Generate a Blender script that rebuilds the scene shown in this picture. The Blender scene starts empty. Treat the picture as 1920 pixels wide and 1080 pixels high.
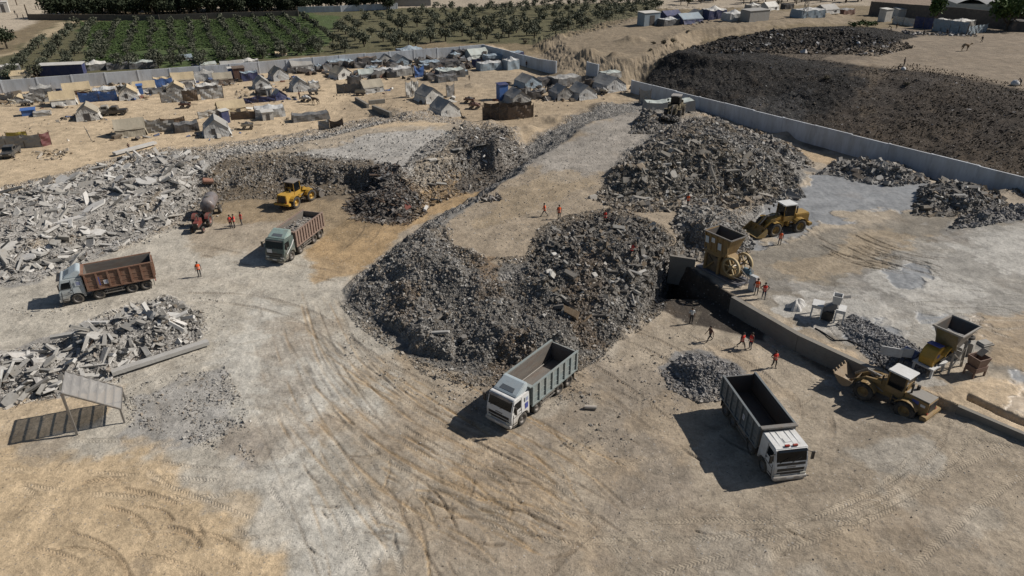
import bpy, bmesh, math, random
import numpy as np
from mathutils import Vector, Matrix

# ------------------------------------------------------------------ camera, sky, sun, exposure
SC = bpy.context.scene
COL = SC.collection
R = math.radians
CAM_H, CAM_F, CAM_TILT = 33.5, 1300.0, R(28.3)
cam_data = bpy.data.cameras.new("camera")
cam = bpy.data.objects.new("camera", cam_data)
COL.objects.link(cam)
cam.location = (0, 0, CAM_H)
cam.rotation_euler = (R(90) - CAM_TILT, 0, 0)
cam_data.sensor_width = 36.0
cam_data.lens = CAM_F / 1920.0 * 36.0
cam_data.clip_start = 0.5
cam_data.clip_end = 4000
SC.camera = cam

SUN_EL, SUN_AZ = R(40), R(13)          # azimuth measured from +x towards +y
world = bpy.data.worlds.new("World")
SC.world = world
world.use_nodes = True
wn = world.node_tree.nodes
wl = world.node_tree.links
sky = wn.new("ShaderNodeTexSky")
sky.sky_type = 'NISHITA'
sky.sun_disc = False
sky.sun_elevation = SUN_EL
sky.sun_rotation = R(90) - SUN_AZ
wl.new(sky.outputs[0], wn["Background"].inputs[0])
wn["Background"].inputs[1].default_value = 0.05
sun_data = bpy.data.lights.new("sun", 'SUN')
sun_data.energy = 5.0
sun_data.angle = R(0.5)
sun_data.color = (1.0, 0.93, 0.84)
sun = bpy.data.objects.new("sun", sun_data)
COL.objects.link(sun)
to_sun = Vector((math.cos(SUN_EL) * math.cos(SUN_AZ), math.cos(SUN_EL) * math.sin(SUN_AZ), math.sin(SUN_EL)))
sun.rotation_euler = to_sun.to_track_quat('Z', 'Y').to_euler()
SC.view_settings.view_transform = 'Standard'
SC.view_settings.look = 'None'
SC.view_settings.exposure = 0.1
SC.view_settings.gamma = 1.0

rng = np.random.default_rng(7)
random.seed(11)

# ------------------------------------------------------------------ measuring: a point of the photograph on a level z
CF = np.array([0, math.cos(CAM_TILT), -math.sin(CAM_TILT)])
CU = np.array([0, math.sin(CAM_TILT), math.cos(CAM_TILT)])
def ray(px, py):
    return np.array([1.0, 0, 0]) * (px - 960) / CAM_F + CU * (540 - py) / CAM_F + CF
def P(px, py, z=0.0):
    d = ray(px, py)
    k = (z - CAM_H) / d[2]
    return np.array([d[0] * k, d[1] * k])

# ------------------------------------------------------------------ noise
_tab = np.random.default_rng(3).random((256, 256)).astype(np.float32)
def vnoise(x, y, seed=0):
    x = x + seed * 37.7; y = y + seed * 91.3
    xi = np.floor(x).astype(np.int64); yi = np.floor(y).astype(np.int64)
    fx = (x - xi).astype(np.float32); fy = (y - yi).astype(np.float32)
    fx = fx * fx * (3 - 2 * fx); fy = fy * fy * (3 - 2 * fy)
    a = _tab[xi & 255, yi & 255]; b = _tab[(xi + 1) & 255, yi & 255]
    c = _tab[xi & 255, (yi + 1) & 255]; d = _tab[(xi + 1) & 255, (yi + 1) & 255]
    return (a * (1 - fx) + b * fx) * (1 - fy) + (c * (1 - fx) + d * fx) * fy
def fbm(x, y, scale, octaves=4, seed=0):      # about -1 .. 1
    s = np.zeros(np.shape(x), np.float32); amp = 1.0; tot = 0
    f = 1.0 / scale
    for o in range(octaves):
        s += amp * (vnoise(x * f, y * f, seed + o * 5) * 2 - 1)
        tot += amp; amp *= 0.5; f *= 2.03
    return s / tot * 1.6
def sstep(a, b, x):
    t = np.clip((x - a) / (b - a), 0, 1)
    return t * t * (3 - 2 * t)

# ------------------------------------------------------------------ terrain grid
def axis_pts(lo, hi, step, lo_end, hi_end, g):
    mid = list(np.arange(lo, hi, step))
    up = []; v = mid[-1]; s = step
    while v < hi_end:
        s *= 1 + g; v += s; up.append(v)
    dn = []; v = mid[0]; s = step
    while v > lo_end:
        s *= 1 + g; v -= s; dn.append(v)
    return np.array(dn[::-1] + mid + up)
XS = axis_pts(-42, 44, 0.105, -1300, 1300, 0.0125)
YS = axis_pts(23, 64, 0.10, -200, 1700, 0.0085)
NX, NY = len(XS), len(YS)
GX, GY = np.meshgrid(XS, YS)
Z = (fbm(GX, GY, 22, 4, 1) * 0.10).astype(np.float64)
ROUGH = np.full(Z.shape, 0.02)
RUB = np.zeros(Z.shape)
WET = np.zeros(Z.shape)
CR = np.empty(Z.shape + (3,)); CR[:] = (0.305, 0.262, 0.205)

def sl(x0, x1, y0, y1):
    i0, i1 = np.searchsorted(XS, [x0, x1]); j0, j1 = np.searchsorted(YS, [y0, y1])
    return (slice(max(j0 - 1, 0), min(j1 + 1, NY)), slice(max(i0 - 1, 0), min(i1 + 1, NX)))
def poly_sd(X, Y, poly):
    ins = np.zeros(X.shape, bool); d2 = np.full(X.shape, 1e18)
    n = len(poly)
    for i in range(n):
        ax, ay = poly[i]; bx, by = poly[(i + 1) % n]
        ex, ey = bx - ax, by - ay
        L = ex * ex + ey * ey + 1e-12
        t = np.clip(((X - ax) * ex + (Y - ay) * ey) / L, 0, 1)
        d2 = np.minimum(d2, (X - ax - t * ex) ** 2 + (Y - ay - t * ey) ** 2)
        if ay != by:
            c = ((ay > Y) != (by > Y)) & (X < (bx - ax) * (Y - ay) / (by - ay) + ax)
            ins ^= c
    d = np.sqrt(d2)
    return ins, d
def warp(X, Y, a, sc, seed):
    return X + a * fbm(X, Y, sc, 3, seed), Y + a * fbm(X, Y, sc, 3, seed + 9)

def mesa(base, top, zb=0.0, w=0.7, wsc=5.0, seed=0, rub=1.0, rough=0.16, add=False, power=1.0, edge=1.3):
    bp = np.array([P(a, b, zb) for a, b in base])
    tz = [t[2] for t in top]
    tp = np.array([P(t[0], t[1], t[2]) for t in top])
    m = 2 + w
    s = sl(bp[:, 0].min() - m, bp[:, 0].max() + m, bp[:, 1].min() - m, bp[:, 1].max() + m)
    X, Y = GX[s], GY[s]
    WX, WY = warp(X, Y, w, wsc, seed) if w else (X, Y)
    ib, db = poly_sd(WX, WY, bp)
    if len(tp) >= 3:
        it, dt = poly_sd(WX, WY, tp)
    else:
        it, dt = np.zeros(X.shape, bool), np.min([np.hypot(WX - q[0], WY - q[1]) for q in tp], axis=0)
    t = np.where(it, np.minimum(1.0, db / edge), np.minimum(db / (db + dt + 1e-6), db / (edge * 0.4))); t = np.where(ib, t, 0)
    wsum = 0; zsum = 0
    for (qx, qy), qz in zip(tp, tz):
        k = 1.0 / ((X - qx) ** 2 + (Y - qy) ** 2 + 0.5)
        wsum = wsum + k; zsum = zsum + k * qz
    zt = zsum / wsum
    prof = t ** power
    if add:
        Z[s] += np.where(t > 0, (zt - zb) * prof, 0)
    else:
        nz = Z[s] + (zt - Z[s]) * prof
        Z[s] = np.where(t > 0, np.maximum(Z[s], nz), Z[s])
    slope = np.where((t > 0) & ~it, np.clip(np.minimum(t, 1 - t) * 8, 0, 1), 0)
    flat = np.where(t > 0, 1.0, 0)
    RUB[s] = np.maximum(RUB[s], rub * slope)
    ROUGH[s] = np.maximum(ROUGH[s], rough * slope)
    return s, t, it
def pit(base, depth, w=0.4, seed=0, edge=1.2):
    bp = np.array([P(*(q if len(q) == 3 else (*q, 0))) for q in base])
    s = sl(bp[:, 0].min() - 2, bp[:, 0].max() + 2, bp[:, 1].min() - 2, bp[:, 1].max() + 2)
    WX, WY = warp(GX[s], GY[s], w, 3, seed)
    ib, db = poly_sd(WX, WY, bp)
    t = np.where(ib, sstep(0, edge, db), 0)
    Z[s] = Z[s] * (1 - t) + depth * t
def paint(poly, col, feather=1.5, amp=1.5, sc=6.0, k=1.0, seed=0, z=0.0, arr=None, world_xy=False):
    bp = np.array(poly if world_xy else [P(*(q if len(q) == 3 else (*q, z))) for q in poly])
    m = feather + amp + 1
    s = sl(bp[:, 0].min() - m, bp[:, 0].max() + m, bp[:, 1].min() - m, bp[:, 1].max() + m)
    X, Y = GX[s], GY[s]
    ins, d = poly_sd(X, Y, bp)
    sd = np.where(ins, d, -d) + amp * fbm(X, Y, sc, 5, seed + 40)
    feather = feather * 0.45
    sd = sd + 0.25 * amp * fbm(X, Y, 0.8, 3, seed + 60)
    wt = k * sstep(-feather, feather, sd)
    if arr is None:
        c = np.array(col)
        CR[s] = CR[s] * (1 - wt[..., None]) + c * wt[..., None]
    else:
        arr[s] = np.maximum(arr[s], wt) if col > 0 else arr[s] * (1 - wt)
    return s, wt

SAND = (0.43, 0.335, 0.22); TENTSAND = (0.42, 0.335, 0.23); DUST = (0.375, 0.348, 0.298); GREY = (0.265, 0.26, 0.25)
BROWN = (0.165, 0.125, 0.085); OCHRE = (0.32, 0.215, 0.105); SLUDGE = (0.185, 0.195, 0.205); PALE = (0.36, 0.345, 0.31)
CHAR = (0.015, 0.0145, 0.0145)

# --- far country
paint([(-400, 210), (-400, 20), (2400, 20), (2400, 130), (1180, 150), (900, 100)], (0.17, 0.135, 0.085), 6, 8, 30)
paint([(-300, 170), (-300, 125), (0, 110), (90, 60), (120, 40), (330, 36), (640, 20), (1230, 2), (1235, 40), (1000, 85), (880, 76), (480, 118), (0, 160)], (0.088, 0.084, 0.045), 3, 5, 12)
paint([(180, 128), (150, 42), (400, 36), (570, 24), (640, 30), (600, 98), (350, 125)], (0.055, 0.08, 0.028), 2, 3, 8)
paint([(-500, 60), (-500, -40), (270, -40), (270, 0), (60, 36), (0, 75)], (0.37, 0.32, 0.25), 3, 4, 20)
paint([(-200, 110), (30, 100), (110, 42), (150, 40), (60, 85), (-10, 112)], (0.33, 0.27, 0.18), 1.5, 2, 8)
paint([(1620, 45), (1640, -10), (2500, -60), (2500, 60)], (0.20, 0.155, 0.12), 4, 4, 20)
# --- camp sand
paint([(-300, 480), (-500, 180), (0, 166), (910, 86), (1045, 130), (1190, 158), (1400, 230), (1100, 300), (900, 260), (600, 275), (300, 320), (60, 380)], TENTSAND, 2, 3, 10)
paint([(820, 170), (760, 150), (880, 120), (980, 140), (1100, 150), (960, 165)], (0.27, 0.25, 0.21), 2, 3, 8)
paint([(640, 220), (760, 130), (910, 96), (1045, 134), (1190, 162), (1400, 240), (1100, 300), (900, 262)], (0.30, 0.24, 0.168), 4, 5, 12, 0.85)
# sandpit bank, tent bluff and tip behind the compound
mesa([(1020, 128), (1060, 150), (1180, 158), (1260, 150), (1310, 95), (1600, 70), (1600, 8), (1150, 12), (1000, 80)],
     [(1075, 95, 2.5), (1130, 104, 3.0), (1195, 110, 4.0), (1235, 92, 4.5), (1300, 72, 5), (1540, 55, 5), (1540, 25, 5), (1210, 30, 4.5), (1060, 78, 2.5)], 0, 3.0, 14, 3, rub=0.05, rough=0.3, edge=5)
paint([(1010, 130), (1180, 160), (1290, 120), (1330, 80), (1600, 60), (1600, 30), (1220, 42), (980, 90)], (0.21, 0.17, 0.12), 2, 4, 12, z=2)
mesa([(1195, 168), (1305, 203), (1500, 250), (1700, 306), (1920, 366), (2300, 470), (2900, 470), (2900, -30), (1600, -10), (1300, 30), (1200, 140)],
     [(1275, 95, 6.5), (1330, 108, 6.5), (1400, 112, 6.5), (1520, 122, 6.5), (1600, 140, 6.5), (1710, 150, 6.5), (1920, 190, 6.5), (2300, 280, 6.5), (2700, 250, 6), (2600, 40, 4), (1920, 40, 4.5), (1640, 48, 5), (1480, 55, 6), (1350, 75, 6.5)], 0, 1.2, 8, 5, rub=0.0, rough=0.16)
paint([(1500, 150), (1900, 178), (2600, 330), (2700, 30), (1950, 40), (1640, 46), (1560, 95)], (0.185, 0.152, 0.115), 2, 3, 12, z=6)
TIPPOLY = [(1190, 170, 0), (1305, 203, .3), (1500, 249, .3), (1700, 305, .3), (1920, 362, .3), (2300, 470, .3), (2300, 270, 6.3), (1920, 172, 6.3), (1800, 146, 6.3), (1710, 136, 6.3), (1600, 122, 6.3), (1540, 112, 6.3), (1570, 98, 6.3), (1660, 88, 6.2), (1720, 70, 5.5), (1640, 52, 5), (1500, 52, 5.5), (1400, 60, 6), (1290, 85, 6.3), (1240, 112, 4)]
paint(TIPPOLY, CHAR, 1.2, 1.6, 7, z=3)
paint([(1390, 92), (1480, 84), (1600, 92), (1640, 104), (1580, 118), (1470, 106)], (0.12, 0.098, 0.075), 1.2, 2.0, 8, 0.8, z=6.5)
paint([(1560, 240), (1620, 160), (1760, 170), (1960, 230), (2200, 330), (2100, 400), (1900, 340), (1700, 290)], (0.055, 0.043, 0.033), 4, 6, 9, 0.65, z=3, seed=5)
paint([(1600, 150), (1625, 124), (1650, 128), (1660, 160), (1640, 190)], (0.10, 0.078, 0.055), 1.5, 3, 6, 0.7, z=5)

# --- yard surfaces
paint([(-400, 760), (-300, 520), (0, 505), (200, 470), (330, 430), (420, 470), (640, 500), (720, 620), (760, 700), (690, 900), (600, 1100), (480, 1300), (400, 1080), (260, 880), (0, 850)], DUST, 2.5, 2.5, 7)
paint([(480, 560), (620, 640), (640, 760), (700, 900), (680, 1120), (560, 1120), (470, 860), (400, 640)], (0.42, 0.405, 0.365), 2, 2.5, 6, 0.85)
paint([(560, 470), (640, 420), (760, 360), (900, 325), (960, 345), (780, 425), (660, 520), (580, 540)], OCHRE, 1.2, 1.4, 4, 0.75)
paint([(380, 350), (660, 340), (760, 400), (640, 470), (560, 420), (400, 410)], (0.22, 0.165, 0.10), 1.5, 1.6, 5, 0.8)
paint([(230, 740), (420, 690), (470, 800), (480, 880), (380, 840), (240, 830)], GREY, 1, 1.6, 3, 0.75)
paint([(-300, 1300), (-300, 850), (150, 855), (260, 870), (400, 890), (480, 960), (540, 1040), (600, 1150), (600, 1300)], SAND, 2.6, 2.4, 3)
paint([(-100, 770), (0, 745), (130, 735), (240, 720), (220, 780), (90, 830), (-100, 830)], SAND, 1.6, 1.4, 3, 0.8)
paint([(640, 780), (900, 820), (1060, 900), (1080, 1000), (960, 1010), (760, 920)], (0.32, 0.255, 0.18), 2, 3, 5, 0.7)
paint([(560, 850), (700, 820), (800, 870), (740, 930), (580, 920)], (0.23, 0.205, 0.165), 1, 1.5, 4, 0.6)
paint([(860, 760), (1200, 640), (1330, 720), (1260, 800), (1300, 960), (1180, 980), (1100, 860)], (0.215, 0.185, 0.15), 2, 3, 5, 0.75)
paint([(1480, 880), (1700, 800), (1860, 860), (2100, 960), (2000, 1200), (1300, 1200), (1300, 1000)], (0.255, 0.215, 0.165), 3, 3, 6, 0.8)
paint([(1580, 850), (1720, 840), (1760, 880), (1640, 930)], PALE, 1, 1.6, 4, 0.55)
for k in range(70):      # damp and dusty blotches on the driven ground
    a, b = rng.uniform(-20, 34), rng.uniform(26, 60)
    r0 = rng.uniform(0.5, 2.2)
    c = [(0.20, 0.17, 0.135), (0.36, 0.335, 0.29), (0.245, 0.20, 0.15), (0.31, 0.245, 0.17)][k % 4]
    paint([(a + r0 * 1.6 * math.cos(t), b + r0 * math.sin(t)) for t in np.linspace(0, 6.28, 9)[:-1]], c, 1.6, 2.6, 3.0, 0.4, seed=k, world_xy=True)

# --- concrete pad on the right, 1.6 m above the yard
PADZ = 1.6
PADPTS = [(1262, 478), (1300, 510), (1375, 556), (1430, 590), (1500, 628), (1600, 676), (1660, 702), (1740, 735), (1800, 760), (1920, 812), (2500, 1060), (3000, 700), (2400, 380), (1900, 372), (1700, 330), (1500, 330), (1380, 380), (1300, 430)]
pw = np.array([P(a, b, PADZ) for a, b in PADPTS])
s_ = sl(pw[:, 0].min() - 4, pw[:, 0].max() + 4, pw[:, 1].min() - 4, pw[:, 1].max() + 8)
i_, d_ = poly_sd(GX[s_], GY[s_], pw)
far_side = sstep(58, 74, GY[s_] + 0.55 * (GX[s_] - 22) * 0.0)
sd_ = np.where(i_, d_, -d_)
t_ = sstep(-0.16, 0.0, sd_) * (1 - far_side) + sstep(-6, 0.3, sd_) * far_side
Z[s_] = np.maximum(Z[s_], PADZ * t_ + Z[s_] * 0.3)
paint([(1400, 470), (1560, 440), (1700, 400), (1900, 400), (2300, 500), (2300, 760), (1920, 720), (1780, 640), (1560, 640), (1440, 580)], (0.18, 0.165, 0.14), 2, 2, 6, 0.9, z=1.6)
for k, (c_, a_) in enumerate([((0.33, 0.32, 0.30), 5.0), ((0.165, 0.162, 0.155), 5.0), ((0.29, 0.28, 0.255), 6.0)]):
    paint([(1480, 560), (1640, 490), (1780, 440), (1930, 420), (2200, 470), (2200, 640), (1900, 640), (1700, 640), (1560, 620)], c_, 1.0, a_, 2.6 + k, 0.5, z=1.6, seed=80 + k * 11)
for k, pl in enumerate([[(1500, 560), (1640, 540), (1700, 590), (1690, 640), (1560, 610)], [(1620, 520), (1720, 500), (1820, 540), (1760, 570)],
                        [(1790, 460), (1920, 420), (2100, 470), (1920, 520)], [(1700, 560), (1820, 560), (1900, 600), (1800, 610)],
                        [(1430, 545), (1540, 560), (1560, 610), (1490, 610)], [(1600, 700), (1700, 690), (1760, 720), (1660, 720)],
                        [(1600, 330), (1730, 340), (1780, 370), (1640, 372)]]):
    paint(pl, (0.37, 0.36, 0.335), 0.6, 2.2, 1.8, 0.7, z=1.6, seed=k * 3)
for k, pl in enumerate([[(1660, 500), (1740, 495), (1760, 530), (1690, 550), (1640, 540)], [(1740, 600), (1830, 590), (1850, 612), (1770, 618)],
                        [(1490, 350), (1540, 325), (1640, 318), (1760, 350), (1720, 385), (1620, 392), (1560, 412), (1500, 452), (1400, 462), (1395, 420), (1430, 380)],
                        [(1560, 615), (1640, 600), (1680, 625), (1590, 650)], [(1850, 720), (1960, 700), (1960, 770), (1890, 765)]]):
    paint(pl, SLUDGE, 1.2, 2.2, 2.5, 0.9, z=1.6, seed=k * 7 + 2)
    paint(pl, 1.0, 1.2, 2.2, 2.5, 1.0, z=1.6, seed=k * 7 + 2, arr=WET)
paint([(1440, 500), (1540, 470), (1640, 430), (1760, 440), (1660, 490), (1500, 530)], (0.28, 0.225, 0.155), 1.2, 2.2, 4, 0.65, z=1.6)
paint([(1780, 610), (1930, 570), (2200, 650), (1950, 740), (1830, 680)], (0.32, 0.245, 0.16), 1.2, 1.8, 4, 0.7, z=1.6)
paint([(1560, 650), (1650, 690), (1760, 730), (1830, 690), (1950, 720), (2100, 860), (1850, 790), (1680, 720)], (0.43, 0.34, 0.235), 0.8, 1.0, 3, 0.8, z=1.6)

# --- left bank: crest beside the camp, amphitheatre and rubble falling to the yard
mesa([(-300, 512), (0, 510), (60, 503), (115, 482), (200, 450), (300, 412), (345, 385), (400, 330), (430, 285), (320, 272), (240, 285), (100, 328), (0, 350), (-300, 360)],
     [(-200, 400, 2.2), (0, 378, 2.2), (60, 362, 2.3), (180, 330, 2.6), (280, 302, 2.8), (350, 290, 2.8), (330, 335, 2.6), (230, 385, 1.9), (110, 425, 1.6), (0, 450, 1.6), (-200, 460, 1.6)], 0, 0.8, 4, 11, rough=0.30)
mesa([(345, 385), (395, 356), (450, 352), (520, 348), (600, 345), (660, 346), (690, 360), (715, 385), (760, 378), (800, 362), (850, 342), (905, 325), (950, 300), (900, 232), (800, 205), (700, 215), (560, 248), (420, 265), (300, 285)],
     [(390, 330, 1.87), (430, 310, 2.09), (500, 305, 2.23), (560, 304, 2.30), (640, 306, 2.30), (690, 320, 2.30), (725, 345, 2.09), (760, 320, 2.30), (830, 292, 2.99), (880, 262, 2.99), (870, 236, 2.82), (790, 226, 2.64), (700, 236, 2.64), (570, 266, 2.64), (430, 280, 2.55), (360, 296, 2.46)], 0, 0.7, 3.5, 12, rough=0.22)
paint([(420, 300), (600, 275), (690, 245), (800, 238), (870, 250), (820, 285), (760, 320), (700, 318), (560, 300)], (0.325, 0.315, 0.295), 1.2, 1.5, 4, 0.95, z=3)
paint([(-200, 470), (0, 460), (120, 435), (280, 380), (330, 330), (400, 295), (600, 255), (780, 215), (700, 245), (420, 305), (350, 370), (200, 450), (60, 505), (-200, 512)], (0.29, 0.28, 0.262), 1.0, 1.0, 3, 0.95, z=1.8)
paint([(-200, 400), (0, 365), (180, 318), (350, 282), (330, 340), (200, 400), (0, 460)], (0.30, 0.29, 0.275), 1.0, 1.0, 3, 0.9, z=2.2)
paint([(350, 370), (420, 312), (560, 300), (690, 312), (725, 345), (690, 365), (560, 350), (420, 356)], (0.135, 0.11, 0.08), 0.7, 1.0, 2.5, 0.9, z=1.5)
# heap at the head of the gully
mesa([(850, 335), (905, 330), (960, 322), (992, 305), (1000, 285), (965, 240), (915, 218), (855, 250)], [(905, 258, 4.8), (935, 250, 5.2), (950, 268, 4.8)], 0.0, 0.6, 3, 13, rough=0.35)
paint([(855, 332), (960, 325), (998, 290), (950, 240), (900, 235), (860, 260)], (0.115, 0.105, 0.095), 0.6, 0.8, 2.5, 0.9, z=2.5)
# dark scrap heap
mesa([(648, 378), (670, 402), (760, 408), (795, 388), (785, 355), (735, 335), (690, 340)], [(705, 368, 1.5), (745, 362, 1.7), (755, 375, 1.4)], 0, 0.5, 2, 14, rough=0.3)
paint([(650, 385), (690, 405), (765, 405), (790, 380), (740, 340), (690, 345)], (0.065, 0.06, 0.058), 0.5, 0.6, 2, 0.85, z=0.8)

# --- central loading ramp and heap
CB = [(640, 545), (668, 578), (735, 622), (800, 668), (880, 682), (960, 688), (1055, 668), (1120, 640), (1150, 612), (1205, 580), (1245, 552), (1262, 515), (1290, 490), (1330, 470), (1400, 455), (1430, 400), (1460, 372), (1515, 345), (1505, 305), (1430, 262), (1340, 205), (1200, 186), (1090, 206), (985, 272), (970, 305), (935, 338), (890, 370), (830, 405), (760, 445), (700, 485)]
CT = [(800, 436, 3.3), (835, 472, 3.4), (872, 498, 3.4), (905, 506, 3.4), (980, 500, 3.4), (1030, 470, 3.5), (1130, 462, 3.5), (1215, 470, 3.3), (1262, 462, 2.9), (1310, 420, 2.2), (1380, 392, 1.8), (1440, 372, 1.7), (1480, 335, 1.9), (1400, 275, 3.2), (1330, 228, 4.2), (1290, 212, 4.4), (1200, 208, 4.4), (1115, 228, 4.2), (1015, 288, 3.6), (985, 318, 3.2), (930, 352, 3.0), (880, 385, 3.1)]
s, t, it = mesa(CB, CT, 0, 0.5, 3.5, 21, rough=0.2)
paint(CB, (0.165, 0.16, 0.15), 0.6, 0.6, 2.5, 0.9, z=1.2)
paint([(x, y) for x, y, z in CT], (0.26, 0.215, 0.16), 0.8, 1.0, 4, 0.95, z=3.2)
paint([(1000, 290), (1110, 228), (1200, 205), (1330, 228), (1280, 265), (1180, 300), (1060, 330)], (0.26, 0.25, 0.235), 2.5, 2.5, 4, 0.7, z=4)
paint([(960, 360), (1060, 320), (1120, 345), (1000, 400), (900, 430)], (0.27, 0.215, 0.145), 1, 1.5, 4, 0.6, z=3)
# rim and crest of the front heap
mesa([(960, 545), (985, 505), (1010, 455), (1060, 432), (1130, 416), (1200, 426), (1262, 455), (1250, 520), (1180, 600), (1080, 600)],
     [(1050, 466, 3.9), (1095, 448, 4.2), (1150, 440, 4.2), (1205, 452, 4.0), (1180, 474, 4.0), (1090, 478, 4.1)], 2.0, 0.6, 3, 22, rough=0.3)
paint([(985, 520), (1010, 455), (1060, 430), (1140, 412), (1240, 440), (1262, 480), (1200, 580), (1100, 620), (990, 580)], (0.125, 0.116, 0.102), 0.8, 1.2, 2.5, 0.9, z=2.5)
mesa([(655, 545), (720, 480), (800, 420), (840, 450), (850, 500), (920, 520), (880, 560), (760, 600)], [(800, 440, 3.7), (830, 475, 3.7), (870, 505, 3.7), (845, 508, 3.6), (805, 470, 3.5)], 1.0, 0.4, 3, 25, rough=0.2)
# lower spurs of the front heap
mesa([(700, 600), (760, 560), (830, 575), (880, 640), (850, 682), (790, 668), (730, 625)], [(790, 598, 2.5), (835, 625, 2.0)], 0, 0.6, 2.5, 23, rough=0.25)
mesa([(860, 682), (880, 610), (960, 580), (1060, 590), (1120, 640), (1050, 670), (960, 690)], [(930, 618, 2.2), (1020, 615, 2.4), (1060, 628, 1.8)], 0, 0.6, 2.5, 24, rough=0.25)
for k, pl in enumerate([[(700, 560), (740, 520), (790, 560), (760, 590)], [(880, 520), (930, 510), (960, 560), (900, 570)], [(1060, 540), (1110, 500), (1140, 560), (1090, 600)], [(930, 640), (990, 620), (1000, 670), (940, 680)], [(1080, 600), (1130, 590), (1120, 630)]]):
    paint(pl, (0.17, 0.12, 0.075), 0.6, 1.4, 2, 0.8, z=1.8, seed=k)
# right heap on the ramp
mesa([(1112, 365), (1180, 388), (1300, 375), (1430, 356), (1512, 343), (1490, 300), (1400, 250), (1330, 226), (1240, 255), (1165, 305)],
     [(1225, 292, 5.8), (1290, 262, 6.6), (1330, 256, 6.6), (1375, 285, 5.6), (1300, 292, 5.8)], 1.8, 0.7, 3.5, 26, rough=0.3)
paint([(1115, 365), (1180, 385), (1300, 372), (1430, 352), (1508, 340), (1420, 290), (1340, 270), (1240, 290)], (0.13, 0.118, 0.095), 0.7, 1.2, 2.5, 0.9, z=3)
paint([(1300, 262), (1340, 240), (1420, 280), (1500, 330), (1440, 320), (1370, 290)], (0.24, 0.235, 0.225), 0.8, 1.0, 2.5, 0.85, z=4)
# loose cones
mesa([(1262, 412), (1272, 446), (1330, 470), (1392, 458), (1412, 440), (1385, 402), (1335, 385), (1285, 390)], [(1318, 402, 5.2), (1335, 404, 5.0)], 2.0, 0.3, 2, 27, rough=0.12)
paint([(1262, 412), (1272, 446), (1330, 470), (1392, 458), (1412, 440), (1385, 402), (1335, 385), (1285, 390)], (0.20, 0.195, 0.18), 0.4, 0.4, 2, 0.9, z=2.5)
mesa([(1248, 690), (1262, 715), (1310, 738), (1365, 735), (1392, 712), (1380, 685), (1330, 668), (1280, 668)], [(1308, 678, 1.6), (1335, 684, 1.4)], 0, 0.25, 2, 28, rough=0.1)
paint([(1240, 690), (1262, 722), (1310, 745), (1375, 740), (1402, 712), (1380, 680), (1330, 660), (1270, 662)], (0.17, 0.168, 0.165), 0.5, 0.5, 2, 0.95)
mesa([(1188, 235), (1195, 222), (1225, 216), (1245, 222), (1240, 236), (1215, 240)], [(1212, 205, 6.2), (1220, 206, 6.2)], 4.4, 0.2, 2, 29, rough=0.15)
paint([(1575, 605), (1600, 590), (1680, 630), (1740, 665), (1730, 700), (1640, 680)], (0.15, 0.155, 0.165), 0.4, 0.5, 2, 0.95, z=1.7)
mesa([(1570, 606), (1600, 590), (1680, 628), (1745, 665), (1735, 700), (1640, 682)], [(1620, 622, 2.1), (1690, 660, 2.3), (1710, 680, 2.1)], 1.55, 0.3, 2, 30, rough=0.08, rub=0.8)
# rubble along the right wall
mesa([(1330, 250), (1420, 290), (1500, 300), (1530, 290), (1490, 262), (1430, 240), (1380, 232)], [(1405, 258, 2.6), (1450, 262, 2.6), (1480, 280, 2.2)], 1.0, 0.6, 3, 31, rough=0.3)
mesa([(1530, 312), (1600, 335), (1680, 345), (1740, 335), (1720, 305), (1640, 285), (1570, 288)], [(1590, 305, 2.8), (1650, 306, 2.9), (1690, 318, 2.6)], 1.2, 0.5, 3, 32, rough=0.3)
mesa([(1715, 395), (1780, 398), (1860, 392), (1890, 378), (1850, 345), (1780, 335), (1730, 345)], [(1760, 362, 3.0), (1820, 368, 3.1), (1845, 375, 2.8)], 1.6, 0.5, 3, 33, rough=0.32)
mesa([(1780, 425), (1850, 418), (1960, 398), (2100, 400), (2050, 370), (1900, 385), (1800, 405)], [(1850, 400, 2.5), (1950, 385, 2.6)], 1.6, 0.4, 3, 34, rough=0.2)
for pl in ([(1330, 252), (1420, 292), (1530, 295), (1490, 262), (1380, 235)], [(1530, 312), (1680, 345), (1740, 335), (1640, 288), (1560, 290)], [(1715, 392), (1860, 392), (1890, 376), (1790, 338), (1725, 350)], [(1780, 425), (1960, 400), (2100, 400), (2050, 372), (1900, 385)]):
    paint(pl, (0.15, 0.148, 0.145), 0.5, 0.8, 2.5, 0.9, z=2)
paint([(1290, 205), (1330, 215), (1430, 252), (1600, 290), (1560, 300), (1400, 262), (1300, 225)], (0.36, 0.27, 0.17), 0.8, 0.8, 3, 0.8, z=0.8)
# bottom-left heap of slabs
mesa([(-100, 765), (0, 755), (60, 738), (130, 722), (200, 716), (255, 668), (330, 645), (380, 612), (372, 582), (320, 556), (240, 565), (170, 602), (100, 640), (0, 655), (-100, 660)],
     [(0, 700, 1.2), (90, 690, 1.4), (180, 650, 1.6), (280, 600, 1.9), (325, 595, 1.6), (250, 640, 1.4), (150, 690, 1.1)], 0, 0.6, 2.5, 35, rough=0.3)
paint([(-100, 762), (0, 752), (130, 725), (250, 690), (385, 625), (372, 580), (310, 560), (170, 602), (0, 650), (-100, 660)], (0.265, 0.255, 0.24), 0.6, 0.8, 2, 0.95, z=0.5)
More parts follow.
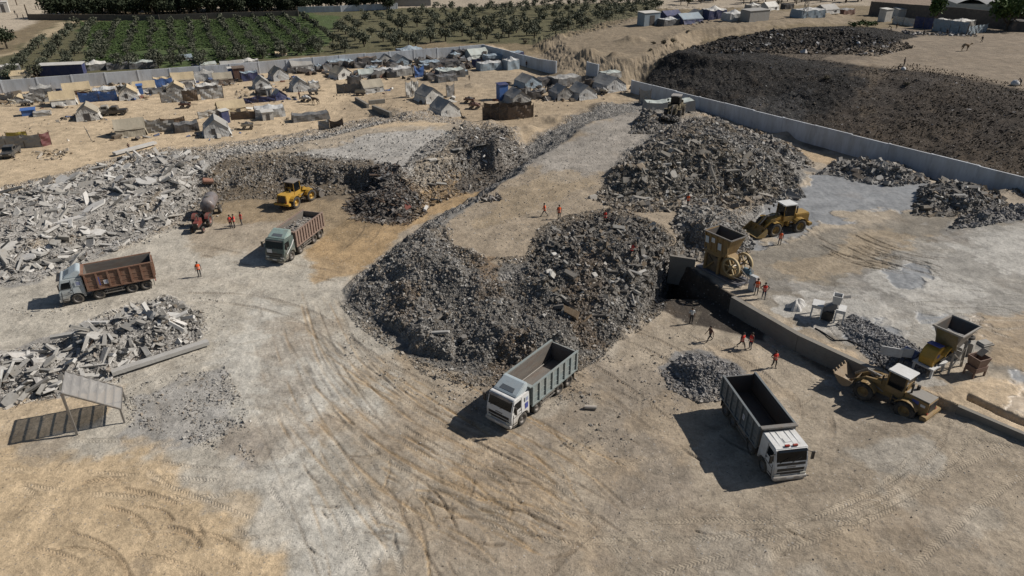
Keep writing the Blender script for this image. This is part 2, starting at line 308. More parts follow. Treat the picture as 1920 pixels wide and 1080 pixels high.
# sand spoil in the camp and the gully
for (a, b, r0, h0) in [(745, 205, 3.5, 1.1), (770, 222, 3, 0.9), (800, 216, 2.2, 0.8), (990, 250, 5, 1.6), (1050, 222, 5, 1.2), (1130, 200, 5, 1.2), (950, 262, 4, 1.2), (890, 158, 2.5, .8), (480, 175, 4, 0.6), (1470, 252, 3, 1.0), (1560, 262, 3, 0.9), (1890, 372, 2.5, 1.2),
                       (1100, 120, 4, 1.5), (1150, 128, 3, 1.2), (1060, 135, 4, 1.2), (1180, 100, 5, 1.5), (980, 98, 5, 1.0), (1010, 92, 4, 1.2), (1045, 84, 4, 1.3)]:
    c = P(a, b, 0.5)
    s = sl(c[0] - r0 * 2, c[0] + r0 * 2, c[1] - r0 * 2, c[1] + r0 * 2)
    X, Y = warp(GX[s], GY[s], 0.8, 3, 50)
    Z[s] += h0 * np.exp(-((X - c[0]) ** 2 + (Y - c[1]) ** 2) / (r0 * 0.6) ** 2)
c = P(930, 290, 2); s = sl(c[0] - 9, c[0] + 9, c[1] - 12, c[1] + 12)
for _ in range(14):
    q = np.pad(Z[s], 1, mode='edge'); q = (q[:-2, 1:-1] + q[2:, 1:-1] + q[1:-1, :-2] + q[1:-1, 2:] + q[1:-1, 1:-1]) / 5
    edge = np.minimum(np.minimum(GX[s] - GX[s].min(), GX[s].max() - GX[s]), np.minimum(GY[s] - GY[s].min(), GY[s].max() - GY[s])); k_ = np.clip(edge / 1.5, 0, 1)
    Z[s] = Z[s] * (1 - k_) + q * k_
# trench below the crusher and along the retaining wall
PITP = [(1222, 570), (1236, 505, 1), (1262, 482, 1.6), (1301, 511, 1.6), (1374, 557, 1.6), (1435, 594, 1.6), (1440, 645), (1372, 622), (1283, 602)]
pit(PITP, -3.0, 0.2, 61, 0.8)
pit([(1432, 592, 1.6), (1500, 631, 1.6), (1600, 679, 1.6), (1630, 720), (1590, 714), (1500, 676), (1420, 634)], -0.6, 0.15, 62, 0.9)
pit([(1796, 766), (1920, 820), (2100, 900), (2080, 912), (1900, 830), (1790, 778)], 0.45, 0.12, 63, 0.5)

u0 = P(1655, 704, 0); ua = R(-56)
uu = (GX - u0[0]) * math.cos(ua) + (GY - u0[1]) * math.sin(ua); vv = (GX - u0[0]) * math.sin(ua) - (GY - u0[1]) * math.cos(ua)
ramp = 1.05 * sstep(0.5, 8, uu) * (1 - sstep(1.5, 9, -vv)) * (GY < 60) * (GX < 60)
Z = np.where((GY < 60) & (Z < 1.4), np.maximum(Z, ramp), Z)
paint([(1215, 572), (1232, 500, 1), (1258, 476, 1.6), (1303, 505, 1.6), (1376, 551, 1.6), (1440, 590, 1.6), (1440, 645), (1372, 626), (1283, 606)], (0.045, 0.038, 0.032), 0.5, 0.35, 3, 0.97)  # shade under crusher and cliff painted into the ground colour, near black
paint([(1435, 594, 1.6), (1600, 679, 1.6), (1630, 722), (1590, 716), (1440, 642)], (0.11, 0.085, 0.06), 0.6, 0.6, 3, 0.8)  # wall's shadow along the trench deepened by darker ground colour
# --- unevenness
for k, (a, b, c_) in enumerate([(1330, 150, (0.05, 0.045, 0.04)), (1420, 190, (0.10, 0.10, 0.10)), (1560, 220, (0.075, 0.058, 0.042)), (1500, 160, (0.045, 0.038, 0.032)), (1700, 240, (0.085, 0.065, 0.045)), (1800, 200, (0.07, 0.055, 0.04)), (1880, 280, (0.09, 0.068, 0.046)), (1640, 190, (0.05, 0.045, 0.042)), (1390, 215, (0.12, 0.12, 0.12))]):
    q = P(a, b, 3); paint([(q[0] + 9 * math.cos(t), q[1] + 5 * math.sin(t)) for t in np.linspace(0, 6.28, 9)[:-1]], c_, 3, 5, 5, 0.32, seed=90 + k, world_xy=True)
tipm = np.clip(1 - np.abs(CR.mean(-1)) / 0.09, 0, 1) * (GX > 25) * (GY > 80)
Z += tipm * (0.45 * fbm(GX, GY, 9, 4, 83) + 0.15 * fbm(GX, GY, 2.5, 3, 84))
Z += np.clip(RUB, 0, 1) * (0.42 * fbm(GX, GY, 5.0, 3, 78) + 0.22 * fbm(GX, GY, 2.4, 2, 79)) * (np.hypot(GX, GY) < 100)
Z += ROUGH * (fbm(GX, GY, 1.6, 4, 71) + 0.7 * fbm(GX, GY, 0.55, 2, 72))
Z += 0.012 * fbm(GX, GY, 0.35, 2, 75) + 0.02 * fbm(GX, GY, 0.9, 3, 73) + 0.03 * fbm(GX, GY, 4, 3, 74)

# --- wheel ruts and tyre tracks: real grooves, with a tread pattern that runs along each band
TU = np.zeros(Z.shape); TV = np.zeros(Z.shape); TM = np.zeros(Z.shape)
def smooth_line(pts, step=0.35):
    p = np.array(pts, float)
    for _ in range(3):
        q = np.empty((len(p) * 2, 2)); q[0::2][:-1] = 0; out = [p[0]]
        for i in range(len(p) - 1):
            out += [p[i] * 0.75 + p[i + 1] * 0.25, p[i] * 0.25 + p[i + 1] * 0.75]
        out.append(p[-1]); p = np.array(out)
    return p
def track(pts, width=0.55, depth=0.05, tread=1.0, tint=None, kt=0.35, shoulder=0.6):
    p = smooth_line(pts); acc = 0.0
    seed = int(abs(p[0, 0] * 13 + p[0, 1] * 7)) % 50
    nseg = len(p) - 1
    for i in range(nseg):
        a, b = p[i], p[i + 1]
        e = b - a; L = float(np.hypot(*e))
        if L < 1e-6: continue
        m = width * 1.3
        s = sl(min(a[0], b[0]) - m, max(a[0], b[0]) + m, min(a[1], b[1]) - m, max(a[1], b[1]) + m)
        X, Y = GX[s] - a[0], GY[s] - a[1]
        if X.size == 0: acc += L; continue
        u = (X * e[0] + Y * e[1]) / L; v = (X * -e[1] + Y * e[0]) / L
        on = (u >= 0) & (u < L) & (np.abs(v) < m)
        if on.any():
            k = np.abs(v) / (width * 0.5)
            ends = min(1.0, (i + 1) / 4, (nseg - i) / 4)
            brk = np.clip(0.65 + 0.8 * fbm(GX[s], GY[s], 2.5, 2, seed), 0, 1.2) * ends
            g = np.where(k < 1, -depth * (1 - k ** 4), shoulder * depth * np.exp(-((k - 1.25) / 0.25) ** 2)) * brk
            Z[s] += np.where(on, g, 0)
            w = np.where(on, np.clip((1.1 - k) * 4, 0, 1), 0) * np.clip(brk, 0, 1)
            better = w > TM[s]
            TU[s] = np.where(better, acc + u, TU[s]); TV[s] = np.where(better, v / width, TV[s])
            TM[s] = np.where(better, w * tread, TM[s])
            if tint is not None:
                CR[s] = CR[s] * (1 - kt * w[..., None]) + np.array(tint) * kt * w[..., None]
        acc += L
def W(*pts): return [P(a, b, 0) for a, b in pts]
def pair(pts, gap=2.0, **k):
    p = np.array(pts); t = np.gradient(p, axis=0); n = np.stack([-t[:, 1], t[:, 0]], 1); n /= np.linalg.norm(n, axis=1)[:, None]
    for sgn in (-0.5, 0.5): track(p + n * gap * sgn, **{**k, 'depth': k.get('depth', .05) * 0.75, 'tread': 0.35})
LT = (0.36, 0.31, 0.24); DK = (0.15, 0.115, 0.08)
FLOW = [W((610, 560), (650, 680), (740, 770), (860, 840), (980, 900), (1070, 960)),
        W((560, 600), (620, 740), (720, 840), (850, 910), (1010, 985)),
        W((500, 640), (560, 780), (640, 900), (700, 1000), (720, 1090)),
        W((640, 620), (720, 690), (830, 750), (930, 800), (1040, 860), (1110, 940))]
for i, fl in enumerate(FLOW):
    for k in range((28, 24, 10, 26)[i]):
        p = np.array(fl) + rng.normal(0, 1.9, 2) + rng.normal(0, 0.3, (len(fl), 2))
        a = rng.integers(0, len(p) - 2); b = min(len(p), a + rng.integers(2, 4) + 1)
        if b - a >= 3:
            track(p[a:b], rng.uniform(0.14, 0.26), rng.uniform(0.02, 0.055), 0.0, (DK, OCHRE)[k % 2], 0.4, 0.5)
pair(FLOW[0], 2.0, width=0.5, depth=0.045, tint=LT)
pair(FLOW[1], 2.0, width=0.55, depth=0.05, tint=LT)
pair(FLOW[2], 2.1, width=0.5, depth=0.035, tint=(0.40, 0.37, 0.32))
pair(W((420, 740), (500, 860), (600, 1000), (660, 1100)), 2.0, width=0.5, depth=0.04, tint=(0.40, 0.37, 0.32))
for pl in [W((720, 958), (860, 960), (960, 960), (1120, 975), (1300, 985)), W((760, 920), (900, 985), (1010, 1010), (1180, 1040)),
           W((640, 925), (780, 900), (900, 930), (1040, 990)),
           W((1220, 1090), (1400, 1045), (1560, 1000), (1680, 940), (1750, 880), (1765, 830), (1735, 790)), W((1300, 1090), (1480, 1050), (1620, 1000), (1740, 930), (1800, 860), (1795, 800)),
           W((1130, 985), (1300, 975), (1460, 1000), (1600, 965), (1690, 910), (1720, 850)), W((1080, 1010), (1240, 1020), (1420, 1020), (1560, 980), (1700, 900), (1780, 800)),
           W((1400, 1035), (1600, 1000), (1780, 900), (1930, 830)), W((1700, 1090), (1800, 990), (1880, 930), (1960, 870)),
           W((0, 882), (150, 886), (260, 895), (420, 905)), W((0, 904), (130, 925), (300, 938), (450, 932)), W((260, 868), (300, 910), (380, 940), (480, 980)), W((40, 915), (80, 940), (100, 980)),
           W((1380, 1000), (1480, 1010), (1600, 1000)), W((1540, 870), (1640, 900), (1720, 880), (1790, 840), (1930, 870))]:
    track(pl, 0.55, 0.03, 0.4, LT, 0.2, 0.35)
for pl in [W((380, 470), (520, 500), (640, 520)), W((330, 560), (470, 560), (600, 600), (700, 700)), W((640, 430), (740, 400), (820, 365), (890, 335)), W((660, 440), (770, 405), (860, 362)),
           W((1090, 690), (1170, 740), (1240, 800)), W((1180, 600), (1290, 640), (1400, 690), (1470, 760)), W((1150, 620), (1260, 660), (1400, 760)), W((640, 600), (720, 660), (840, 720), (900, 740)),
           W((1500, 720), (1540, 790), (1520, 860)), W((620, 420), (655, 400), (690, 405), (700, 430), (660, 470), (620, 490))]:
    pair(pl, 2.0, width=0.45, depth=0.05, tint=DK, kt=0.3)
for k in range(60):      # faint criss-cross traces of single tyres over the whole yard
    c = (rng.uniform(-26, 30), rng.uniform(26, 62)); r_ = rng.uniform(6, 30); t0 = rng.uniform(0, 6.28); dt_ = rng.uniform(4, 13) / r_
    pl = [(c[0] + r_ * (math.cos(t0 + dt_ * q) - math.cos(t0)), c[1] + r_ * (math.sin(t0 + dt_ * q) - math.sin(t0))) for q in np.linspace(0, 1, 6)]
    track(pl, rng.uniform(0.3, 0.5), rng.uniform(0.012, 0.03), 0.3, (LT, DK)[k % 2], 0.18, 0.4)
for k in range(60):
    a, b = rng.uniform(560, 1500), rng.uniform(660, 1060); q = P(a, b, 0); an = rng.normal(-0.75, 0.35); l_ = rng.uniform(0.6, 3)
    track([q, q + l_ * 0.5 * np.array([math.cos(an), math.sin(an)]), q + l_ * np.array([math.cos(an + .15), math.sin(an + .15)])], rng.uniform(0.15, 0.3), rng.uniform(0.03, 0.09), 0, DK, 0.4, 0.9)
for k in range(16):
    a, b = rng.uniform(-40, 330), rng.uniform(870, 1060); q = P(a, b, 0); an = rng.normal(-0.1, 0.25); l_ = rng.uniform(3, 9)
    track([q, q + l_ * 0.35 * np.array([math.cos(an), math.sin(an)]), q + l_ * 0.7 * np.array([math.cos(an - .12), math.sin(an - .12)]), q + l_ * np.array([math.cos(an - .3), math.sin(an - .3)])], rng.uniform(0.2, 0.5), rng.uniform(0.02, 0.06), 0.35, (0.30, 0.22, 0.14), 0.3, 0.8)
for k in range(46):
    a, b = rng.uniform(700, 1000), rng.uniform(860, 1000); q = P(a, b, 0); an = rng.normal(-0.62, 0.3) if k % 3 else rng.normal(-1.25, 0.2); l_ = rng.uniform(1.2, 5)
    track([q, q + l_ * 0.4 * np.array([math.cos(an + .12), math.sin(an + .12)]), q + l_ * np.array([math.cos(an - .08), math.sin(an - .08)])], rng.uniform(0.14, 0.26), rng.uniform(0.03, 0.08), 0.0, ((0.33, 0.235, 0.13), (0.13, 0.095, 0.06))[k % 2], 0.5, 0.8)
def WP(*pts): return [P(a, b, 1.6) for a, b in pts]
for k in range(26):
    a, b = rng.uniform(1520, 1640), rng.uniform(435, 480)
    pl = np.array(WP((a, b), (a + 40, b + 20), (a + 90, b + 30 + rng.uniform(-6, 10)), (a + 150, b + 40 + rng.uniform(-10, 20))))
    track(pl, rng.uniform(0.15, 0.4), rng.uniform(0.04, 0.11), 0.4, DK, 0.25)
for k in range(14):
    a, b = rng.uniform(1640, 1900), rng.uniform(540, 620)
    track(WP((a, b), (a + 60, b + rng.uniform(-18, 10)), (a + 140, b + rng.uniform(-20, 26))), 0.4, 0.03, 0.6, (0.36, 0.34, 0.30), 0.3)

WET *= 1 - np.clip(RUB * 3, 0, 1)
# ------------------------------------------------------------------ reading the terrain back
def ground(x, y):
    i = np.clip(np.searchsorted(XS, x) - 1, 0, NX - 2); j = np.clip(np.searchsorted(YS, y) - 1, 0, NY - 2)
    fx = (x - XS[i]) / (XS[i + 1] - XS[i]); fy = (y - YS[j]) / (YS[j + 1] - YS[j])
    return (Z[j, i] * (1 - fx) + Z[j, i + 1] * fx) * (1 - fy) + (Z[j + 1, i] * (1 - fx) + Z[j + 1, i + 1] * fx) * fy
def field(A, x, y):
    i = np.clip(np.searchsorted(XS, x) - 1, 0, NX - 2); j = np.clip(np.searchsorted(YS, y) - 1, 0, NY - 2)
    return A[j, i]
_ts = np.concatenate([np.arange(20, 120, 0.1), np.arange(120, 700, 0.4)])
def at(px, py):
    d = ray(px, py)
    p = np.array([0, 0, CAM_H])[None, :] + d[None, :] * _ts[:, None]
    below = p[:, 2] < ground(p[:, 0], p[:, 1])
    k = int(np.argmax(below))
    q = p[k]
    return Vector((q[0], q[1], float(ground(q[0], q[1]))))
def gz(x, y): return float(ground(np.float64(x), np.float64(y)))

# ------------------------------------------------------------------ materials
def new_mat(name):
    m = bpy.data.materials.new(name); m.use_nodes = True
    nt = m.node_tree
    return m, nt.nodes, nt.links, nt.nodes["Principled BSDF"]
def _mix(n, l, a, b, fac, mode='MIX'):
    x = n.new("ShaderNodeMix"); x.data_type = 'RGBA'; x.blend_type = mode
    for sock, v in ((x.inputs[6], a), (x.inputs[7], b), (x.inputs[0], fac)):
        if hasattr(v, 'is_linked'): l.new(v, sock)
        elif isinstance(v, (int, float)): sock.default_value = v
        else: sock.default_value = (*v, 1)
    return x.outputs[2]
def _noise(n, l, scale, detail=4, rough=0.55, coord=None):
    t = n.new("ShaderNodeTexNoise"); t.inputs["Scale"].default_value = scale
    t.inputs["Detail"].default_value = detail; t.inputs["Roughness"].default_value = rough
    if coord is not None: l.new(coord, t.inputs["Vector"])
    return t.outputs["Fac"]
def _ramp(n, l, v, a, b, lo=0.0, hi=1.0):
    r = n.new("ShaderNodeMapRange"); r.inputs[1].default_value = a; r.inputs[2].default_value = b
    r.inputs[3].default_value = lo; r.inputs[4].default_value = hi
    l.new(v, r.inputs[0]); return r.outputs[0]
def _math(n, l, op, a, b=0.0, c=0.0):
    m = n.new("ShaderNodeMath"); m.operation = op
    for i, v in enumerate((a, b, c)):
        if hasattr(v, 'is_linked'): l.new(v, m.inputs[i])
        else: m.inputs[i].default_value = v
    return m.outputs[0]
_mats = {}
def mat(name, col, rough=0.6, metal=0.0, dirt=0.35, dirtcol=(0.24, 0.20, 0.155), scale=1.3, bump=0.0, bscale=8, stretch=None, rust=0.0, spec=0.4, low=0.0):
    if name in _mats: return _mats[name]
    m, n, l, b = new_mat(name)
    tc = n.new("ShaderNodeTexCoord"); co = tc.outputs["Object"]
    if stretch:
        mp = n.new("ShaderNodeMapping"); mp.inputs["Scale"].default_value = stretch; l.new(co, mp.inputs["Vector"]); co = mp.outputs[0]
    oi = n.new("ShaderNodeObjectInfo")
    f = _noise(n, l, scale, 7, 0.65, co)
    c = _mix(n, l, col, dirtcol, _ramp(n, l, f, 0.38, 0.72, 0, dirt))
    f2 = _noise(n, l, scale * 5, 5, 0.6, co)
    c = _mix(n, l, c, tuple(x * 0.45 for x in col), _ramp(n, l, f2, 0.52, 0.8, 0, min(0.5, dirt)))
    if rust:
        f3 = _noise(n, l, scale * 2.2, 8, 0.7, co)
        c = _mix(n, l, c, (0.13, 0.055, 0.025), _ramp(n, l, f3, 0.5, 0.66, 0, rust))
    if low:
        sz = n.new("ShaderNodeSeparateXYZ"); l.new(tc.outputs["Object"], sz.inputs[0])
        zz = _math(n, l, 'ADD', sz.outputs[2], _math(n, l, 'MULTIPLY', f, -0.8))
        c = _mix(n, l, c, (0.30, 0.25, 0.19), _ramp(n, l, zz, 1.1, 0.0, 0, low))
    l.new(c, b.inputs["Base Color"])
    b.inputs["Roughness"].default_value = rough; b.inputs["Metallic"].default_value = metal
    b.inputs["Specular IOR Level"].default_value = spec
    if bump:
        bp = n.new("ShaderNodeBump"); bp.inputs["Strength"].default_value = bump; bp.inputs["Distance"].default_value = 0.08
        l.new(_noise(n, l, bscale, 5, 0.6, co), bp.inputs["Height"]); l.new(bp.outputs[0], b.inputs["Normal"])
    _mats[name] = m
    return m
def glass(name="dark_glass", col=(0.006, 0.008, 0.010)):
    if name in _mats: return _mats[name]
    m, n, l, b = new_mat(name)
    b.inputs["Base Color"].default_value = (*col, 1); b.inputs["Roughness"].default_value = 0.08
    b.inputs["Specular IOR Level"].default_value = 0.3
    _mats[name] = m; return m
def cloth(name, col, dirt=0.35, dirtcol=(0.25, 0.20, 0.15), fold=0.5, gloss=0.7):
    if name in _mats: return _mats[name]
    m, n, l, b = new_mat(name)
    tc = n.new("ShaderNodeTexCoord"); co = tc.outputs["Object"]
    oi = n.new("ShaderNodeObjectInfo")
    ad = n.new("ShaderNodeVectorMath"); l.new(co, ad.inputs[0])
    cx = n.new("ShaderNodeCombineXYZ"); l.new(_math(n, l, 'MULTIPLY', oi.outputs["Random"], 50), cx.inputs[0]); l.new(cx.outputs[0], ad.inputs[1]); co = ad.outputs[0]
    c = _mix(n, l, col, dirtcol, _ramp(n, l, _noise(n, l, 0.8, 6, 0.65, co), 0.42, 0.75, 0, dirt))
    c = _mix(n, l, c, tuple(x * 0.5 for x in col), _ramp(n, l, _noise(n, l, 3.0, 5, 0.6, co), 0.55, 0.8, 0, dirt))
    l.new(c, b.inputs["Base Color"]); b.inputs["Roughness"].default_value = gloss
    mp = n.new("ShaderNodeMapping"); mp.inputs["Scale"].default_value = (1.5, 1.5, 0.7); l.new(co, mp.inputs["Vector"])
    bp = n.new("ShaderNodeBump"); bp.inputs["Strength"].default_value = fold * 0.4; bp.inputs["Distance"].default_value = 0.22
    l.new(_noise(n, l, 1.4, 4, 0.55, mp.outputs[0]), bp.inputs["Height"]); l.new(bp.outputs[0], b.inputs["Normal"])
    _mats[name] = m; return m

def ground_material():
    m, n, l, b = new_mat("ground_dirt")
    def attr(a):
        x = n.new("ShaderNodeAttribute"); x.attribute_name = a; return x
    co = n.new("ShaderNodeTexCoord").outputs["Object"]
    col = attr("Col").outputs["Color"]; rub = attr("rub").outputs["Fac"]; wet = attr("wet").outputs["Fac"]
    tu, tv, tm = attr("tu").outputs["Fac"], attr("tv").outputs["Fac"], attr("tm").outputs["Fac"]
    n1 = _noise(n, l, 0.55, 9, 0.62, co); n2 = _noise(n, l, 3.5, 7, 0.65, co); n3 = _noise(n, l, 0.09, 6, 0.6, co); n4 = _noise(n, l, 11.0, 5, 0.7, co)
    v = _math(n, l, 'MULTIPLY', _ramp(n, l, n1, 0.3, 0.7, 0.72, 1.28), _ramp(n, l, n2, 0.3, 0.7, 0.80, 1.20))
    v = _math(n, l, 'MULTIPLY', v, _ramp(n, l, n3, 0.3, 0.7, 0.88, 1.12))
    v = _math(n, l, 'MULTIPLY', v, _ramp(n, l, n4, 0.3, 0.7, 0.82, 1.18))
    g = n.new("ShaderNodeCombineColor")
    for i in range(3): l.new(v, g.inputs[i])
    c = _mix(n, l, col, g.outputs[0], 1.0, 'MULTIPLY')
    # short dark scratches and pale dust in two directions
    for (sx, sy, rz_, colr, th) in ((0.35, 3.0, 0.7, (0.13, 0.10, 0.075), 0.62), (0.3, 2.6, -0.5, (0.42, 0.39, 0.34), 0.63)):
        mp = n.new('ShaderNodeMapping'); mp.inputs['Scale'].default_value = (sx, sy, 1); mp.inputs['Rotation'].default_value = (0, 0, rz_); l.new(co, mp.inputs['Vector'])
        c = _mix(n, l, c, colr, _ramp(n, l, _noise(n, l, 1.6, 6, 0.7, mp.outputs[0]), th, th + 0.06, 0, 0.32))
    # warm / grey drift
    c = _mix(n, l, c, (0.30, 0.21, 0.12), _ramp(n, l, _noise(n, l, 0.23, 6, 0.6, co), 0.55, 0.78, 0, 0.15))
    # stones: two sizes of cells with their own grey
    for sc, amt, pale in ((6.5, 0.75, 0.42), (2.6, 0.55, 0.40)):
        vo = n.new("ShaderNodeTexVoronoi"); vo.inputs["Scale"].default_value = sc; l.new(co, vo.inputs["Vector"])
        se = n.new("ShaderNodeSeparateColor"); l.new(vo.outputs["Color"], se.inputs[0])
        st = _mix(n, l, (0.07, 0.066, 0.06), (pale, pale * 0.97, pale * 0.92), _math(n, l, 'POWER', se.outputs[0], 1.6))
        on = _math(n, l, 'MULTIPLY', _ramp(n, l, se.outputs[1], 0.45, 0.5), _math(n, l, 'MULTIPLY', rub, amt))
        c = _mix(n, l, c, st, on)
    # sparse pale and dark grit everywhere
    vo = n.new("ShaderNodeTexVoronoi"); vo.inputs["Scale"].default_value = 4.0; l.new(co, vo.inputs["Vector"])
    se = n.new("ShaderNodeSeparateColor"); l.new(vo.outputs["Color"], se.inputs[0])
    near = _ramp(n, l, vo.outputs["Distance"], 0.30, 0.22)
    grit = _math(n, l, 'MULTIPLY', near, _ramp(n, l, se.outputs[0], 0.72, 0.74, 0, 0.6))
    c = _mix(n, l, c, _mix(n, l, (0.08, 0.07, 0.06), (0.42, 0.40, 0.37), se.outputs[2]), grit)
    l.new(c, b.inputs["Base Color"])
    rr = _math(n, l, 'SUBTRACT', 0.95, _math(n, l, 'MULTIPLY', wet, 0.48))
    l.new(rr, b.inputs["Roughness"]); l.new(_math(n, l, 'MULTIPLY_ADD', wet, 0.35, 0.25), b.inputs["Specular IOR Level"])
    # relief
    tread = _math(n, l, 'SINE', _math(n, l, 'MULTIPLY', _math(n, l, 'ADD', tu, _math(n, l, 'MULTIPLY', _math(n, l, 'ABSOLUTE', tv), 0.45)), 6.2832 / 0.24))
    tread = _math(n, l, 'MULTIPLY', _math(n, l, 'MULTIPLY', tread, tm), 0.035)
    dry = _math(n, l, 'SUBTRACT', 1.0, _math(n, l, 'MULTIPLY', wet, 0.9))
    h = _math(n, l, 'ADD', _math(n, l, 'MULTIPLY', n2, 0.09), _math(n, l, 'ADD', _math(n, l, 'MULTIPLY', n1, 0.24), _math(n, l, 'MULTIPLY', n4, 0.05)))
    vb = n.new("ShaderNodeTexVoronoi"); vb.inputs["Scale"].default_value = 4.5; l.new(co, vb.inputs["Vector"])
    h = _math(n, l, 'ADD', h, _math(n, l, 'MULTIPLY', _math(n, l, 'MULTIPLY', vb.outputs["Distance"], rub), -0.28))
    h = _math(n, l, 'ADD', _math(n, l, 'MULTIPLY', h, dry), tread)
    bp = n.new("ShaderNodeBump"); bp.inputs["Strength"].default_value = 0.8; bp.inputs["Distance"].default_value = 1.0
    l.new(h, bp.inputs["Height"]); l.new(bp.outputs[0], b.inputs["Normal"])
    return m

def mesh_np(name, verts, quads, mats, attrs=None, tris=None, smooth=False, midx=None):
    me = bpy.data.meshes.new(name)
    verts = np.asarray(verts, np.float32)
    nq = 0 if quads is None else len(quads); nt = 0 if tris is None else len(tris)
    me.vertices.add(len(verts)); me.vertices.foreach_set("co", verts.ravel())
    loops = []
    if nq: loops.append(np.asarray(quads, np.int32).ravel())
    if nt: loops.append(np.asarray(tris, np.int32).ravel())
    loops = np.concatenate(loops)
    me.loops.add(len(loops)); me.loops.foreach_set("vertex_index", loops)
    st = np.concatenate([np.arange(nq) * 4, nq * 4 + np.arange(nt) * 3]).astype(np.int32)
    me.polygons.add(nq + nt); me.polygons.foreach_set("loop_start", st)
    me.polygons.foreach_set("use_smooth", np.full(nq + nt, smooth))
    if midx is not None: me.polygons.foreach_set("material_index", np.asarray(midx, np.int32))
    for m in (mats if isinstance(mats, (list, tuple)) else [mats]): me.materials.append(m)
    for k, a in (attrs or {}).items():
        if a.ndim == 2:
            at_ = me.attributes.new(k, 'FLOAT_COLOR', 'POINT')
            at_.data.foreach_set("color", np.concatenate([a, np.ones((len(a), 1))], 1).astype(np.float32).ravel())
        else:
            at_ = me.attributes.new(k, 'FLOAT', 'POINT'); at_.data.foreach_set("value", a.astype(np.float32).ravel())
    me.update(calc_edges=True); me.validate()
    return me
def link(name, me, parent=None):
    o = bpy.data.objects.new(name, me); COL.objects.link(o)
    if parent is not None: o.parent = parent
    return o
def tag(o, label=None, cat=None, group=None, kind=None):
    if label: o["label"] = label
    if cat: o["category"] = cat
    if group: o["group"] = group
    if kind or cat: o["kind"] = kind or "thing"
    return o
def thing(name, label, cat, loc=(0, 0, 0), rz=0.0, group=None, rx=0.0, ry=0.0):
    o = bpy.data.objects.new(name, None); COL.objects.link(o)
    o.empty_display_size = 0.3
    o.location = loc; o.rotation_euler = (rx, ry, rz)
    return tag(o, label, cat, group)

idx = np.arange(NX * NY).reshape(NY, NX)
quads = np.stack([idx[:-1, :-1], idx[:-1, 1:], idx[1:, 1:], idx[1:, :-1]], -1).reshape(-1, 4)
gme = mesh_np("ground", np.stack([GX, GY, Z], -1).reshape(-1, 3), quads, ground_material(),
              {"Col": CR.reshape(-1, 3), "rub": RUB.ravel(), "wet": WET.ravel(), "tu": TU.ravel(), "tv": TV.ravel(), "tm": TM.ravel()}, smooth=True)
tag(link("ground", gme), kind="structure")

# ------------------------------------------------------------------ loose stones
def rot_mats(N, tilt=1.0):
    a = rng.uniform(0, 2 * np.pi, N); ax = rng.normal(0, tilt, N); ay = rng.normal(0, tilt, N)
    ca, sa = np.cos(a), np.sin(a); z = np.zeros(N); o = np.ones(N)
    A = np.stack([np.stack([ca, -sa, z], -1), np.stack([sa, ca, z], -1), np.stack([z, z, o], -1)], 1)
    cx, sx = np.cos(ax), np.sin(ax); B = np.stack([np.stack([o, z, z], -1), np.stack([z, cx, -sx], -1), np.stack([z, sx, cx], -1)], 1)
    cy, sy = np.cos(ay), np.sin(ay); C = np.stack([np.stack([cy, z, sy], -1), np.stack([z, o, z], -1), np.stack([-sy, z, cy], -1)], 1)
    return A @ B @ C
CUBE = np.array([(-1, -1, -1), (1, -1, -1), (1, 1, -1), (-1, 1, -1), (-1, -1, 1), (1, -1, 1), (1, 1, 1), (-1, 1, 1)], float) * 0.5
CQ = np.array([(0, 3, 2, 1), (4, 5, 6, 7), (0, 1, 5, 4), (1, 2, 6, 5), (2, 3, 7, 6), (3, 0, 4, 7)])
def stone_material(name, rough=0.95):
    m, n, l, b = new_mat(name)
    a = n.new("ShaderNodeAttribute"); a.attribute_name = "Col"
    co = n.new("ShaderNodeTexCoord").outputs["Object"]
    c = _mix(n, l, a.outputs["Color"], (0.24, 0.20, 0.155), _ramp(n, l, _noise(n, l, 3.0, 5, 0.65, co), 0.45, 0.75, 0, 0.45))
    l.new(c, b.inputs["Base Color"]); b.inputs["Roughness"].default_value = rough; b.inputs["Specular IOR Level"].default_value = 0.2
    bp = n.new("ShaderNodeBump"); bp.inputs["Strength"].default_value = 0.5; bp.inputs["Distance"].default_value = 0.05
    l.new(_noise(n, l, 9, 4, 0.6, co), bp.inputs["Height"]); l.new(bp.outputs[0], b.inputs["Normal"])
    return m
STONE = stone_material("broken_concrete")
RUBBISH = stone_material("burnt_rubbish", 0.8)
PAL_GREY = [((0.23, 0.225, 0.215), 5), ((0.15, 0.147, 0.14), 3), ((0.32, 0.315, 0.30), 2), ((0.21, 0.17, 0.13), 2), ((0.48, 0.47, 0.45), 0.35)]
PAL_PALE = [((0.33, 0.325, 0.31), 5), ((0.23, 0.225, 0.215), 3), ((0.46, 0.45, 0.43), 2), ((0.19, 0.16, 0.13), 1)]
PAL_DARK = [((0.07, 0.07, 0.069), 5), ((0.13, 0.128, 0.123), 4), ((0.215, 0.214, 0.21), 3), ((0.11, 0.08, 0.05), 2), ((0.55, 0.55, 0.53), 0.6)]
PAL_GRAVEL = [((0.19, 0.193, 0.20), 5), ((0.12, 0.122, 0.128), 3), ((0.29, 0.29, 0.295), 3)]
PAL_CHAR = [((0.014, 0.0135, 0.0135), 8), ((0.03, 0.027, 0.024), 5), ((0.055, 0.043, 0.032), 2.5), ((0.09, 0.09, 0.095), 0.8), ((0.45, 0.45, 0.46), 0.28), ((0.10, 0.13, 0.20), 0.2)]
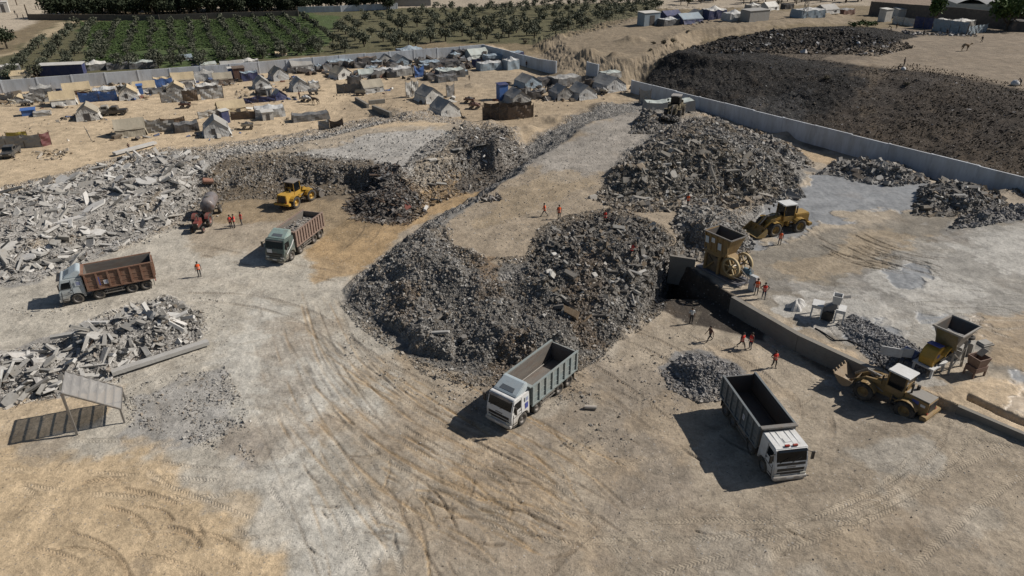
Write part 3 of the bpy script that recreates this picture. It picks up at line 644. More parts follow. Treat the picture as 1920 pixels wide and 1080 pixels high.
def scatter(poly, dens, smin, smax, pal, z=0.0, name=None, label=None, cat="rubble", flat=(0.5, 0.9), longer=1.0, fade=0.0, alpha=2.2, sink=0.25, m=None, world_xy=False, rubmin=0.0, tilt=0.6, clump=0.0, ret=False, mixg=0.35):
    bp = np.array(poly if world_xy else [P(*(q if len(q) == 3 else (*q, z))) for q in poly])
    x0, y0 = bp.min(0); x1, y1 = bp.max(0)
    N = int(dens * (x1 - x0) * (y1 - y0))
    x = rng.uniform(x0, x1, N); y = rng.uniform(y0, y1, N)
    ins, d = poly_sd(x, y, bp)
    keep = ins
    if fade: keep &= rng.random(N) < np.clip(d / fade, 0, 1)
    if rubmin: keep &= field(RUB, x, y) > rubmin * rng.random(N)
    if clump: keep &= (fbm(x, y, 2.5, 3, 77) + 0.35 * rng.normal(0, 1, N)) > (clump - 0.5)
    keep &= y > 22
    x, y = x[keep], y[keep]; N = len(x)
    u = rng.random(N)
    sz = smin * (1 - u * (1 - (smin / smax) ** alpha)) ** (-1 / alpha)
    dims = np.stack([sz * rng.uniform(0.8, 1.3 * longer, N), sz * rng.uniform(0.6, 1.0, N), sz * rng.uniform(*flat, N)], -1)
    V = (CUBE[None] + rng.normal(0, 0.11, (N, 8, 3))) * dims[:, None, :]
    V = np.einsum('nij,nkj->nki', rot_mats(N, tilt), V)
    zz = ground(x, y) + dims[:, 2] * (0.5 - sink)
    V += np.stack([x, y, zz], -1)[:, None, :]
    Q = (CQ[None] + 8 * np.arange(N)[:, None, None]).reshape(-1, 4)
    w = np.array([p[1] for p in pal]); ci = rng.choice(len(pal), N, p=w / w.sum())
    C = np.array([p[0] for p in pal])[ci] * rng.uniform(0.75, 1.25, (N, 1))
    C = C * (1 - mixg) + mixg * field(CR, x, y)
    C = np.repeat(C, 8, 0)
    if ret: return V.reshape(-1, 3), Q, C
    me = mesh_np(name, V.reshape(-1, 3), Q, m or STONE, {"Col": C})
    return tag(link(name, me), label, cat, kind="stuff")
def scatter_many(name, label, cat, specs, m=None):
    Vs, Qs, Cs, off = [], [], [], 0
    for sp in specs:
        v, q, c = scatter(ret=True, **sp)
        Vs.append(v); Qs.append(q + off); Cs.append(c); off += len(v)
    me = mesh_np(name, np.concatenate(Vs), np.concatenate(Qs), m or STONE, {"Col": np.concatenate(Cs)})
    return tag(link(name, me), label, cat, kind="stuff")

FRONT = [(636, 545), (665, 580), (735, 626), (798, 672), (880, 688), (960, 694), (1060, 674), (1125, 645), (1155, 615), (1210, 585), (1248, 552), (1262, 515), (1275, 480), (1240, 436), (1150, 405), (1060, 425), (1010, 450), (985, 505), (905, 512), (870, 500), (835, 470), (800, 425), (720, 470)]
scatter_many("heap_rubble", "dark grey crushed rubble covering the big heap behind the central white truck", "rubble", [
    dict(poly=FRONT, dens=170, smin=0.05, smax=0.32, pal=PAL_DARK, z=1.8, rubmin=0.0, alpha=2.5, sink=0.35, mixg=0.45, clump=0.12),
    dict(poly=[(985, 520), (1010, 450), (1060, 425), (1150, 403), (1240, 436), (1262, 480), (1180, 560), (1080, 580)], dens=5, smin=0.22, smax=0.8, pal=PAL_DARK, z=3, flat=(0.25, 0.6), longer=1.8, alpha=3),
    dict(poly=[(640, 545), (790, 428), (870, 495), (830, 600), (700, 600)], dens=30, smin=0.06, smax=0.4, pal=PAL_GREY, z=2),
    dict(poly=[(770, 430), (830, 390), (850, 430), (850, 470), (890, 500), (860, 505), (820, 475)], dens=30, smin=0.05, smax=0.25, pal=PAL_PALE, z=3.3)])
scatter_many("heap_rubble", "mixed grey rubble over the heap on the right of the loading ramp", "rubble", [
    dict(poly=[(1110, 368), (1180, 390), (1300, 378), (1430, 358), (1518, 345), (1490, 300), (1400, 250), (1330, 226), (1240, 250), (1165, 300)], dens=75, smin=0.07, smax=0.5, pal=PAL_DARK, z=3.5, alpha=2.5, sink=0.35, mixg=0.45),
    dict(poly=[(1110, 368), (1180, 390), (1300, 378), (1430, 358), (1518, 345), (1440, 300), (1300, 280), (1200, 300)], dens=1.6, smin=0.3, smax=1.1, pal=PAL_GREY, z=3.5, flat=(0.2, 0.5), longer=2),
    dict(poly=[(1300, 262), (1340, 235), (1430, 280), (1500, 330), (1400, 290)], dens=20, smin=0.09, smax=0.35, pal=PAL_PALE, z=4.5)])
scatter_many("bank_rubble", "pale concrete rubble spilling down the left bank towards the brown truck", "rubble", [
    dict(poly=[(-250, 512), (0, 512), (60, 505), (115, 484), (200, 452), (300, 414), (350, 388), (400, 330), (430, 285), (320, 268), (240, 282), (100, 325), (0, 347), (-200, 350)], dens=36, smin=0.06, smax=0.45, pal=PAL_PALE, z=1.5, flat=(0.2, 0.6), longer=1.8, alpha=2.3, sink=0.35),
    dict(poly=[(-150, 505), (0, 505), (100, 480), (200, 448), (300, 405), (345, 375), (390, 320), (330, 278), (240, 290), (100, 332), (0, 352), (-150, 360)], dens=0.9, smin=0.35, smax=1.0, pal=[((0.36, 0.355, 0.34), 4), ((0.26, 0.255, 0.24), 3), ((0.5, 0.49, 0.47), 1.5)], z=1.7, flat=(0.12, 0.3), longer=2.6, tilt=0.45, sink=0.15, alpha=1.8, mixg=0.2),
    dict(poly=[(0, 500), (100, 478), (290, 405), (340, 370), (390, 320), (330, 285), (110, 335), (0, 355)], dens=0.9, smin=0.03, smax=0.07, pal=[((0.06, 0.04, 0.03), 3), ((0.03, 0.03, 0.03), 2)], z=1.7, flat=(0.8, 1.2), longer=16, tilt=0.5, sink=-3, alpha=1.5, mixg=0.0),
    dict(poly=[(120, 484), (200, 455), (300, 416), (345, 390), (420, 400), (340, 440), (200, 475)], dens=9, smin=0.08, smax=0.3, pal=PAL_PALE, z=0, clump=0.4),
    dict(poly=[(400, 300), (560, 270), (690, 240), (780, 215), (830, 225), (760, 205), (690, 210), (560, 245), (420, 265)], dens=20, smin=0.10, smax=0.45, pal=PAL_PALE, z=2.6)])
scatter_many("bank_rubble", "dark earthy rubble on the cut face behind the yellow loader", "rubble", [
    dict(poly=[(345, 388), (395, 358), (450, 354), (600, 348), (662, 348), (700, 368), (730, 345), (690, 310), (560, 296), (430, 300), (360, 340)], dens=34, smin=0.06, smax=0.45, pal=PAL_DARK, z=1.5, sink=0.35, mixg=0.5),
    dict(poly=[(300, 400), (400, 355), (420, 375), (330, 420)], dens=12, smin=0.1, smax=0.5, pal=PAL_GREY, z=0.5),
    dict(poly=[(720, 360), (760, 378), (850, 345), (910, 328), (960, 322), (998, 292), (950, 235), (900, 222), (850, 250), (780, 290)], dens=30, smin=0.07, smax=0.6, pal=PAL_DARK, z=2, flat=(0.25, 0.7), longer=1.6, sink=0.35, mixg=0.45)])
scatter_many("slab_heap_rubble", "broken grey concrete lumps in the low heap behind the tilted canopy", "rubble", [
    dict(poly=[(-100, 770), (0, 758), (60, 742), (135, 728), (205, 722), (260, 672), (335, 650), (390, 615), (380, 578), (320, 550), (235, 560), (165, 598), (95, 636), (0, 650), (-100, 655)], dens=55, smin=0.06, smax=0.4, pal=PAL_PALE, z=0.6, flat=(0.25, 0.7), longer=1.7, alpha=2.3, sink=0.35),
    dict(poly=[(0, 752), (60, 735), (200, 712), (260, 665), (340, 635), (372, 600), (310, 562), (180, 605), (90, 645), (0, 660)], dens=1.4, smin=0.35, smax=0.9, pal=[((0.36, 0.355, 0.34), 4), ((0.26, 0.255, 0.24), 3), ((0.5, 0.49, 0.47), 1)], z=0.9, flat=(0.12, 0.35), longer=2.6, tilt=0.45, sink=0.15, alpha=1.8, mixg=0.2),
    dict(poly=[(0, 750), (200, 712), (340, 635), (372, 600), (310, 562), (90, 645), (0, 660)], dens=1.4, smin=0.03, smax=0.07, pal=[((0.06, 0.04, 0.03), 3), ((0.03, 0.03, 0.03), 2)], z=1, flat=(0.8, 1.2), longer=16, tilt=0.5, sink=-3, alpha=1.5, mixg=0.0),
    dict(poly=[(240, 620), (300, 560), (370, 575), (375, 620), (300, 640)], dens=25, smin=0.1, smax=0.6, pal=PAL_DARK, z=1, flat=(0.3, 0.8), longer=1.8)])
scatter_many("wall_rubble", "dark grey rubble piled along the foot of the right compound wall", "rubble", [
    dict(poly=[(1325, 252), (1420, 294), (1500, 303), (1535, 292), (1490, 260), (1430, 238), (1380, 230)], dens=14, smin=0.12, smax=0.9, pal=PAL_GREY, z=1.5, flat=(0.25, 0.7), longer=1.5),
    dict(poly=[(1526, 315), (1600, 338), (1680, 348), (1745, 338), (1725, 303), (1640, 282), (1565, 286)], dens=18, smin=0.12, smax=0.9, pal=PAL_GREY, z=1.8, flat=(0.25, 0.7), longer=1.5),
    dict(poly=[(1712, 398), (1780, 401), (1862, 395), (1895, 378), (1855, 342), (1780, 332), (1727, 345)], dens=22, smin=0.12, smax=0.9, pal=PAL_DARK, z=2, flat=(0.25, 0.6), longer=1.8),
    dict(poly=[(1775, 428), (1850, 421), (1960, 400), (2100, 402), (2050, 368), (1900, 383), (1800, 402)], dens=16, smin=0.12, smax=0.5, pal=PAL_GRAVEL, z=1.8)])
scatter_many("gravel", "loose grey crushed gravel lying in cones and patches about the yard", "gravel", [
    dict(poly=[(1240, 690), (1258, 722), (1310, 746), (1370, 742), (1402, 712), (1384, 678), (1330, 660), (1275, 662)], dens=160, smin=0.06, smax=0.28, pal=PAL_GRAVEL, z=0.5),
    dict(poly=[(1258, 412), (1268, 448), (1330, 474), (1398, 462), (1420, 440), (1390, 398), (1335, 380), (1280, 386)], dens=45, smin=0.10, smax=0.5, pal=PAL_GREY, z=3),
    dict(poly=[(1565, 606), (1600, 587), (1680, 626), (1750, 665), (1738, 704), (1640, 686)], dens=70, smin=0.07, smax=0.25, pal=PAL_GRAVEL, z=1.7),
    dict(poly=[(1180, 238), (1192, 218), (1225, 200), (1250, 222), (1240, 240)], dens=20, smin=0.15, smax=0.5, pal=PAL_DARK, z=4.8),
    dict(poly=[(230, 730), (420, 680), (470, 780), (480, 870), (400, 850), (330, 820), (240, 800)], dens=55, smin=0.05, smax=0.22, pal=PAL_GREY, clump=0.55),
    dict(poly=[(620, 600), (800, 690), (1000, 710), (1150, 660), (1220, 700), (1100, 760), (860, 770), (660, 700)], dens=16, smin=0.05, smax=0.22, pal=PAL_GREY, clump=0.6),
    dict(poly=[(1080, 640), (1280, 620), (1300, 740), (1200, 900), (1050, 840)], dens=9, smin=0.05, smax=0.20, pal=PAL_GREY, clump=0.6),
    dict(poly=[(-100, 580), (100, 600), (260, 560), (420, 560), (430, 680), (340, 690), (360, 560)], dens=10, smin=0.05, smax=0.2, pal=PAL_PALE, clump=0.6),
    dict(poly=[(480, 700), (1300, 740), (1920, 860), (2200, 1080), (500, 1200)], dens=3, smin=0.035, smax=0.12, pal=PAL_PALE, clump=0.5, flat=(.3,.5)),
    dict(poly=[(840, 400), (1000, 300), (1200, 210), (1300, 230), (1150, 320), (1260, 400), (1100, 420), (950, 480)], dens=5, smin=0.05, smax=0.18, pal=PAL_PALE, z=3.5, flat=(.3, .6)),
    dict(poly=[(430, 290), (700, 240), (860, 240), (800, 300), (700, 320)], dens=3, smin=0.08, smax=0.3, pal=PAL_PALE, z=3)])
scatter_many("rubbish", "burnt black rubbish spread over the slope of the tip beyond the wall", "rubbish", [
    dict(poly=TIPPOLY, dens=10, smin=0.08, smax=0.34, pal=PAL_CHAR, z=3.5, flat=(0.15, 0.4), longer=1.6, tilt=0.3, sink=0.4, alpha=2.4, mixg=0.45),
    dict(poly=[(1290, 85), (1450, 50), (1600, 52), (1720, 85), (1650, 105), (1500, 100), (1330, 100)], dens=3, smin=0.2, smax=0.9, pal=PAL_CHAR + [((0.4, 0.4, 0.4), 0.6)], z=6.5, flat=(0.3, 0.9))], m=RUBBISH)
scatter_many("scrap_metal", "tangled dark scrap and twisted bars in the heap beside the gully road", "scrap", [
    dict(poly=[(640, 380), (668, 405), (762, 412), (800, 388), (785, 352), (735, 332), (690, 338)], dens=26, smin=0.10, smax=0.36, pal=[((0.05, 0.05, 0.052), 6), ((0.10, 0.10, 0.105), 3), ((0.22, 0.23, 0.24), 1.2), ((0.10, 0.06, 0.04), 2)], z=0.8, flat=(0.15, 0.5), longer=5, tilt=0.45),
    dict(poly=[(895, 378), (905, 364), (935, 366), (942, 375), (920, 380)], dens=14, smin=0.15, smax=0.5, pal=[((0.12, 0.12, 0.125), 3), ((0.3, 0.31, 0.32), 1)], z=3.1, flat=(0.15, 0.5), longer=4, tilt=0.9)], m=RUBBISH)

# ------------------------------------------------------------------ building blocks for objects
class MB:
    def __init__(s): s.v = []; s.f = []; s.mi = []; s.cur = 0; s.sm = []; s.smooth = False
    def add(s, vs, fs):
        o = len(s.v); s.v += [tuple(map(float, p)) for p in vs]
        for f in fs: s.f.append([i + o for i in f]); s.mi.append(s.cur); s.sm.append(s.smooth)
        return s
    def box(s, c, d, rz=0.0, rot=None, taper=1.0):
        x, y, z = d[0] / 2, d[1] / 2, d[2] / 2
        vs = [(-x, -y, -z), (x, -y, -z), (x, y, -z), (-x, y, -z), (-x * taper, -y * taper, z), (x * taper, -y * taper, z), (x * taper, y * taper, z), (-x * taper, y * taper, z)]
        M = rot if rot is not None else Matrix.Rotation(rz, 3, 'Z')
        vs = [M @ Vector(p) + Vector(c) for p in vs]
        return s.add(vs, [(0, 3, 2, 1), (4, 5, 6, 7), (0, 1, 5, 4), (1, 2, 6, 5), (2, 3, 7, 6), (3, 0, 4, 7)])
    def bar(s, a, b, w, h=None):
        a, b = Vector(a), Vector(b); h = h or w
        d = b - a; L = d.length
        q = d.to_track_quat('X', 'Z').to_matrix()
        return s.box((a + b) / 2, (L, w, h), rot=q)
    def prism(s, prof, y0, y1, fn=None):          # profile in x,z extruded along y
        n = len(prof)
        vs = [(x, y0, z) for x, z in prof] + [(x, y1, z) for x, z in prof]
        if fn: vs = [fn(*p) for p in vs]
        fs = [tuple(range(n)), tuple(range(2 * n - 1, n - 1, -1))] + [((i + 1) % n, i, n + i, n + (i + 1) % n) for i in range(n)]
        return s.add(vs, fs)
    def cyl(s, a, b, r0, r1=None, n=14, caps=True):
        a, b = Vector(a), Vector(b); r1 = r0 if r1 is None else r1
        q = (b - a).to_track_quat('Z', 'Y').to_matrix()
        vs = []
        for c, r in ((a, r0), (b, r1)):
            for k in range(n):
                t = 2 * math.pi * k / n
                vs.append(c + q @ Vector((r * math.cos(t), r * math.sin(t), 0)))
        fs = [(k, (k + 1) % n, n + (k + 1) % n, n + k) for k in range(n)]
        s.add(vs, fs)
        if caps:
            sm = s.smooth; s.smooth = False
            s.add(vs[:n], [tuple(range(n - 1, -1, -1))]); s.add(vs[n:], [tuple(range(n))]); s.smooth = sm
        return s
    def tube(s, pts, r, n=8):
        pts = [Vector(p) for p in pts]; vs = []
        rs = r if isinstance(r, (list, tuple)) else [r] * len(pts)
        for i, p in enumerate(pts):
            d = (pts[min(i + 1, len(pts) - 1)] - pts[max(i - 1, 0)]).normalized()
            q = d.to_track_quat('Z', 'Y').to_matrix()
            vs += [p + q @ Vector((rs[i] * math.cos(2 * math.pi * k / n), rs[i] * math.sin(2 * math.pi * k / n), 0)) for k in range(n)]
        fs = [(i * n + k, i * n + (k + 1) % n, (i + 1) * n + (k + 1) % n, (i + 1) * n + k) for i in range(len(pts) - 1) for k in range(n)]
        fs += [tuple(range(n - 1, -1, -1)), tuple(range((len(pts) - 1) * n, len(pts) * n))]
        return s.add(vs, fs)
    def lathe(s, prof, c, axis='Y', n=22):        # profile (radius, offset along the axis)
        vs = []
        for r, o in prof:
            for k in range(n):
                t = 2 * math.pi * k / n
                p = (r * math.cos(t), o, r * math.sin(t)) if axis == 'Y' else (r * math.cos(t), r * math.sin(t), o) if axis == 'Z' else (o, r * math.cos(t), r * math.sin(t))
                vs.append((p[0] + c[0], p[1] + c[1], p[2] + c[2]))
        m = len(prof)
        fs = [(i * n + k, i * n + (k + 1) % n, (i + 1) * n + (k + 1) % n, (i + 1) * n + k) for i in range(m - 1) for k in range(n)]
        return s.add(vs, fs)
    def grid(s, fn, nu, nv):
        vs = [fn(i / nu, j / nv) for j in range(nv + 1) for i in range(nu + 1)]
        return s.add(vs, [(j * (nu + 1) + i, j * (nu + 1) + i + 1, (j + 1) * (nu + 1) + i + 1, (j + 1) * (nu + 1) + i) for j in range(nv) for i in range(nu)])
    def mesh(s, name, mats, bevel=0.0, recalc=True):
        me = bpy.data.meshes.new(name); me.from_pydata(s.v, [], s.f)
        for m in (mats if isinstance(mats, (list, tuple)) else [mats]): me.materials.append(m)
        me.polygons.foreach_set("material_index", s.mi); me.polygons.foreach_set("use_smooth", s.sm)
        if recalc or bevel:
            bm = bmesh.new(); bm.from_mesh(me)
            if recalc: bmesh.ops.recalc_face_normals(bm, faces=bm.faces)
            if bevel: bmesh.ops.bevel(bm, geom=[e for e in bm.edges if len(e.link_faces) == 2 and e.calc_face_angle(0) > 0.5], offset=bevel, segments=2, affect='EDGES', clamp_overlap=True)
            bm.to_mesh(me); bm.free()
        me.update()
        return me
    def build(s, name, mats, parent=None, bevel=0.0, recalc=True):
        return link(name, s.mesh(name, mats, bevel, recalc), parent)
def place(o, loc, rz=0.0): o.location = loc; o.rotation_euler = (0, 0, rz); return o
def copy_tree(o, parent=None):
    c = o.copy(); COL.objects.link(c); c.parent = parent
    for ch in o.children: copy_tree(ch, c)
    return c

RUBBER = mat("rubber", (0.028, 0.027, 0.026), 0.85, 0, 0.75, (0.16, 0.14, 0.115), 2.0)
RIM = mat("rim_steel", (0.16, 0.155, 0.15), 0.6, 0.2, 0.6, scale=3, rust=0.3)
CHASSIS = mat("chassis_black", (0.03, 0.03, 0.03), 0.7, 0, 0.6, (0.15, 0.125, 0.10), 2)
BLACK = mat("black_plastic", (0.02, 0.02, 0.021), 0.5, 0, 0.4, (0.12, 0.10, 0.08), 2)
GLASS = glass()
WHITE = mat("white_paint", (0.62, 0.63, 0.63), 0.42, 0, 0.45, (0.34, 0.31, 0.27), 1.1, low=0.7)
LAMP = mat("lamp_glass", (0.55, 0.54, 0.48), 0.2, 0, 0.3, scale=3)
REDL = mat("red_lamp", (0.30, 0.03, 0.02), 0.3, 0, 0.3, scale=3)
LINER = mat("bed_steel", (0.15, 0.14, 0.13), 0.55, 0.15, 0.55, (0.24, 0.21, 0.175), 0.9, rust=0.35, stretch=(0.35, 1, 1.6))
LINERD = mat("bed_steel_dark", (0.07, 0.066, 0.062), 0.6, 0.15, 0.4, (0.13, 0.11, 0.09), 0.9, rust=0.3)
STEEL = mat("worn_steel", (0.20, 0.195, 0.185), 0.5, 0.3, 0.5, scale=1.5, rust=0.35)
CAT = mat("machine_yellow", (0.42, 0.255, 0.035), 0.55, 0, 0.6, (0.20, 0.155, 0.10), 1.1, rust=0.25)
OCHREP = mat("dusty_ochre_paint", (0.25, 0.165, 0.062), 0.65, 0, 0.7, (0.20, 0.155, 0.105), 1.2, rust=0.3)
YELLOWP = mat("bright_yellow_paint", (0.44, 0.265, 0.035), 0.55, 0, 0.5, (0.25, 0.18, 0.10), 1.1, rust=0.15)
PLATE = mat("white_placard", (0.62, 0.63, 0.63), 0.5, 0, 0.25, scale=3)
BLUEP = mat("blue_banner", (0.05, 0.07, 0.28), 0.6, 0, 0.35, scale=2)

_wheel_cache = {}
def wheel_mesh(r, w, n=24, lugs=0):
    k = (r, w, lugs)
    if k not in _wheel_cache:
        t = MB(); t.smooth = True
        t.lathe([(r * 0.56, -w * 0.40), (r * 0.66, -w * 0.5), (r * 0.93, -w * 0.5), (r, -w * 0.36), (r, w * 0.36), (r * 0.93, w * 0.5), (r * 0.66, w * 0.5), (r * 0.56, w * 0.40), (r * 0.56, -w * 0.40)], (0, 0, 0), n=n)
        t.smooth = False
        for i in range(lugs):
            for sgn in (-1, 1):
                a = 2 * math.pi * (i + 0.25 * (sgn + 1)) / lugs
                t.box((math.cos(a) * r * 1.005, sgn * w * 0.22, math.sin(a) * r * 1.005), (r * 0.07, w * 0.46, r * 0.13), rot=Matrix.Rotation(-a, 3, 'Y'))
        rm = MB(); rm.smooth = True
        rm.lathe([(0.02, 0.22 * w), (r * 0.22, 0.22 * w), (r * 0.26, 0.10 * w), (r * 0.46, 0.02 * w), (r * 0.52, 0.32 * w), (r * 0.57, 0.40 * w)], (0, 0, 0), n=18)
        rm.lathe([(r * 0.57, -0.40 * w), (r * 0.5, -0.3 * w), (0.02, -0.25 * w)], (0, 0, 0), n=18)
        rm.smooth = False
        for i in range(8):
            a = 2 * math.pi * i / 8
            rm.box((math.cos(a) * r * 0.36, 0.08 * w, math.sin(a) * r * 0.36), (r * 0.09, 0.06 * w, r * 0.09), rot=Matrix.Rotation(-a, 3, 'Y'))
        _wheel_cache[k] = (t.mesh("wheel", RUBBER), rm)
    return _wheel_cache[k]
def wheel(parent, x, y, r, w, rim=None, lugs=0, steer=0.0):
    tm, rmb = wheel_mesh(r, w, lugs=lugs)
    o = link("wheel", tm, parent); o.location = (x, y, r); o.rotation_euler = (0, random.uniform(0, 1), steer + (0 if y > 0 else math.pi))
    rk = (r, w, (rim or RIM).name)
    if rk not in _wheel_cache: _wheel_cache[rk] = rmb.mesh("rim", rim or RIM)
    link("rim", _wheel_cache[rk], o)
    return o

# ------------------------------------------------------------------ tipper trucks
def tipper(label, loc, rz, cabm, bedm, ribm, liner, deflector=True, lights=False, load=False, deflm=None, grime=None, ribs=7, kz=1.0):
    T = thing("tipper_truck", label, "truck", loc, rz, "tipper trucks in the yard")
    m = MB()
    for y in (-0.42, 0.42): m.box((-2.95, y, 0.92), (7.6, 0.10, 0.26))
    for x in (0.4, -0.9, -1.85, -3.2, -4.75, -6.05, -6.6): m.box((x, 0, 0.90), (0.14, 0.74, 0.16))
    for x in (0, -1.85, -4.75, -6.05): m.cyl((x, -1.0, 0.53), (x, 1.0, 0.53), 0.09, n=8)
    m.build("chassis", CHASSIS, T)
    # cab
    def nar(x, y, z):
        k = 1 - max(0, z - 1.5) * 0.045 - max(0, x - 1.0) * 0.10
        return (x, y * k, z)
    prof = [(1.36, 0.55), (0.66, 0.52), (0.60, 0.85), (0.42, 1.08), (0.0, 1.17), (-0.42, 1.08), (-0.60, 0.85), (-0.64, 0.66), (-0.82, 0.66), (-0.82, 2.72), (0.90, 2.76), (1.02, 2.70), (1.30, 1.78), (1.38, 1.35)]
    cb = MB(); cb.prism(prof, -1.22, 1.22, nar)
    cab = cb.build("cab", cabm, T, bevel=0.05)
    def on_front(y0, y1, z0, z1, out=0.012, th=0.03):
        def xf(z): return 1.30 + (1.02 - 1.30) * (z - 1.78) / (2.70 - 1.78) if z > 1.78 else (1.38 + (1.30 - 1.38) * (z - 1.35) / 0.43 if z > 1.35 else 1.36 + 0.02 * (z - 0.55) / 0.8)
        w = MB(); x0, x1 = xf(z0) + out, xf(z1) + out
        w.add([(x0, y0, z0), (x0, y1, z0), (x1, y1, z1), (x1, y0, z1), (x0 - th, y0, z0), (x0 - th, y1, z0), (x1 - th, y1, z1), (x1 - th, y0, z1)],
              [(0, 1, 2, 3), (7, 6, 5, 4), (0, 4, 5, 1), (1, 5, 6, 2), (2, 6, 7, 3), (3, 7, 4, 0)])
        return w
    on_front(-1.05, 1.05, 1.84, 2.58).build("windscreen", GLASS, cab)
    on_front(-0.95, 0.95, 1.12, 1.36).build("grille", BLACK, cab)
    g2 = on_front(-0.95, 0.95, 0.86, 1.04)
    g2.build("grille", BLACK, cab)
    if lights:
        on_front(-1.0, 1.0, 1.56, 1.74).build("wiper_panel", BLACK, cab)
    bp = MB(); bp.box((1.38, 0, 0.62), (0.26, 2.36, 0.26)); bp.box((1.42, 0, 0.46), (0.16, 2.1, 0.12)); bp.build("bumper", grime or cabm, cab, bevel=0.03)
    np_ = MB(); np_.box((1.518, 0, 0.62), (0.012, 0.5, 0.12)); np_.build("number_plate", PLATE, cab)
    wp = MB()
    for y in (-0.55, 0.35): wp.bar((1.325, y - 0.3, 1.80), (1.245, y + 0.35, 2.1), 0.03, 0.02)
    wp.build("wiper", BLACK, cab)
    bd = on_front(-0.32, 0.32, 1.42, 1.50, 0.014); bd.build("badge_bar", STEEL, cab)
    for s in (-1, 1):
        fg = MB(); fg.box((1.515, s * 0.78, 0.60), (0.02, 0.22, 0.10)); fg.build("fog_lamp", LAMP, cab)
        cr = MB(); cr.bar((1.20, s * 1.19, 0.55), (1.12, s * 1.17, 1.55), 0.05, 0.03); cr.build("corner_trim", BLACK, cab)
    for s in (-1, 1):
        h = MB(); h.box((1.375, s * 0.90, 0.84), (0.12, 0.40, 0.20)); h.build("headlight", LAMP, cab, bevel=0.02)
        w = MB()
        k = lambda z: s * (1.22 * (1 - max(0, z - 1.5) * 0.045) + 0.004)
        q = [(1.10, 1.80), (0.92, 2.42), (0.25, 2.44), (0.25, 1.80)]
        w.add([(x, k(z), z) for x, z in q] + [(x, k(z) - s * 0.03, z) for x, z in q], [(0, 1, 2, 3), (7, 6, 5, 4)] + [(i, (i + 1) % 4, 4 + (i + 1) % 4, 4 + i) for i in range(4)])
        w.build("side_window", GLASS, cab)
        d = MB()
        d.bar((0.18, k(1.2) + s * 0.002, 1.2), (0.18, k(2.6), 2.6), 0.03, 0.012); d.bar((0.18, k(1.3), 1.3), (1.15, k(1.3), 1.3), 0.03, 0.012)
        d.box((0.32, k(1.6) + s * 0.01, 1.58), (0.16, 0.03, 0.05))
        d.build("door_seam", BLACK, cab)
        mi = MB(); mi.bar((1.12, s * 1.18, 2.45), (1.22, s * 1.46, 2.42), 0.04); mi.box((1.22, s * 1.46, 2.14), (0.10, 0.20, 0.62)); mi.build("mirror", BLACK, cab)
        st = MB(); st.box((0.98, s * 1.16, 0.48), (0.5, 0.14, 0.08)); st.box((0.98, s * 1.19, 0.74), (0.5, 0.06, 0.06)); st.build("step", CHASSIS, cab)
        fl = MB(); arc = [(0.66 * math.cos(t), 0.53 + 0.66 * math.sin(t)) for t in np.linspace(0.15, math.pi - 0.15, 9)]
        for i in range(8): fl.bar((arc[i][0] - 1.85, s * 1.02, arc[i][1]), (arc[i + 1][0] - 1.85, s * 1.02, arc[i + 1][1]), 0.36, 0.03)
        fl.build("mudguard", CHASSIS, T)
    vis = MB(); vis.bar((1.18, -1.0, 2.66), (1.18, 1.0, 2.66), 0.26, 0.03); vis.build("sun_visor", BLACK if not lights else GLASS, cab)
    if deflector:
        df = MB(); df.prism([(0.72, 2.78), (0.55, 2.90), (-0.45, 3.38), (-0.62, 3.40), (-0.80, 3.30), (-0.80, 2.735)], -1.08, 1.08, lambda x, y, z: (x, y * (1 - 0.16 * max(0, z - 2.8)), z))
        dd = df.build("roof_deflector", deflm or cabm, T, bevel=0.05)
        wv = MB(); wv.add([(0.50, -0.62, 2.945), (0.50, 0.62, 2.945), (0.16, 0.56, 3.105), (0.16, -0.56, 3.105), (0.50, -0.62, 2.915), (0.50, 0.62, 2.915), (0.16, 0.56, 3.075), (0.16, -0.56, 3.075)], [(0, 1, 2, 3), (7, 6, 5, 4), (0, 4, 5, 1), (1, 5, 6, 2), (2, 6, 7, 3), (3, 7, 4, 0)])
        wv.build("deflector_window", mat("smoky_panel", (0.10, 0.12, 0.14), 0.25, 0, 0.3), dd)
    else:
        hd = MB(); hd.box((0.25, 0.0, 2.765), (0.42, 0.46, 0.05)); hd.build("roof_hatch", cabm, cab, bevel=0.01)
        rb = MB()
        for y in (-0.7, -0.3, 0.3, 0.7): rb.box((0.0, y, 2.752), (1.5, 0.03, 0.03))
        rb.build("roof_rib", cabm, cab)
        for y in (-0.28, 0.28):
            l_ = MB(); l_.box((0.86, y, 2.84), (0.16, 0.34, 0.12)); l_.build("roof_lamp", REDL, cab, bevel=0.02)
    # body
    x0, x1, zb, zt, hw = -0.98, -7.05, 1.22, 2.92, 1.25
    lin = MB()
    lin.box(((x0 + x1) / 2, 0, zb + 0.05), (x0 - x1, 2 * hw - 0.10, 0.08))
    for s in (-1, 1): lin.box(((x0 + x1) / 2, s * (hw - 0.085), (zb + zt) / 2 + 0.03), (x0 - x1 - 0.02, 0.05, zt - zb - 0.08))
    lin.box((x0 - 0.085, 0, (zb + zt) / 2 + 0.03), (0.05, 2 * hw - 0.24, zt - zb - 0.08)); lin.box((x1 + 0.085, 0, (zb + zt) / 2), (0.05, 2 * hw - 0.24, zt - zb - 0.12))
    for s in (-1, 1): lin.box(((x0 + x1) / 2, s * (hw - 0.18), zb + 0.16), (x0 - x1 - 0.2, 0.05, 0.25), rot=Matrix.Rotation(s * 0.75, 3, 'X'))
    lin.build("bed_liner", liner, T)
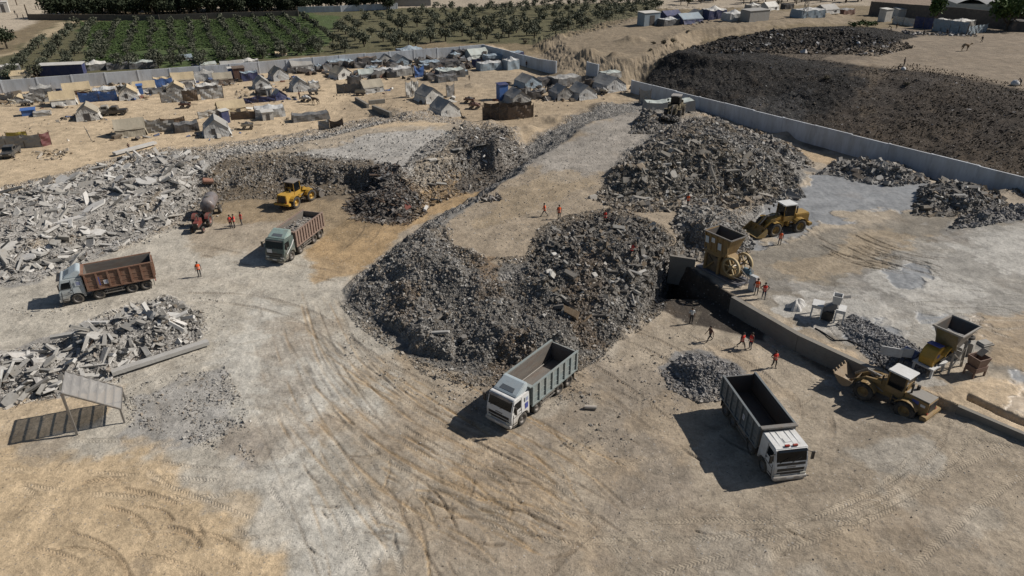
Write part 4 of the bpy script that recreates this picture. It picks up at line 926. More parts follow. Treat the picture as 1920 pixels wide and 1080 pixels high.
    for s in (-1, 1):
        sp = MB(); sp.box(((x0 + x1) / 2, s * (hw - 0.03), (zb + zt) / 2), (x0 - x1, 0.06, zt - zb))
        so = sp.build("side_panel", bedm, T)
        rl = MB(); rl.box(((x0 + x1) / 2, s * (hw + 0.02), zt + 0.02), (x0 - x1 + 0.1, 0.16, 0.09)); rl.box(((x0 + x1) / 2, s * (hw + 0.02), zb - 0.02), (x0 - x1, 0.14, 0.14))
        rl.build("rail", bedm, so)
        for k in range(ribs):
            x = x0 - 0.10 - (x0 - x1 - 0.2) * k / (ribs - 1)
            r_ = MB(); r_.prism([(x - 0.09, zb + 0.05), (x + 0.09, zb + 0.05), (x + 0.09, zt - 0.02), (x - 0.09, zt - 0.02)], s * (hw + 0.002), s * (hw + 0.11)); r_.build("rib", ribm, so, bevel=0.012)
        for z in (zb + 0.45, zb + 0.95):
            h_ = MB(); h_.box(((x0 + x1) / 2, s * (hw + 0.012), z), (x0 - x1 - 0.3, 0.035, 0.05)); h_.build("stringer", bedm, so)
    tg = MB(); tg.box((x1 + 0.03, 0, (zb + zt) / 2 - 0.03), (0.07, 2 * hw - 0.13, zt - zb - 0.06))
    for y in (-0.8, 0, 0.8): tg.box((x1 - 0.04, y, (zb + zt) / 2), (0.09, 0.14, zt - zb - 0.2))
    tg.build("tailgate", ribm, T)
    hb = MB(); hb.box((x0 - 0.03, 0, (zb + zt) / 2), (0.07, 2 * hw - 0.13, zt - zb)); hb.box((x0 + 0.10, 0, zt + 0.07), (0.34, 2 * hw + 0.10, 0.10)); hb.box((x0 + 0.11, 0, zt - 0.1), (0.08, 2.1, 0.25))
    hb.build("headboard", ribm if not lights else STEEL, T, bevel=0.015)
    # running gear
    for x, w_, yy in ((0, 0.33, 1.04), (-1.85, 0.33, 1.04), (-4.75, 0.60, 0.94), (-6.05, 0.60, 0.94)):
        for s in (-1, 1): wheel(T, x, s * yy, 0.53, w_)
    ft = MB(); ft.smooth = True; ft.cyl((-2.65, -0.95, 0.80), (-3.75, -0.95, 0.80), 0.30, n=14); ft.build("fuel_tank", STEEL, T)
    tb = MB(); tb.box((-3.1, 0.95, 0.82), (0.9, 0.42, 0.5)); tb.box((-3.85, 0.95, 0.78), (0.45, 0.4, 0.42)); tb.build("battery_box", CHASSIS, T, bevel=0.03)
    for s in (-1, 1):
        gd = MB()
        for z in (0.55, 0.85): gd.box((-3.25, s * 1.2, z), (1.75, 0.05, 0.09))
        for x in (-2.6, -3.9): gd.box((x, s * 1.17, 0.75), (0.06, 0.05, 0.5))
        gd.build("side_guard", STEEL, T)
        tl = MB(); tl.box((-6.95, s * 0.9, 0.82), (0.08, 0.35, 0.14)); tl.build("tail_lamp", REDL, T)
        fp = MB(); fp.box((-6.78, s * 0.95, 0.62), (0.03, 0.55, 0.6)); fp.build("mud_flap", BLACK, T)
    ex = MB(); ex.smooth = True; ex.cyl((-0.92, -0.98, 0.8), (-0.92, -0.98, 2.5), 0.085, n=10); ex.build("exhaust_pipe", STEEL, T)
    if load:
        ld = MB()
        def lf(u, v):
            x = x0 - 0.25 + (x1 - x0 + 0.5) * u; y = -1.0 + 2.0 * v
            hh = 1.15 + 0.65 * math.exp(-((u - 0.35) / 0.3) ** 2) * (1 - 0.6 * (2 * v - 1) ** 2)
            return (x, y, zb + hh - 0.2 + 0.16 * float(fbm(np.array([x * 3.0]), np.array([y * 3.0]), 1.0, 3, 4)[0]))
        ld.grid(lf, 36, 14)
        lo = ld.build("rubble_load", mat("load_earth", (0.17, 0.145, 0.12), 0.95, 0, 0.7, (0.26, 0.25, 0.23), 3, bump=1.0, bscale=7), T, recalc=False)
        st = MB()
        for k in range(160):
            u, v = random.random(), random.random(); p = lf(u, v)
            st.box((p[0], p[1], p[2] + 0.02), (random.uniform(.1, .3), random.uniform(.08, .22), random.uniform(.06, .16)), rot=Matrix.Rotation(random.uniform(0, 6), 3, 'Z') @ Matrix.Rotation(random.uniform(-.6, .6), 3, 'X'))
        tag(st.build("loose_stone", mat("load_stone", (0.27, 0.26, 0.245), 0.95, 0, 0.6, (0.10, 0.08, 0.06), 2), lo), kind="stuff")
    return T, cab
def placard(T, x, y, z, w, h, m=PLATE, marks=True, name="placard", n=(0, 1)):
    s = 1 if y > 0 else -1
    b_ = MB(); b_.box((x, y, z), (w, 0.016, h)); o = b_.build(name, m, T)
    if marks:
        q = MB()
        for k in range(3): q.box((x, y + s * 0.012, z + h * (0.25 - 0.25 * k)), (w * 0.6, 0.008, h * 0.10))
        q.build("lettering", BLUEP, o)
    return o
def on_line(front, rear, side, half=1.19, z=0.0):
    """ground position of the front axle's middle from the two outer tyre contacts seen in the photograph"""
    a, b = P(*front, z), P(*rear, z)
    ang = math.atan2(a[1] - b[1], a[0] - b[0])
    nx, ny = -math.sin(ang), math.cos(ang)
    mx, my = (a[0] + b[0]) / 2 - side * half * nx, (a[1] + b[1]) / 2 - side * half * ny
    return mx, my, ang

BROWNBED = mat("rusty_brown_bed", (0.165, 0.085, 0.055), 0.7, 0, 0.6, (0.27, 0.20, 0.15), 1.5, rust=0.3)
BROWNRIB = mat("rusty_brown_rib", (0.20, 0.105, 0.07), 0.7, 0, 0.5, (0.29, 0.21, 0.155), 1.5)
GREYBED = mat("bluegrey_bed", (0.20, 0.245, 0.25), 0.6, 0, 0.5, (0.30, 0.27, 0.23), 1.2, rust=0.1)
GREYRIB = mat("bluegrey_rib", (0.24, 0.285, 0.29), 0.6, 0, 0.45, (0.32, 0.29, 0.25), 1.2)
PINKBED = mat("faded_brown_bed", (0.20, 0.14, 0.115), 0.7, 0, 0.6, (0.28, 0.23, 0.19), 1.5, rust=0.2)
DARKBED = mat("slate_bed", (0.11, 0.135, 0.15), 0.6, 0, 0.5, (0.2, 0.18, 0.16), 1.2)
PALEB = mat("pale_bluegrey_cab", (0.42, 0.47, 0.49), 0.42, 0, 0.45, (0.36, 0.34, 0.30), 1.1, low=0.7)
DEFL = mat("grey_blue_deflector", (0.36, 0.43, 0.47), 0.4, 0, 0.4, (0.38, 0.36, 0.33), 1.1)
GREEN = mat("dark_green_cab", (0.065, 0.10, 0.095), 0.4, 0, 0.5, (0.22, 0.21, 0.19), 1.1, low=0.6)
def tz(x, y): return gz(x, y) - 0.02
x, y, a = on_line((150, 571), (277, 545), 1); c, s = math.cos(a), math.sin(a)
ang = a
T, cab = tipper("white cab tipper truck with empty rusty brown ribbed body", (x + 3.02 * c, y + 3.02 * s, tz(x, y)), ang, PALEB, BROWNBED, BROWNRIB, LINER, deflm=DEFL, ribs=7)
placard(T, -2.75, 1.30, 1.82, 0.42, 0.42); placard(T, -2.1, 1.30, 2.0, 0.32, 0.9, BLUEP, False, "blue_banner"); placard(T, -0.42, 1.215, 2.15, 0.6, 0.5, mat("pale_sticker", (0.5, 0.56, 0.6), 0.5), True, "door_lettering")
x, y, a = on_line((982, 795), (1064, 726), 1); c, s = math.cos(a), math.sin(a)
T, cab = tipper("white cab tipper truck with empty blue-grey ribbed body, alone before the big heap", (x + 3.02 * c, y + 3.02 * s, tz(x, y)), a, WHITE, GREYBED, GREYRIB, LINER, deflm=DEFL, ribs=8)
placard(T, -0.40, 1.225, 1.62, 0.36, 0.5, BLUEP, False, "blue_banner"); placard(T, -0.42, 1.21, 2.2, 0.42, 0.4, mat("pale_sticker", (0.5, 0.56, 0.6), 0.5), True, "door_lettering")
x, y, a = on_line((547, 490), (603, 446), 1); c, s = math.cos(a), math.sin(a)
T, cab = tipper("dark green cab tipper truck loaded with earth and rubble", (x + 3.02 * c, y + 3.02 * s, tz(x, y)), a, GREEN, PINKBED, PINKBED, LINER, deflm=mat("pale_green_deflector", (0.26, 0.36, 0.34), 0.4, 0, 0.5), load=True, ribs=12)
q = MB(); q.box((1.40, -0.55, 1.55), (0.02, 0.62, 0.42)); q.build("white_patch", PLATE, cab)
for sgn in (1,):
    q = MB(); q.bar((0.9, 1.235, 1.15), (-0.2, 1.22, 1.75), 0.02, 0.10); q.bar((-0.2, 1.222, 1.75), (-0.7, 1.20, 2.2), 0.02, 0.14); q.build("white_stripe", PLATE, cab)
pA, pB = P(1397, 718, 2.95), P(1459, 801, 2.95)
a = math.atan2(pB[1] - pA[1], pB[0] - pA[0])
fx = pB[0] + 0.95 * math.cos(a); fy = pB[1] + 0.95 * math.sin(a)
T, cab = tipper("flat-roofed white cab tipper truck with dark slate body and two red roof lamps", (fx, fy, tz(fx, fy)), a, WHITE, DARKBED, DARKBED, LINERD, deflector=False, lights=True, ribs=8, grime=WHITE)
placard(T, -3.2, -1.30, 2.1, 0.28, 0.42)

# ------------------------------------------------------------------ wheel loaders
def loader(label, loc, rz, paint_, roofm, frontart=0.0, bucket_z=0.25, tilt=0.0, scale=1.0, load=False, hood=None, teeth=True, bucketm=None, blue=False):
    T = thing("wheel_loader", label, "loader", loc, rz, "wheel loaders"); T.scale = (scale,) * 3
    bm_ = bucketm or STEEL
    rb = MB(); rb.prism([(-0.25, 0.75), (-2.6, 0.75), (-2.95, 1.0), (-2.95, 1.95), (-1.15, 2.05), (-1.15, 1.45), (-0.25, 1.35)], -0.72, 0.72); rb.box((-1.55, 0, 0.82), (1.2, 0.9, 0.4))
    body = rb.build("engine_body", paint_, T, bevel=0.04)
    h = MB(); h.box((-2.05, 0, 2.02), (1.75, 1.30, 0.07)); h.build("hood_cover", hood or paint_, body, bevel=0.02)
    g = MB(); g.box((-2.965, 0, 1.48), (0.04, 1.1, 0.8)); g.build("radiator_grille", BLACK, body)
    cw = MB(); cw.prism([(-2.70, 0.62), (-3.2, 0.75), (-3.2, 1.02), (-2.70, 1.05)], -1.15, 1.15); cw.build("counterweight", paint_, T, bevel=0.05)
    for s in (-1, 1):
        f = MB(); arc = [(0.92 * math.cos(t) - 1.6, 0.76 + 0.92 * math.sin(t)) for t in np.linspace(0.5, math.pi - 0.5, 7)]
        for i in range(6): f.bar((arc[i][0], s * 0.98, arc[i][1]), (arc[i + 1][0], s * 0.98, arc[i + 1][1]), 0.56, 0.05)
        f.build("rear_fender", paint_, T)
        if blue:
            q = MB(); q.box((-2.0, s * 0.735, 1.70), (0.5, 0.02, 0.28)); q.build("blue_panel", BLUEP, body); q = MB(); q.box((-2.55, s * 0.735, 1.62), (0.34, 0.02, 0.2)); q.build("white_placard", PLATE, body)
        l_ = MB(); l_.box((-2.97, s * 0.62, 1.1), (0.06, 0.2, 0.12)); l_.build("tail_lamp", REDL, T)
        sp = MB(); sp.bar((-0.95, s * 0.85, 0.65), (-0.95, s * 0.85, 1.45), 0.06); sp.bar((-0.45, s * 0.85, 0.65), (-0.45, s * 0.85, 1.45), 0.06)
        for z in (0.65, 0.95, 1.25): sp.box((-0.7, s * 0.85, z), (0.56, 0.2, 0.05))
        sp.build("ladder", CHASSIS, T)
    # cab
    cb = MB()
    for (px_, py_) in ((-1.05, -0.66), (-1.05, 0.66), (0.30, -0.66), (0.30, 0.66)): cb.bar((px_, py_, 1.4), (px_ * 0.96, py_ * 0.94, 3.12), 0.10)
    cb.box((-0.38, 0, 1.62), (1.42, 1.38, 0.55)); cb.box((-0.9, 0, 2.1), (0.3, 0.5, 0.9)); cb.bar((-1.05, -0.63, 2.45), (-1.05, 0.63, 2.45), 0.06)
    cab = cb.build("cab", paint_, T, bevel=0.015)
    gl = MB(); gl.box((0.26, 0, 2.5), (0.03, 1.14, 1.15)); gl.build("windscreen", GLASS, cab)
    gl = MB(); gl.box((-1.03, 0, 2.55), (0.03, 1.14, 0.9)); gl.build("rear_window", GLASS, cab)
    for s in (-1, 1):
        gl = MB(); gl.box((-0.38, s * 0.63, 2.5), (1.16, 0.03, 1.15)); gl.build("side_window", GLASS, cab)
    rf = MB(); rf.box((-0.38, 0, 3.17), (1.66, 1.50, 0.13)); rf.build("cab_roof", roofm, cab, bevel=0.04)
    for s in (-1, 1):
        m_ = MB(); m_.bar((0.3, s * 0.66, 2.6), (0.5, s * 1.05, 2.65), 0.03); m_.box((0.5, s * 1.05, 2.6), (0.06, 0.22, 0.32)); m_.build("mirror", BLACK, cab)
        w_ = MB(); w_.box((0.42, s * 0.5, 3.15), (0.10, 0.2, 0.14)); w_.build("work_lamp", LAMP, cab)
    ex = MB(); ex.smooth = True; ex.cyl((-1.45, 0.42, 2.0), (-1.45, 0.42, 2.85), 0.075, n=10); ex.build("exhaust_pipe", CHASSIS, T)
    ac = MB(); ac.smooth = True; ac.cyl((-1.55, -0.4, 2.0), (-1.55, -0.4, 2.4), 0.13, n=10); ac.build("air_filter", CHASSIS, T)
    # front half turns about the pivot
    F = MB(); F.prism([(-0.1, 0.75), (1.75, 0.75), (1.85, 1.25), (1.0, 2.05), (0.45, 2.05), (-0.1, 1.2)], -0.42, 0.42); F.box((1.6, 0, 0.78), (0.5, 1.0, 0.4))
    ff = F.build("front_frame", paint_, T, bevel=0.03); ff.rotation_euler = (0, 0, frontart)
    fa = Matrix.Rotation(frontart, 4, 'Z')
    def fpart(mb, name, m, **k):
        o = mb.build(name, m, T, **k); o.rotation_euler = (0, 0, frontart); return o
    bz = bucket_z
    tip = (2.95, bz + 0.45)
    for s in (-1, 1):
        ar = MB(); ar.bar((0.75, s * 0.55, 1.85), (1.9, s * 0.55, 1.55 + 0.3 * bz), 0.16, 0.30); ar.bar((1.85, s * 0.55, 1.58 + 0.3 * bz), (tip[0], s * 0.55, tip[1]), 0.16, 0.26); fpart(ar, "lift_arm", paint_)
        cy = MB(); cy.smooth = True; cy.cyl((0.5, s * 0.38, 1.0), (1.9, s * 0.42, 1.45 + 0.3 * bz), 0.075, n=10); cy.cyl((1.2, s * 0.4, 1.22), (1.9, s * 0.42, 1.45 + 0.3 * bz), 0.05, n=8); fpart(cy, "hydraulic_cylinder", STEEL)
        hl = MB(); hl.bar((1.2, s * 0.62, 2.05), (1.2, s * 0.75, 2.4), 0.05); hl.box((1.25, s * 0.78, 2.42), (0.12, 0.24, 0.18)); fpart(hl, "headlight", BLACK)
        f = MB(); arc = [(0.88 * math.cos(t) + 1.65, 0.76 + 0.88 * math.sin(t)) for t in np.linspace(1.2, math.pi - 0.35, 5)]
        for i in range(4): f.bar((arc[i][0], s * 0.98, arc[i][1]), (arc[i + 1][0], s * 0.98, arc[i + 1][1]), 0.55, 0.05)
        fpart(f, "front_fender", paint_)
    lk = MB(); lk.bar((0.9, 0, 1.95), (2.05, 0, 2.0 + 0.2 * bz), 0.14, 0.18); lk.bar((2.05, 0, 2.1 + 0.2 * bz), (2.9, 0, tip[1] + 0.5), 0.10, 0.16); fpart(lk, "tilt_link", STEEL)
    # bucket: curved shell open to the front
    n = 9; W2 = 1.32; cx, cz = tip[0] + 0.28, tip[1] + 0.12
    pro = [(cx + 0.85, cz - 0.58), (cx + 0.1, cz - 0.60)] + [(cx + 0.1 + 0.55 * math.cos(t), cz - 0.02 + 0.58 * math.sin(t)) for t in np.linspace(-math.pi / 2 - 0.3, -math.pi * 1.5 + 0.55, n)]
    ca, sa = math.cos(tilt), math.sin(tilt)
    def tl(x, z): return (tip[0] + (x - tip[0]) * ca - (z - tip[1]) * sa, tip[1] + (x - tip[0]) * sa + (z - tip[1]) * ca)
    pro = [tl(*p) for p in pro]
    cen = tl(cx + 0.1, cz)
    inn = [(p[0] + 0.05 * (cen[0] - p[0]), p[1] + 0.05 * (cen[1] - p[1])) for p in pro]
    bk = MB(); k = len(pro)
    for (A, B) in ((pro, inn),):
        vs = [(x, y_, z) for y_ in (-W2, W2) for x, z in A] + [(x, y_, z) for y_ in (-W2 + 0.04, W2 - 0.04) for x, z in B]
        fs = []
        for i in range(k - 1):
            fs.append((i, i + 1, k + i + 1, k + i)); fs.append((2 * k + i + 1, 2 * k + i, 3 * k + i, 3 * k + i + 1))
        fs += [(0, k, 3 * k, 2 * k), (k - 1, 3 * k - 1, 4 * k - 1, 2 * k - 1)]
        bk.add(vs, fs)
    for s in (-1, 1):
        y0, y1 = s * W2, s * (W2 - 0.05)
        bk.add([(x, y0, z) for x, z in pro] + [(x, y1, z) for x, z in pro], [tuple(range(k)), tuple(range(2 * k - 1, k - 1, -1))] + [(i, (i + 1) % k, k + (i + 1) % k, k + i) for i in range(k)])
    bo = fpart(bk, "bucket", bm_)
    te = MB()
    for y_ in np.linspace(-W2 + 0.12, W2 - 0.12, 6 if teeth else 0):
        p0 = tl(cx + 0.80, cz - 0.57); p1 = tl(cx + 1.08, cz - 0.56)
        te.bar((p0[0], y_, p0[1]), (p1[0], y_, p1[1]), 0.12, 0.08)
    if teeth: te.build("tooth_row", bm_, bo)
    if load:
        st = MB()
        for q in range(60):
            p = tl(cx + random.uniform(-0.2, 0.5), cz + random.uniform(-0.3, 0.35))
            st.box((p[0], random.uniform(-1.15, 1.15), p[1]), (random.uniform(.15, .8), random.uniform(.08, .2), random.uniform(.06, .16)), rot=Matrix.Rotation(random.uniform(0, 6), 3, 'Z') @ Matrix.Rotation(random.uniform(-1, 1), 3, 'Y'))
        tag(st.build("rubble_load", mat("bucket_rubble", (0.30, 0.28, 0.25), 0.9, 0, 0.7, (0.10, 0.09, 0.08), 2), bo), kind="stuff")
    for x_, fr in ((-1.6, 0), (1.65, 1)):
        for s in (-1, 1):
            p = fa @ Vector((x_, s * 0.98, 0)) if fr else Vector((x_, s * 0.98, 0))
            wheel(T, p.x, p.y, 0.76, 0.56, rim=paint_ if paint_ is not CAT else OCHREP, lugs=14, steer=frontart if fr else 0)
    return T
x, y, a = on_line((1610, 748), (1690, 790), 1, 1.25)
loader("large dusty ochre wheel loader with white cab roof and raised toothed bucket", (x, y, gz(x, y) - 0.03), a, OCHREP, WHITE, frontart=0.10, bucket_z=0.35, tilt=0.85, hood=mat("hood_grey", (0.25, 0.24, 0.22), 0.5), blue=True, bucketm=mat("worn_ochre_bucket", (0.25, 0.185, 0.115), 0.6, 0, 0.6, rust=0.3))
x, y, a = on_line((1447, 439), (1503, 431), 1, 1.25, 1.9)
loader("ochre wheel loader with white roof driving over the wet grey mud", (x, y, gz(x, y) - 0.05), a, mat("loader_ochre", (0.32, 0.20, 0.045), 0.6, 0, 0.6, (0.19, 0.15, 0.10), 1.2, rust=0.2), WHITE, frontart=0.06, bucket_z=0.12, tilt=0.15, bucketm=mat("bucket_ochre", (0.27, 0.19, 0.07), 0.6, 0, 0.6, rust=0.4), teeth=False, scale=1.05)
x, y, a = on_line((583, 375), (560, 389), -1, 1.25)
loader("yellow wheel loader with dark roof parked under the cut bank", (x, y, gz(x, y)), a, YELLOWP, mat("grey_roof", (0.16, 0.15, 0.14), 0.7, 0, 0.6), frontart=-0.25, bucket_z=0.05, load=True, scale=1.0, hood=YELLOWP)
q = at(1262, 226)
loader("dark grimy wheel loader on the ramp carrying debris in its lowered bucket", (q.x + 0.6, q.y + 2.2, gz(q.x + .6, q.y + 2.2)), R(-112), mat("grimy_loader", (0.10, 0.085, 0.05), 0.7, 0, 0.6), mat("grey_roof2", (0.26, 0.25, 0.24), 0.6), bucket_z=0.1, load=True, bucketm=mat("dark_bucket", (0.06, 0.055, 0.05), 0.6, 0, 0.5), scale=1.1)

# ------------------------------------------------------------------ tractor and water tank trailer
q = at(378, 428)
q2 = at(402, 398)
a = math.atan2(q.y - q2.y, q.x - q2.x)
REDP = mat("tractor_red", (0.15, 0.025, 0.022), 0.5, 0, 0.5, rust=0.2)
T = thing("tractor", "small old red tractor hitched to the water tank trailer", "tractor", (q.x, q.y, gz(q.x, q.y)), a)
m = MB(); m.prism([(0.1, 0.75), (1.7, 0.75), (1.75, 1.35), (0.1, 1.45)], -0.30, 0.30); hd = m.build("bonnet", REDP, T, bevel=0.04)
m = MB(); m.box((1.77, 0, 1.05), (0.04, 0.5, 0.5)); m.build("grille", BLACK, hd)
m = MB(); m.box((0.3, 0, 0.75), (2.4, 0.42, 0.4)); m.box((-0.7, 0, 0.8), (0.7, 0.7, 0.5)); m.bar((1.35, -0.6, 0.42), (1.35, 0.6, 0.42), 0.12); m.bar((-0.8, 0, 0.6), (-1.9, 0, 0.55), 0.1); m.build("chassis", CHASSIS, T)
for s in (-1, 1):
    wheel(T, -0.75, s * 0.82, 0.78, 0.42, rim=REDP, lugs=14); wheel(T, 1.35, s * 0.66, 0.38, 0.22, rim=REDP)
    m = MB(); arc = [(0.85 * math.cos(t) - 0.75, 0.78 + 0.85 * math.sin(t)) for t in np.linspace(0.5, 2.4, 7)]
    for i in range(6): m.bar((arc[i][0], s * 0.78, arc[i][1]), (arc[i + 1][0], s * 0.78, arc[i + 1][1]), 0.42, 0.04)
    m.build("fender", REDP, T)
    m = MB(); m.box((1.74, s * 0.22, 1.2), (0.08, 0.14, 0.14)); m.build("headlight", LAMP, hd)
m = MB(); m.box((-0.55, 0, 1.15), (0.45, 0.5, 0.1)); m.box((-0.78, 0, 1.4), (0.1, 0.5, 0.45)); m.build("seat", BLACK, T)
m = MB(); m.tube([(0.0, 0, 1.4), (-0.15, 0, 1.65)], 0.03); m.lathe([(0.17, 0), (0.20, 0.02), (0.17, 0.04)], (-0.17, 0, 1.66), axis='Z', n=12); m.build("steering_wheel", BLACK, T)
m = MB(); m.cyl((1.0, 0.18, 1.4), (1.0, 0.18, 2.0), 0.05, n=8); m.build("exhaust_pipe", CHASSIS, T)
c, s_ = math.cos(a), math.sin(a)
tx, ty = q.x - 4.3 * c, q.y - 4.3 * s_
T = thing("tank_trailer", "rusty grey cylindrical water tank on a two-wheeled trailer behind the tractor", "trailer", (tx, ty, gz(tx, ty)), a + 0.12)
m = MB(); m.smooth = True; m.lathe([(0.02, -1.75), (0.5, -1.73), (0.82, -1.6), (0.85, -1.4), (0.85, 1.4), (0.82, 1.6), (0.5, 1.73), (0.02, 1.75)], (0, 0, 1.75), axis='X', n=24)
tk = m.build("tank", mat("tank_steel", (0.17, 0.16, 0.165), 0.5, 0.2, 0.6, (0.28, 0.25, 0.23), 1.0, rust=0.55), T)
m = MB(); m.cyl((0.3, 0, 2.55), (0.3, 0, 2.72), 0.25, n=14); m.build("hatch", STEEL, tk)
m = MB(); m.box((1.2, 0.02, 2.0), (0.1, 1.0, 0.3))
m = MB()
for y_ in (-0.4, 0.4): m.box((0.3, y_, 0.82), (3.8, 0.1, 0.16))
m.bar((2.2, 0.4, 0.8), (3.2, 0, 0.6), 0.1); m.bar((2.2, -0.4, 0.8), (3.2, 0, 0.6), 0.1); m.bar((-0.6, -0.9, 0.55), (-0.6, 0.9, 0.55), 0.12)
for x_ in (-1.0, 1.0): m.box((x_, 0, 0.95), (0.12, 1.2, 0.3))
m.build("frame", CHASSIS, T)
for s in (-1, 1): wheel(T, -0.6, s * 0.95, 0.55, 0.36)

# ------------------------------------------------------------------ crushing plant on the pad
CONC = mat("concrete", (0.30, 0.29, 0.27), 0.9, 0, 0.5, (0.22, 0.19, 0.15), 0.6, bump=0.4, bscale=3)
CONCD = mat("old_concrete", (0.20, 0.19, 0.17), 0.9, 0, 0.5, (0.14, 0.115, 0.09), 0.6, bump=0.4, bscale=3)
WANG = R(-56)
def strip_wall(name, label, cat, pts, zt, th, m, base=-1.6):
    """a low retaining wall along ground points, top at zt"""
    o = MB()
    P3 = [Vector((p[0], p[1], 0)) for p in pts]
    for i in range(len(P3) - 1):
        a, b = P3[i], P3[i + 1]; d = (b - a).normalized(); nrm = Vector((-d.y, d.x, 0)) * th / 2
        e = d * 0.002 * (i % 2)
        vs = [a - nrm, b - nrm, b + nrm, a + nrm]
        o.add([(v.x, v.y, base) for v in vs] + [(v.x, v.y, zt + 0.002 * (i % 2)) for v in vs], [(3, 2, 1, 0), (4, 5, 6, 7), (0, 1, 5, 4), (1, 2, 6, 5), (2, 3, 7, 6), (3, 0, 4, 7)])
    return tag(o.build(name, m), label, cat)
strip_wall("retaining_wall", "long low concrete retaining wall between the crusher pad and the trench", "wall", [P(1374, 557, PADZ), P(1500, 629, PADZ), P(1665, 705, PADZ)], PADZ + 0.08, 0.5, CONCD)
strip_wall("retaining_wall", "short concrete retaining edge running out of frame behind the ochre loader", "wall", [P(1797, 761, PADZ), P(1920, 813, PADZ), P(2300, 976, PADZ)], PADZ + 0.04, 0.35, CONCD)
c0 = P(1280, 487, 2.2)
m = MB(); m.box((0, 0, -0.6), (2.6, 0.3, 3.2)); o = m.build("feed_slab", CONCD); place(o, (c0[0], c0[1], 1.5), R(-20)); tag(o, "broken upright concrete slab beside the crusher hopper at the heap edge", "slab")

c0 = P(1352, 516, PADZ)
T = thing("jaw_crusher", "ochre jaw crusher with big feed hopper and two spoked flywheels above the trench", "crusher", (c0[0] + 0.1, c0[1] + 0.3, PADZ), WANG)
def frustum(mb, x0, x1, y0, y1, z0, X0, X1, Y0, Y1, z1, th=0.07):
    lo = [(x0, y0, z0), (x1, y0, z0), (x1, y1, z0), (x0, y1, z0)]; hi = [(X0, Y0, z1), (X1, Y0, z1), (X1, Y1, z1), (X0, Y1, z1)]
    cx, cy = (X0 + X1) / 2, (Y0 + Y1) / 2
    def ins(p): return (p[0] + (th if p[0] < cx else -th), p[1] + (th if p[1] < cy else -th), p[2])
    vs = lo + hi + [ins(p) for p in lo] + [ins(p) for p in hi]
    fs = []
    for i in range(4):
        j = (i + 1) % 4
        fs += [(i, j, 4 + j, 4 + i), (8 + j, 8 + i, 12 + i, 12 + j), (4 + i, 4 + j, 12 + j, 12 + i), (j, i, 8 + i, 8 + j)]
    return mb.add(vs, fs)
m = MB(); frustum(m, -1.5, 0.75, -0.85, 0.7, 2.3, -2.0, 1.35, -1.05, 1.15, 4.35)
hp = m.build("hopper", OCHREP, T)
m = MB()
for k in range(5): m.box((-1.75 + 0.7 * k, -1.0, 3.4), (0.09, 0.12, 1.7), rot=Matrix.Rotation(0.10, 3, 'X'))
m.build("hopper_rib", OCHREP, hp)
m = MB(); m.box((-0.32, -1.08, 4.36), (3.5, 0.14, 0.10)); m.box((-0.32, 1.16, 4.36), (3.5, 0.14, 0.10)); m.box((-2.03, 0.04, 4.36), (0.12, 2.1, 0.10)); m.box((1.38, 0.04, 4.36), (0.12, 2.1, 0.10)); m.build("rim", STEEL, hp)
m = MB(); frustum(m, -1.4, 0.65, -0.75, 0.6, 2.35, -1.88, 1.23, -0.96, 1.05, 4.3, 0.03); m.build("liner_plate", LINERD, hp)
for k, (xx, zz) in enumerate(((-1.5, 3.55), (-0.75, 3.7), (0.1, 3.3))):
    q = MB(); q.box((xx, -1.06, zz), (0.42, 0.03, 0.72 if k != 1 else 0.5), rot=Matrix.Rotation(0.10, 3, 'X')); pl = q.build("notice_board", PLATE if k == 1 else mat("pale_sticker", (0.5, 0.56, 0.6), 0.5), hp)
m = MB()
for (xx, yy) in ((-1.6, -0.75), (-1.6, 0.7), (0.1, -0.75), (0.1, 0.7)): m.box((xx, yy, 1.15), (0.24, 0.24, 2.3))
m.bar((-1.6, -0.75, 0.2), (0.1, -0.75, 2.1), 0.12); m.bar((0.1, 0.7, 0.2), (-1.6, 0.7, 2.1), 0.12); m.box((-0.75, -0.75, 2.2), (2.2, 0.25, 0.25)); m.box((-0.75, 0.7, 2.2), (2.2, 0.25, 0.25))
m.build("support_frame", OCHREP, T)
m = MB(); m.box((-0.75, 0, 1.2), (1.5, 1.3, 1.9)); m.box((-0.2, -0.7, 1.3), (0.5, 0.3, 1.2)); m.bar((-1.5, -0.72, 2.0), (0.2, -0.72, 0.4), 0.12); m.build("feeder_body", mat("grimy_brown_steel", (0.10, 0.075, 0.04), 0.7, 0, 0.6, rust=0.4), T, bevel=0.03)
m = MB(); m.prism([(0.3, 0.3), (1.9, 0.3), (2.1, 1.0), (1.5, 2.3), (0.6, 2.6), (0.2, 1.5)], -0.65, 0.65); m.build("jaw_body", OCHREP, T, bevel=0.05)
for yy in (-0.95, 0.95):
    m = MB(); m.smooth = True
    m.lathe([(0.80, -0.13), (0.98, -0.13), (0.98, 0.13), (0.80, 0.13), (0.80, -0.13)], (0, 0, 0), n=28); m.lathe([(0.02, -0.16), (0.22, -0.16), (0.22, 0.16), (0.02, 0.16)], (0, 0, 0), n=14)
    m.smooth = False
    for k in range(6):
        t = k * math.pi / 3; m.bar((0.18 * math.cos(t), 0, 0.18 * math.sin(t)), (0.84 * math.cos(t), 0, 0.84 * math.sin(t)), 0.12, 0.10)
    o = m.build("flywheel", mat("flywheel_cream", (0.37, 0.29, 0.155), 0.6, 0, 0.5, rust=0.2), T); o.location = (1.75, yy, 1.75)
m = MB(); m.cyl((1.75, -1.1, 1.75), (1.75, 1.1, 1.75), 0.09, n=10); m.build("shaft", STEEL, T)
m = MB()
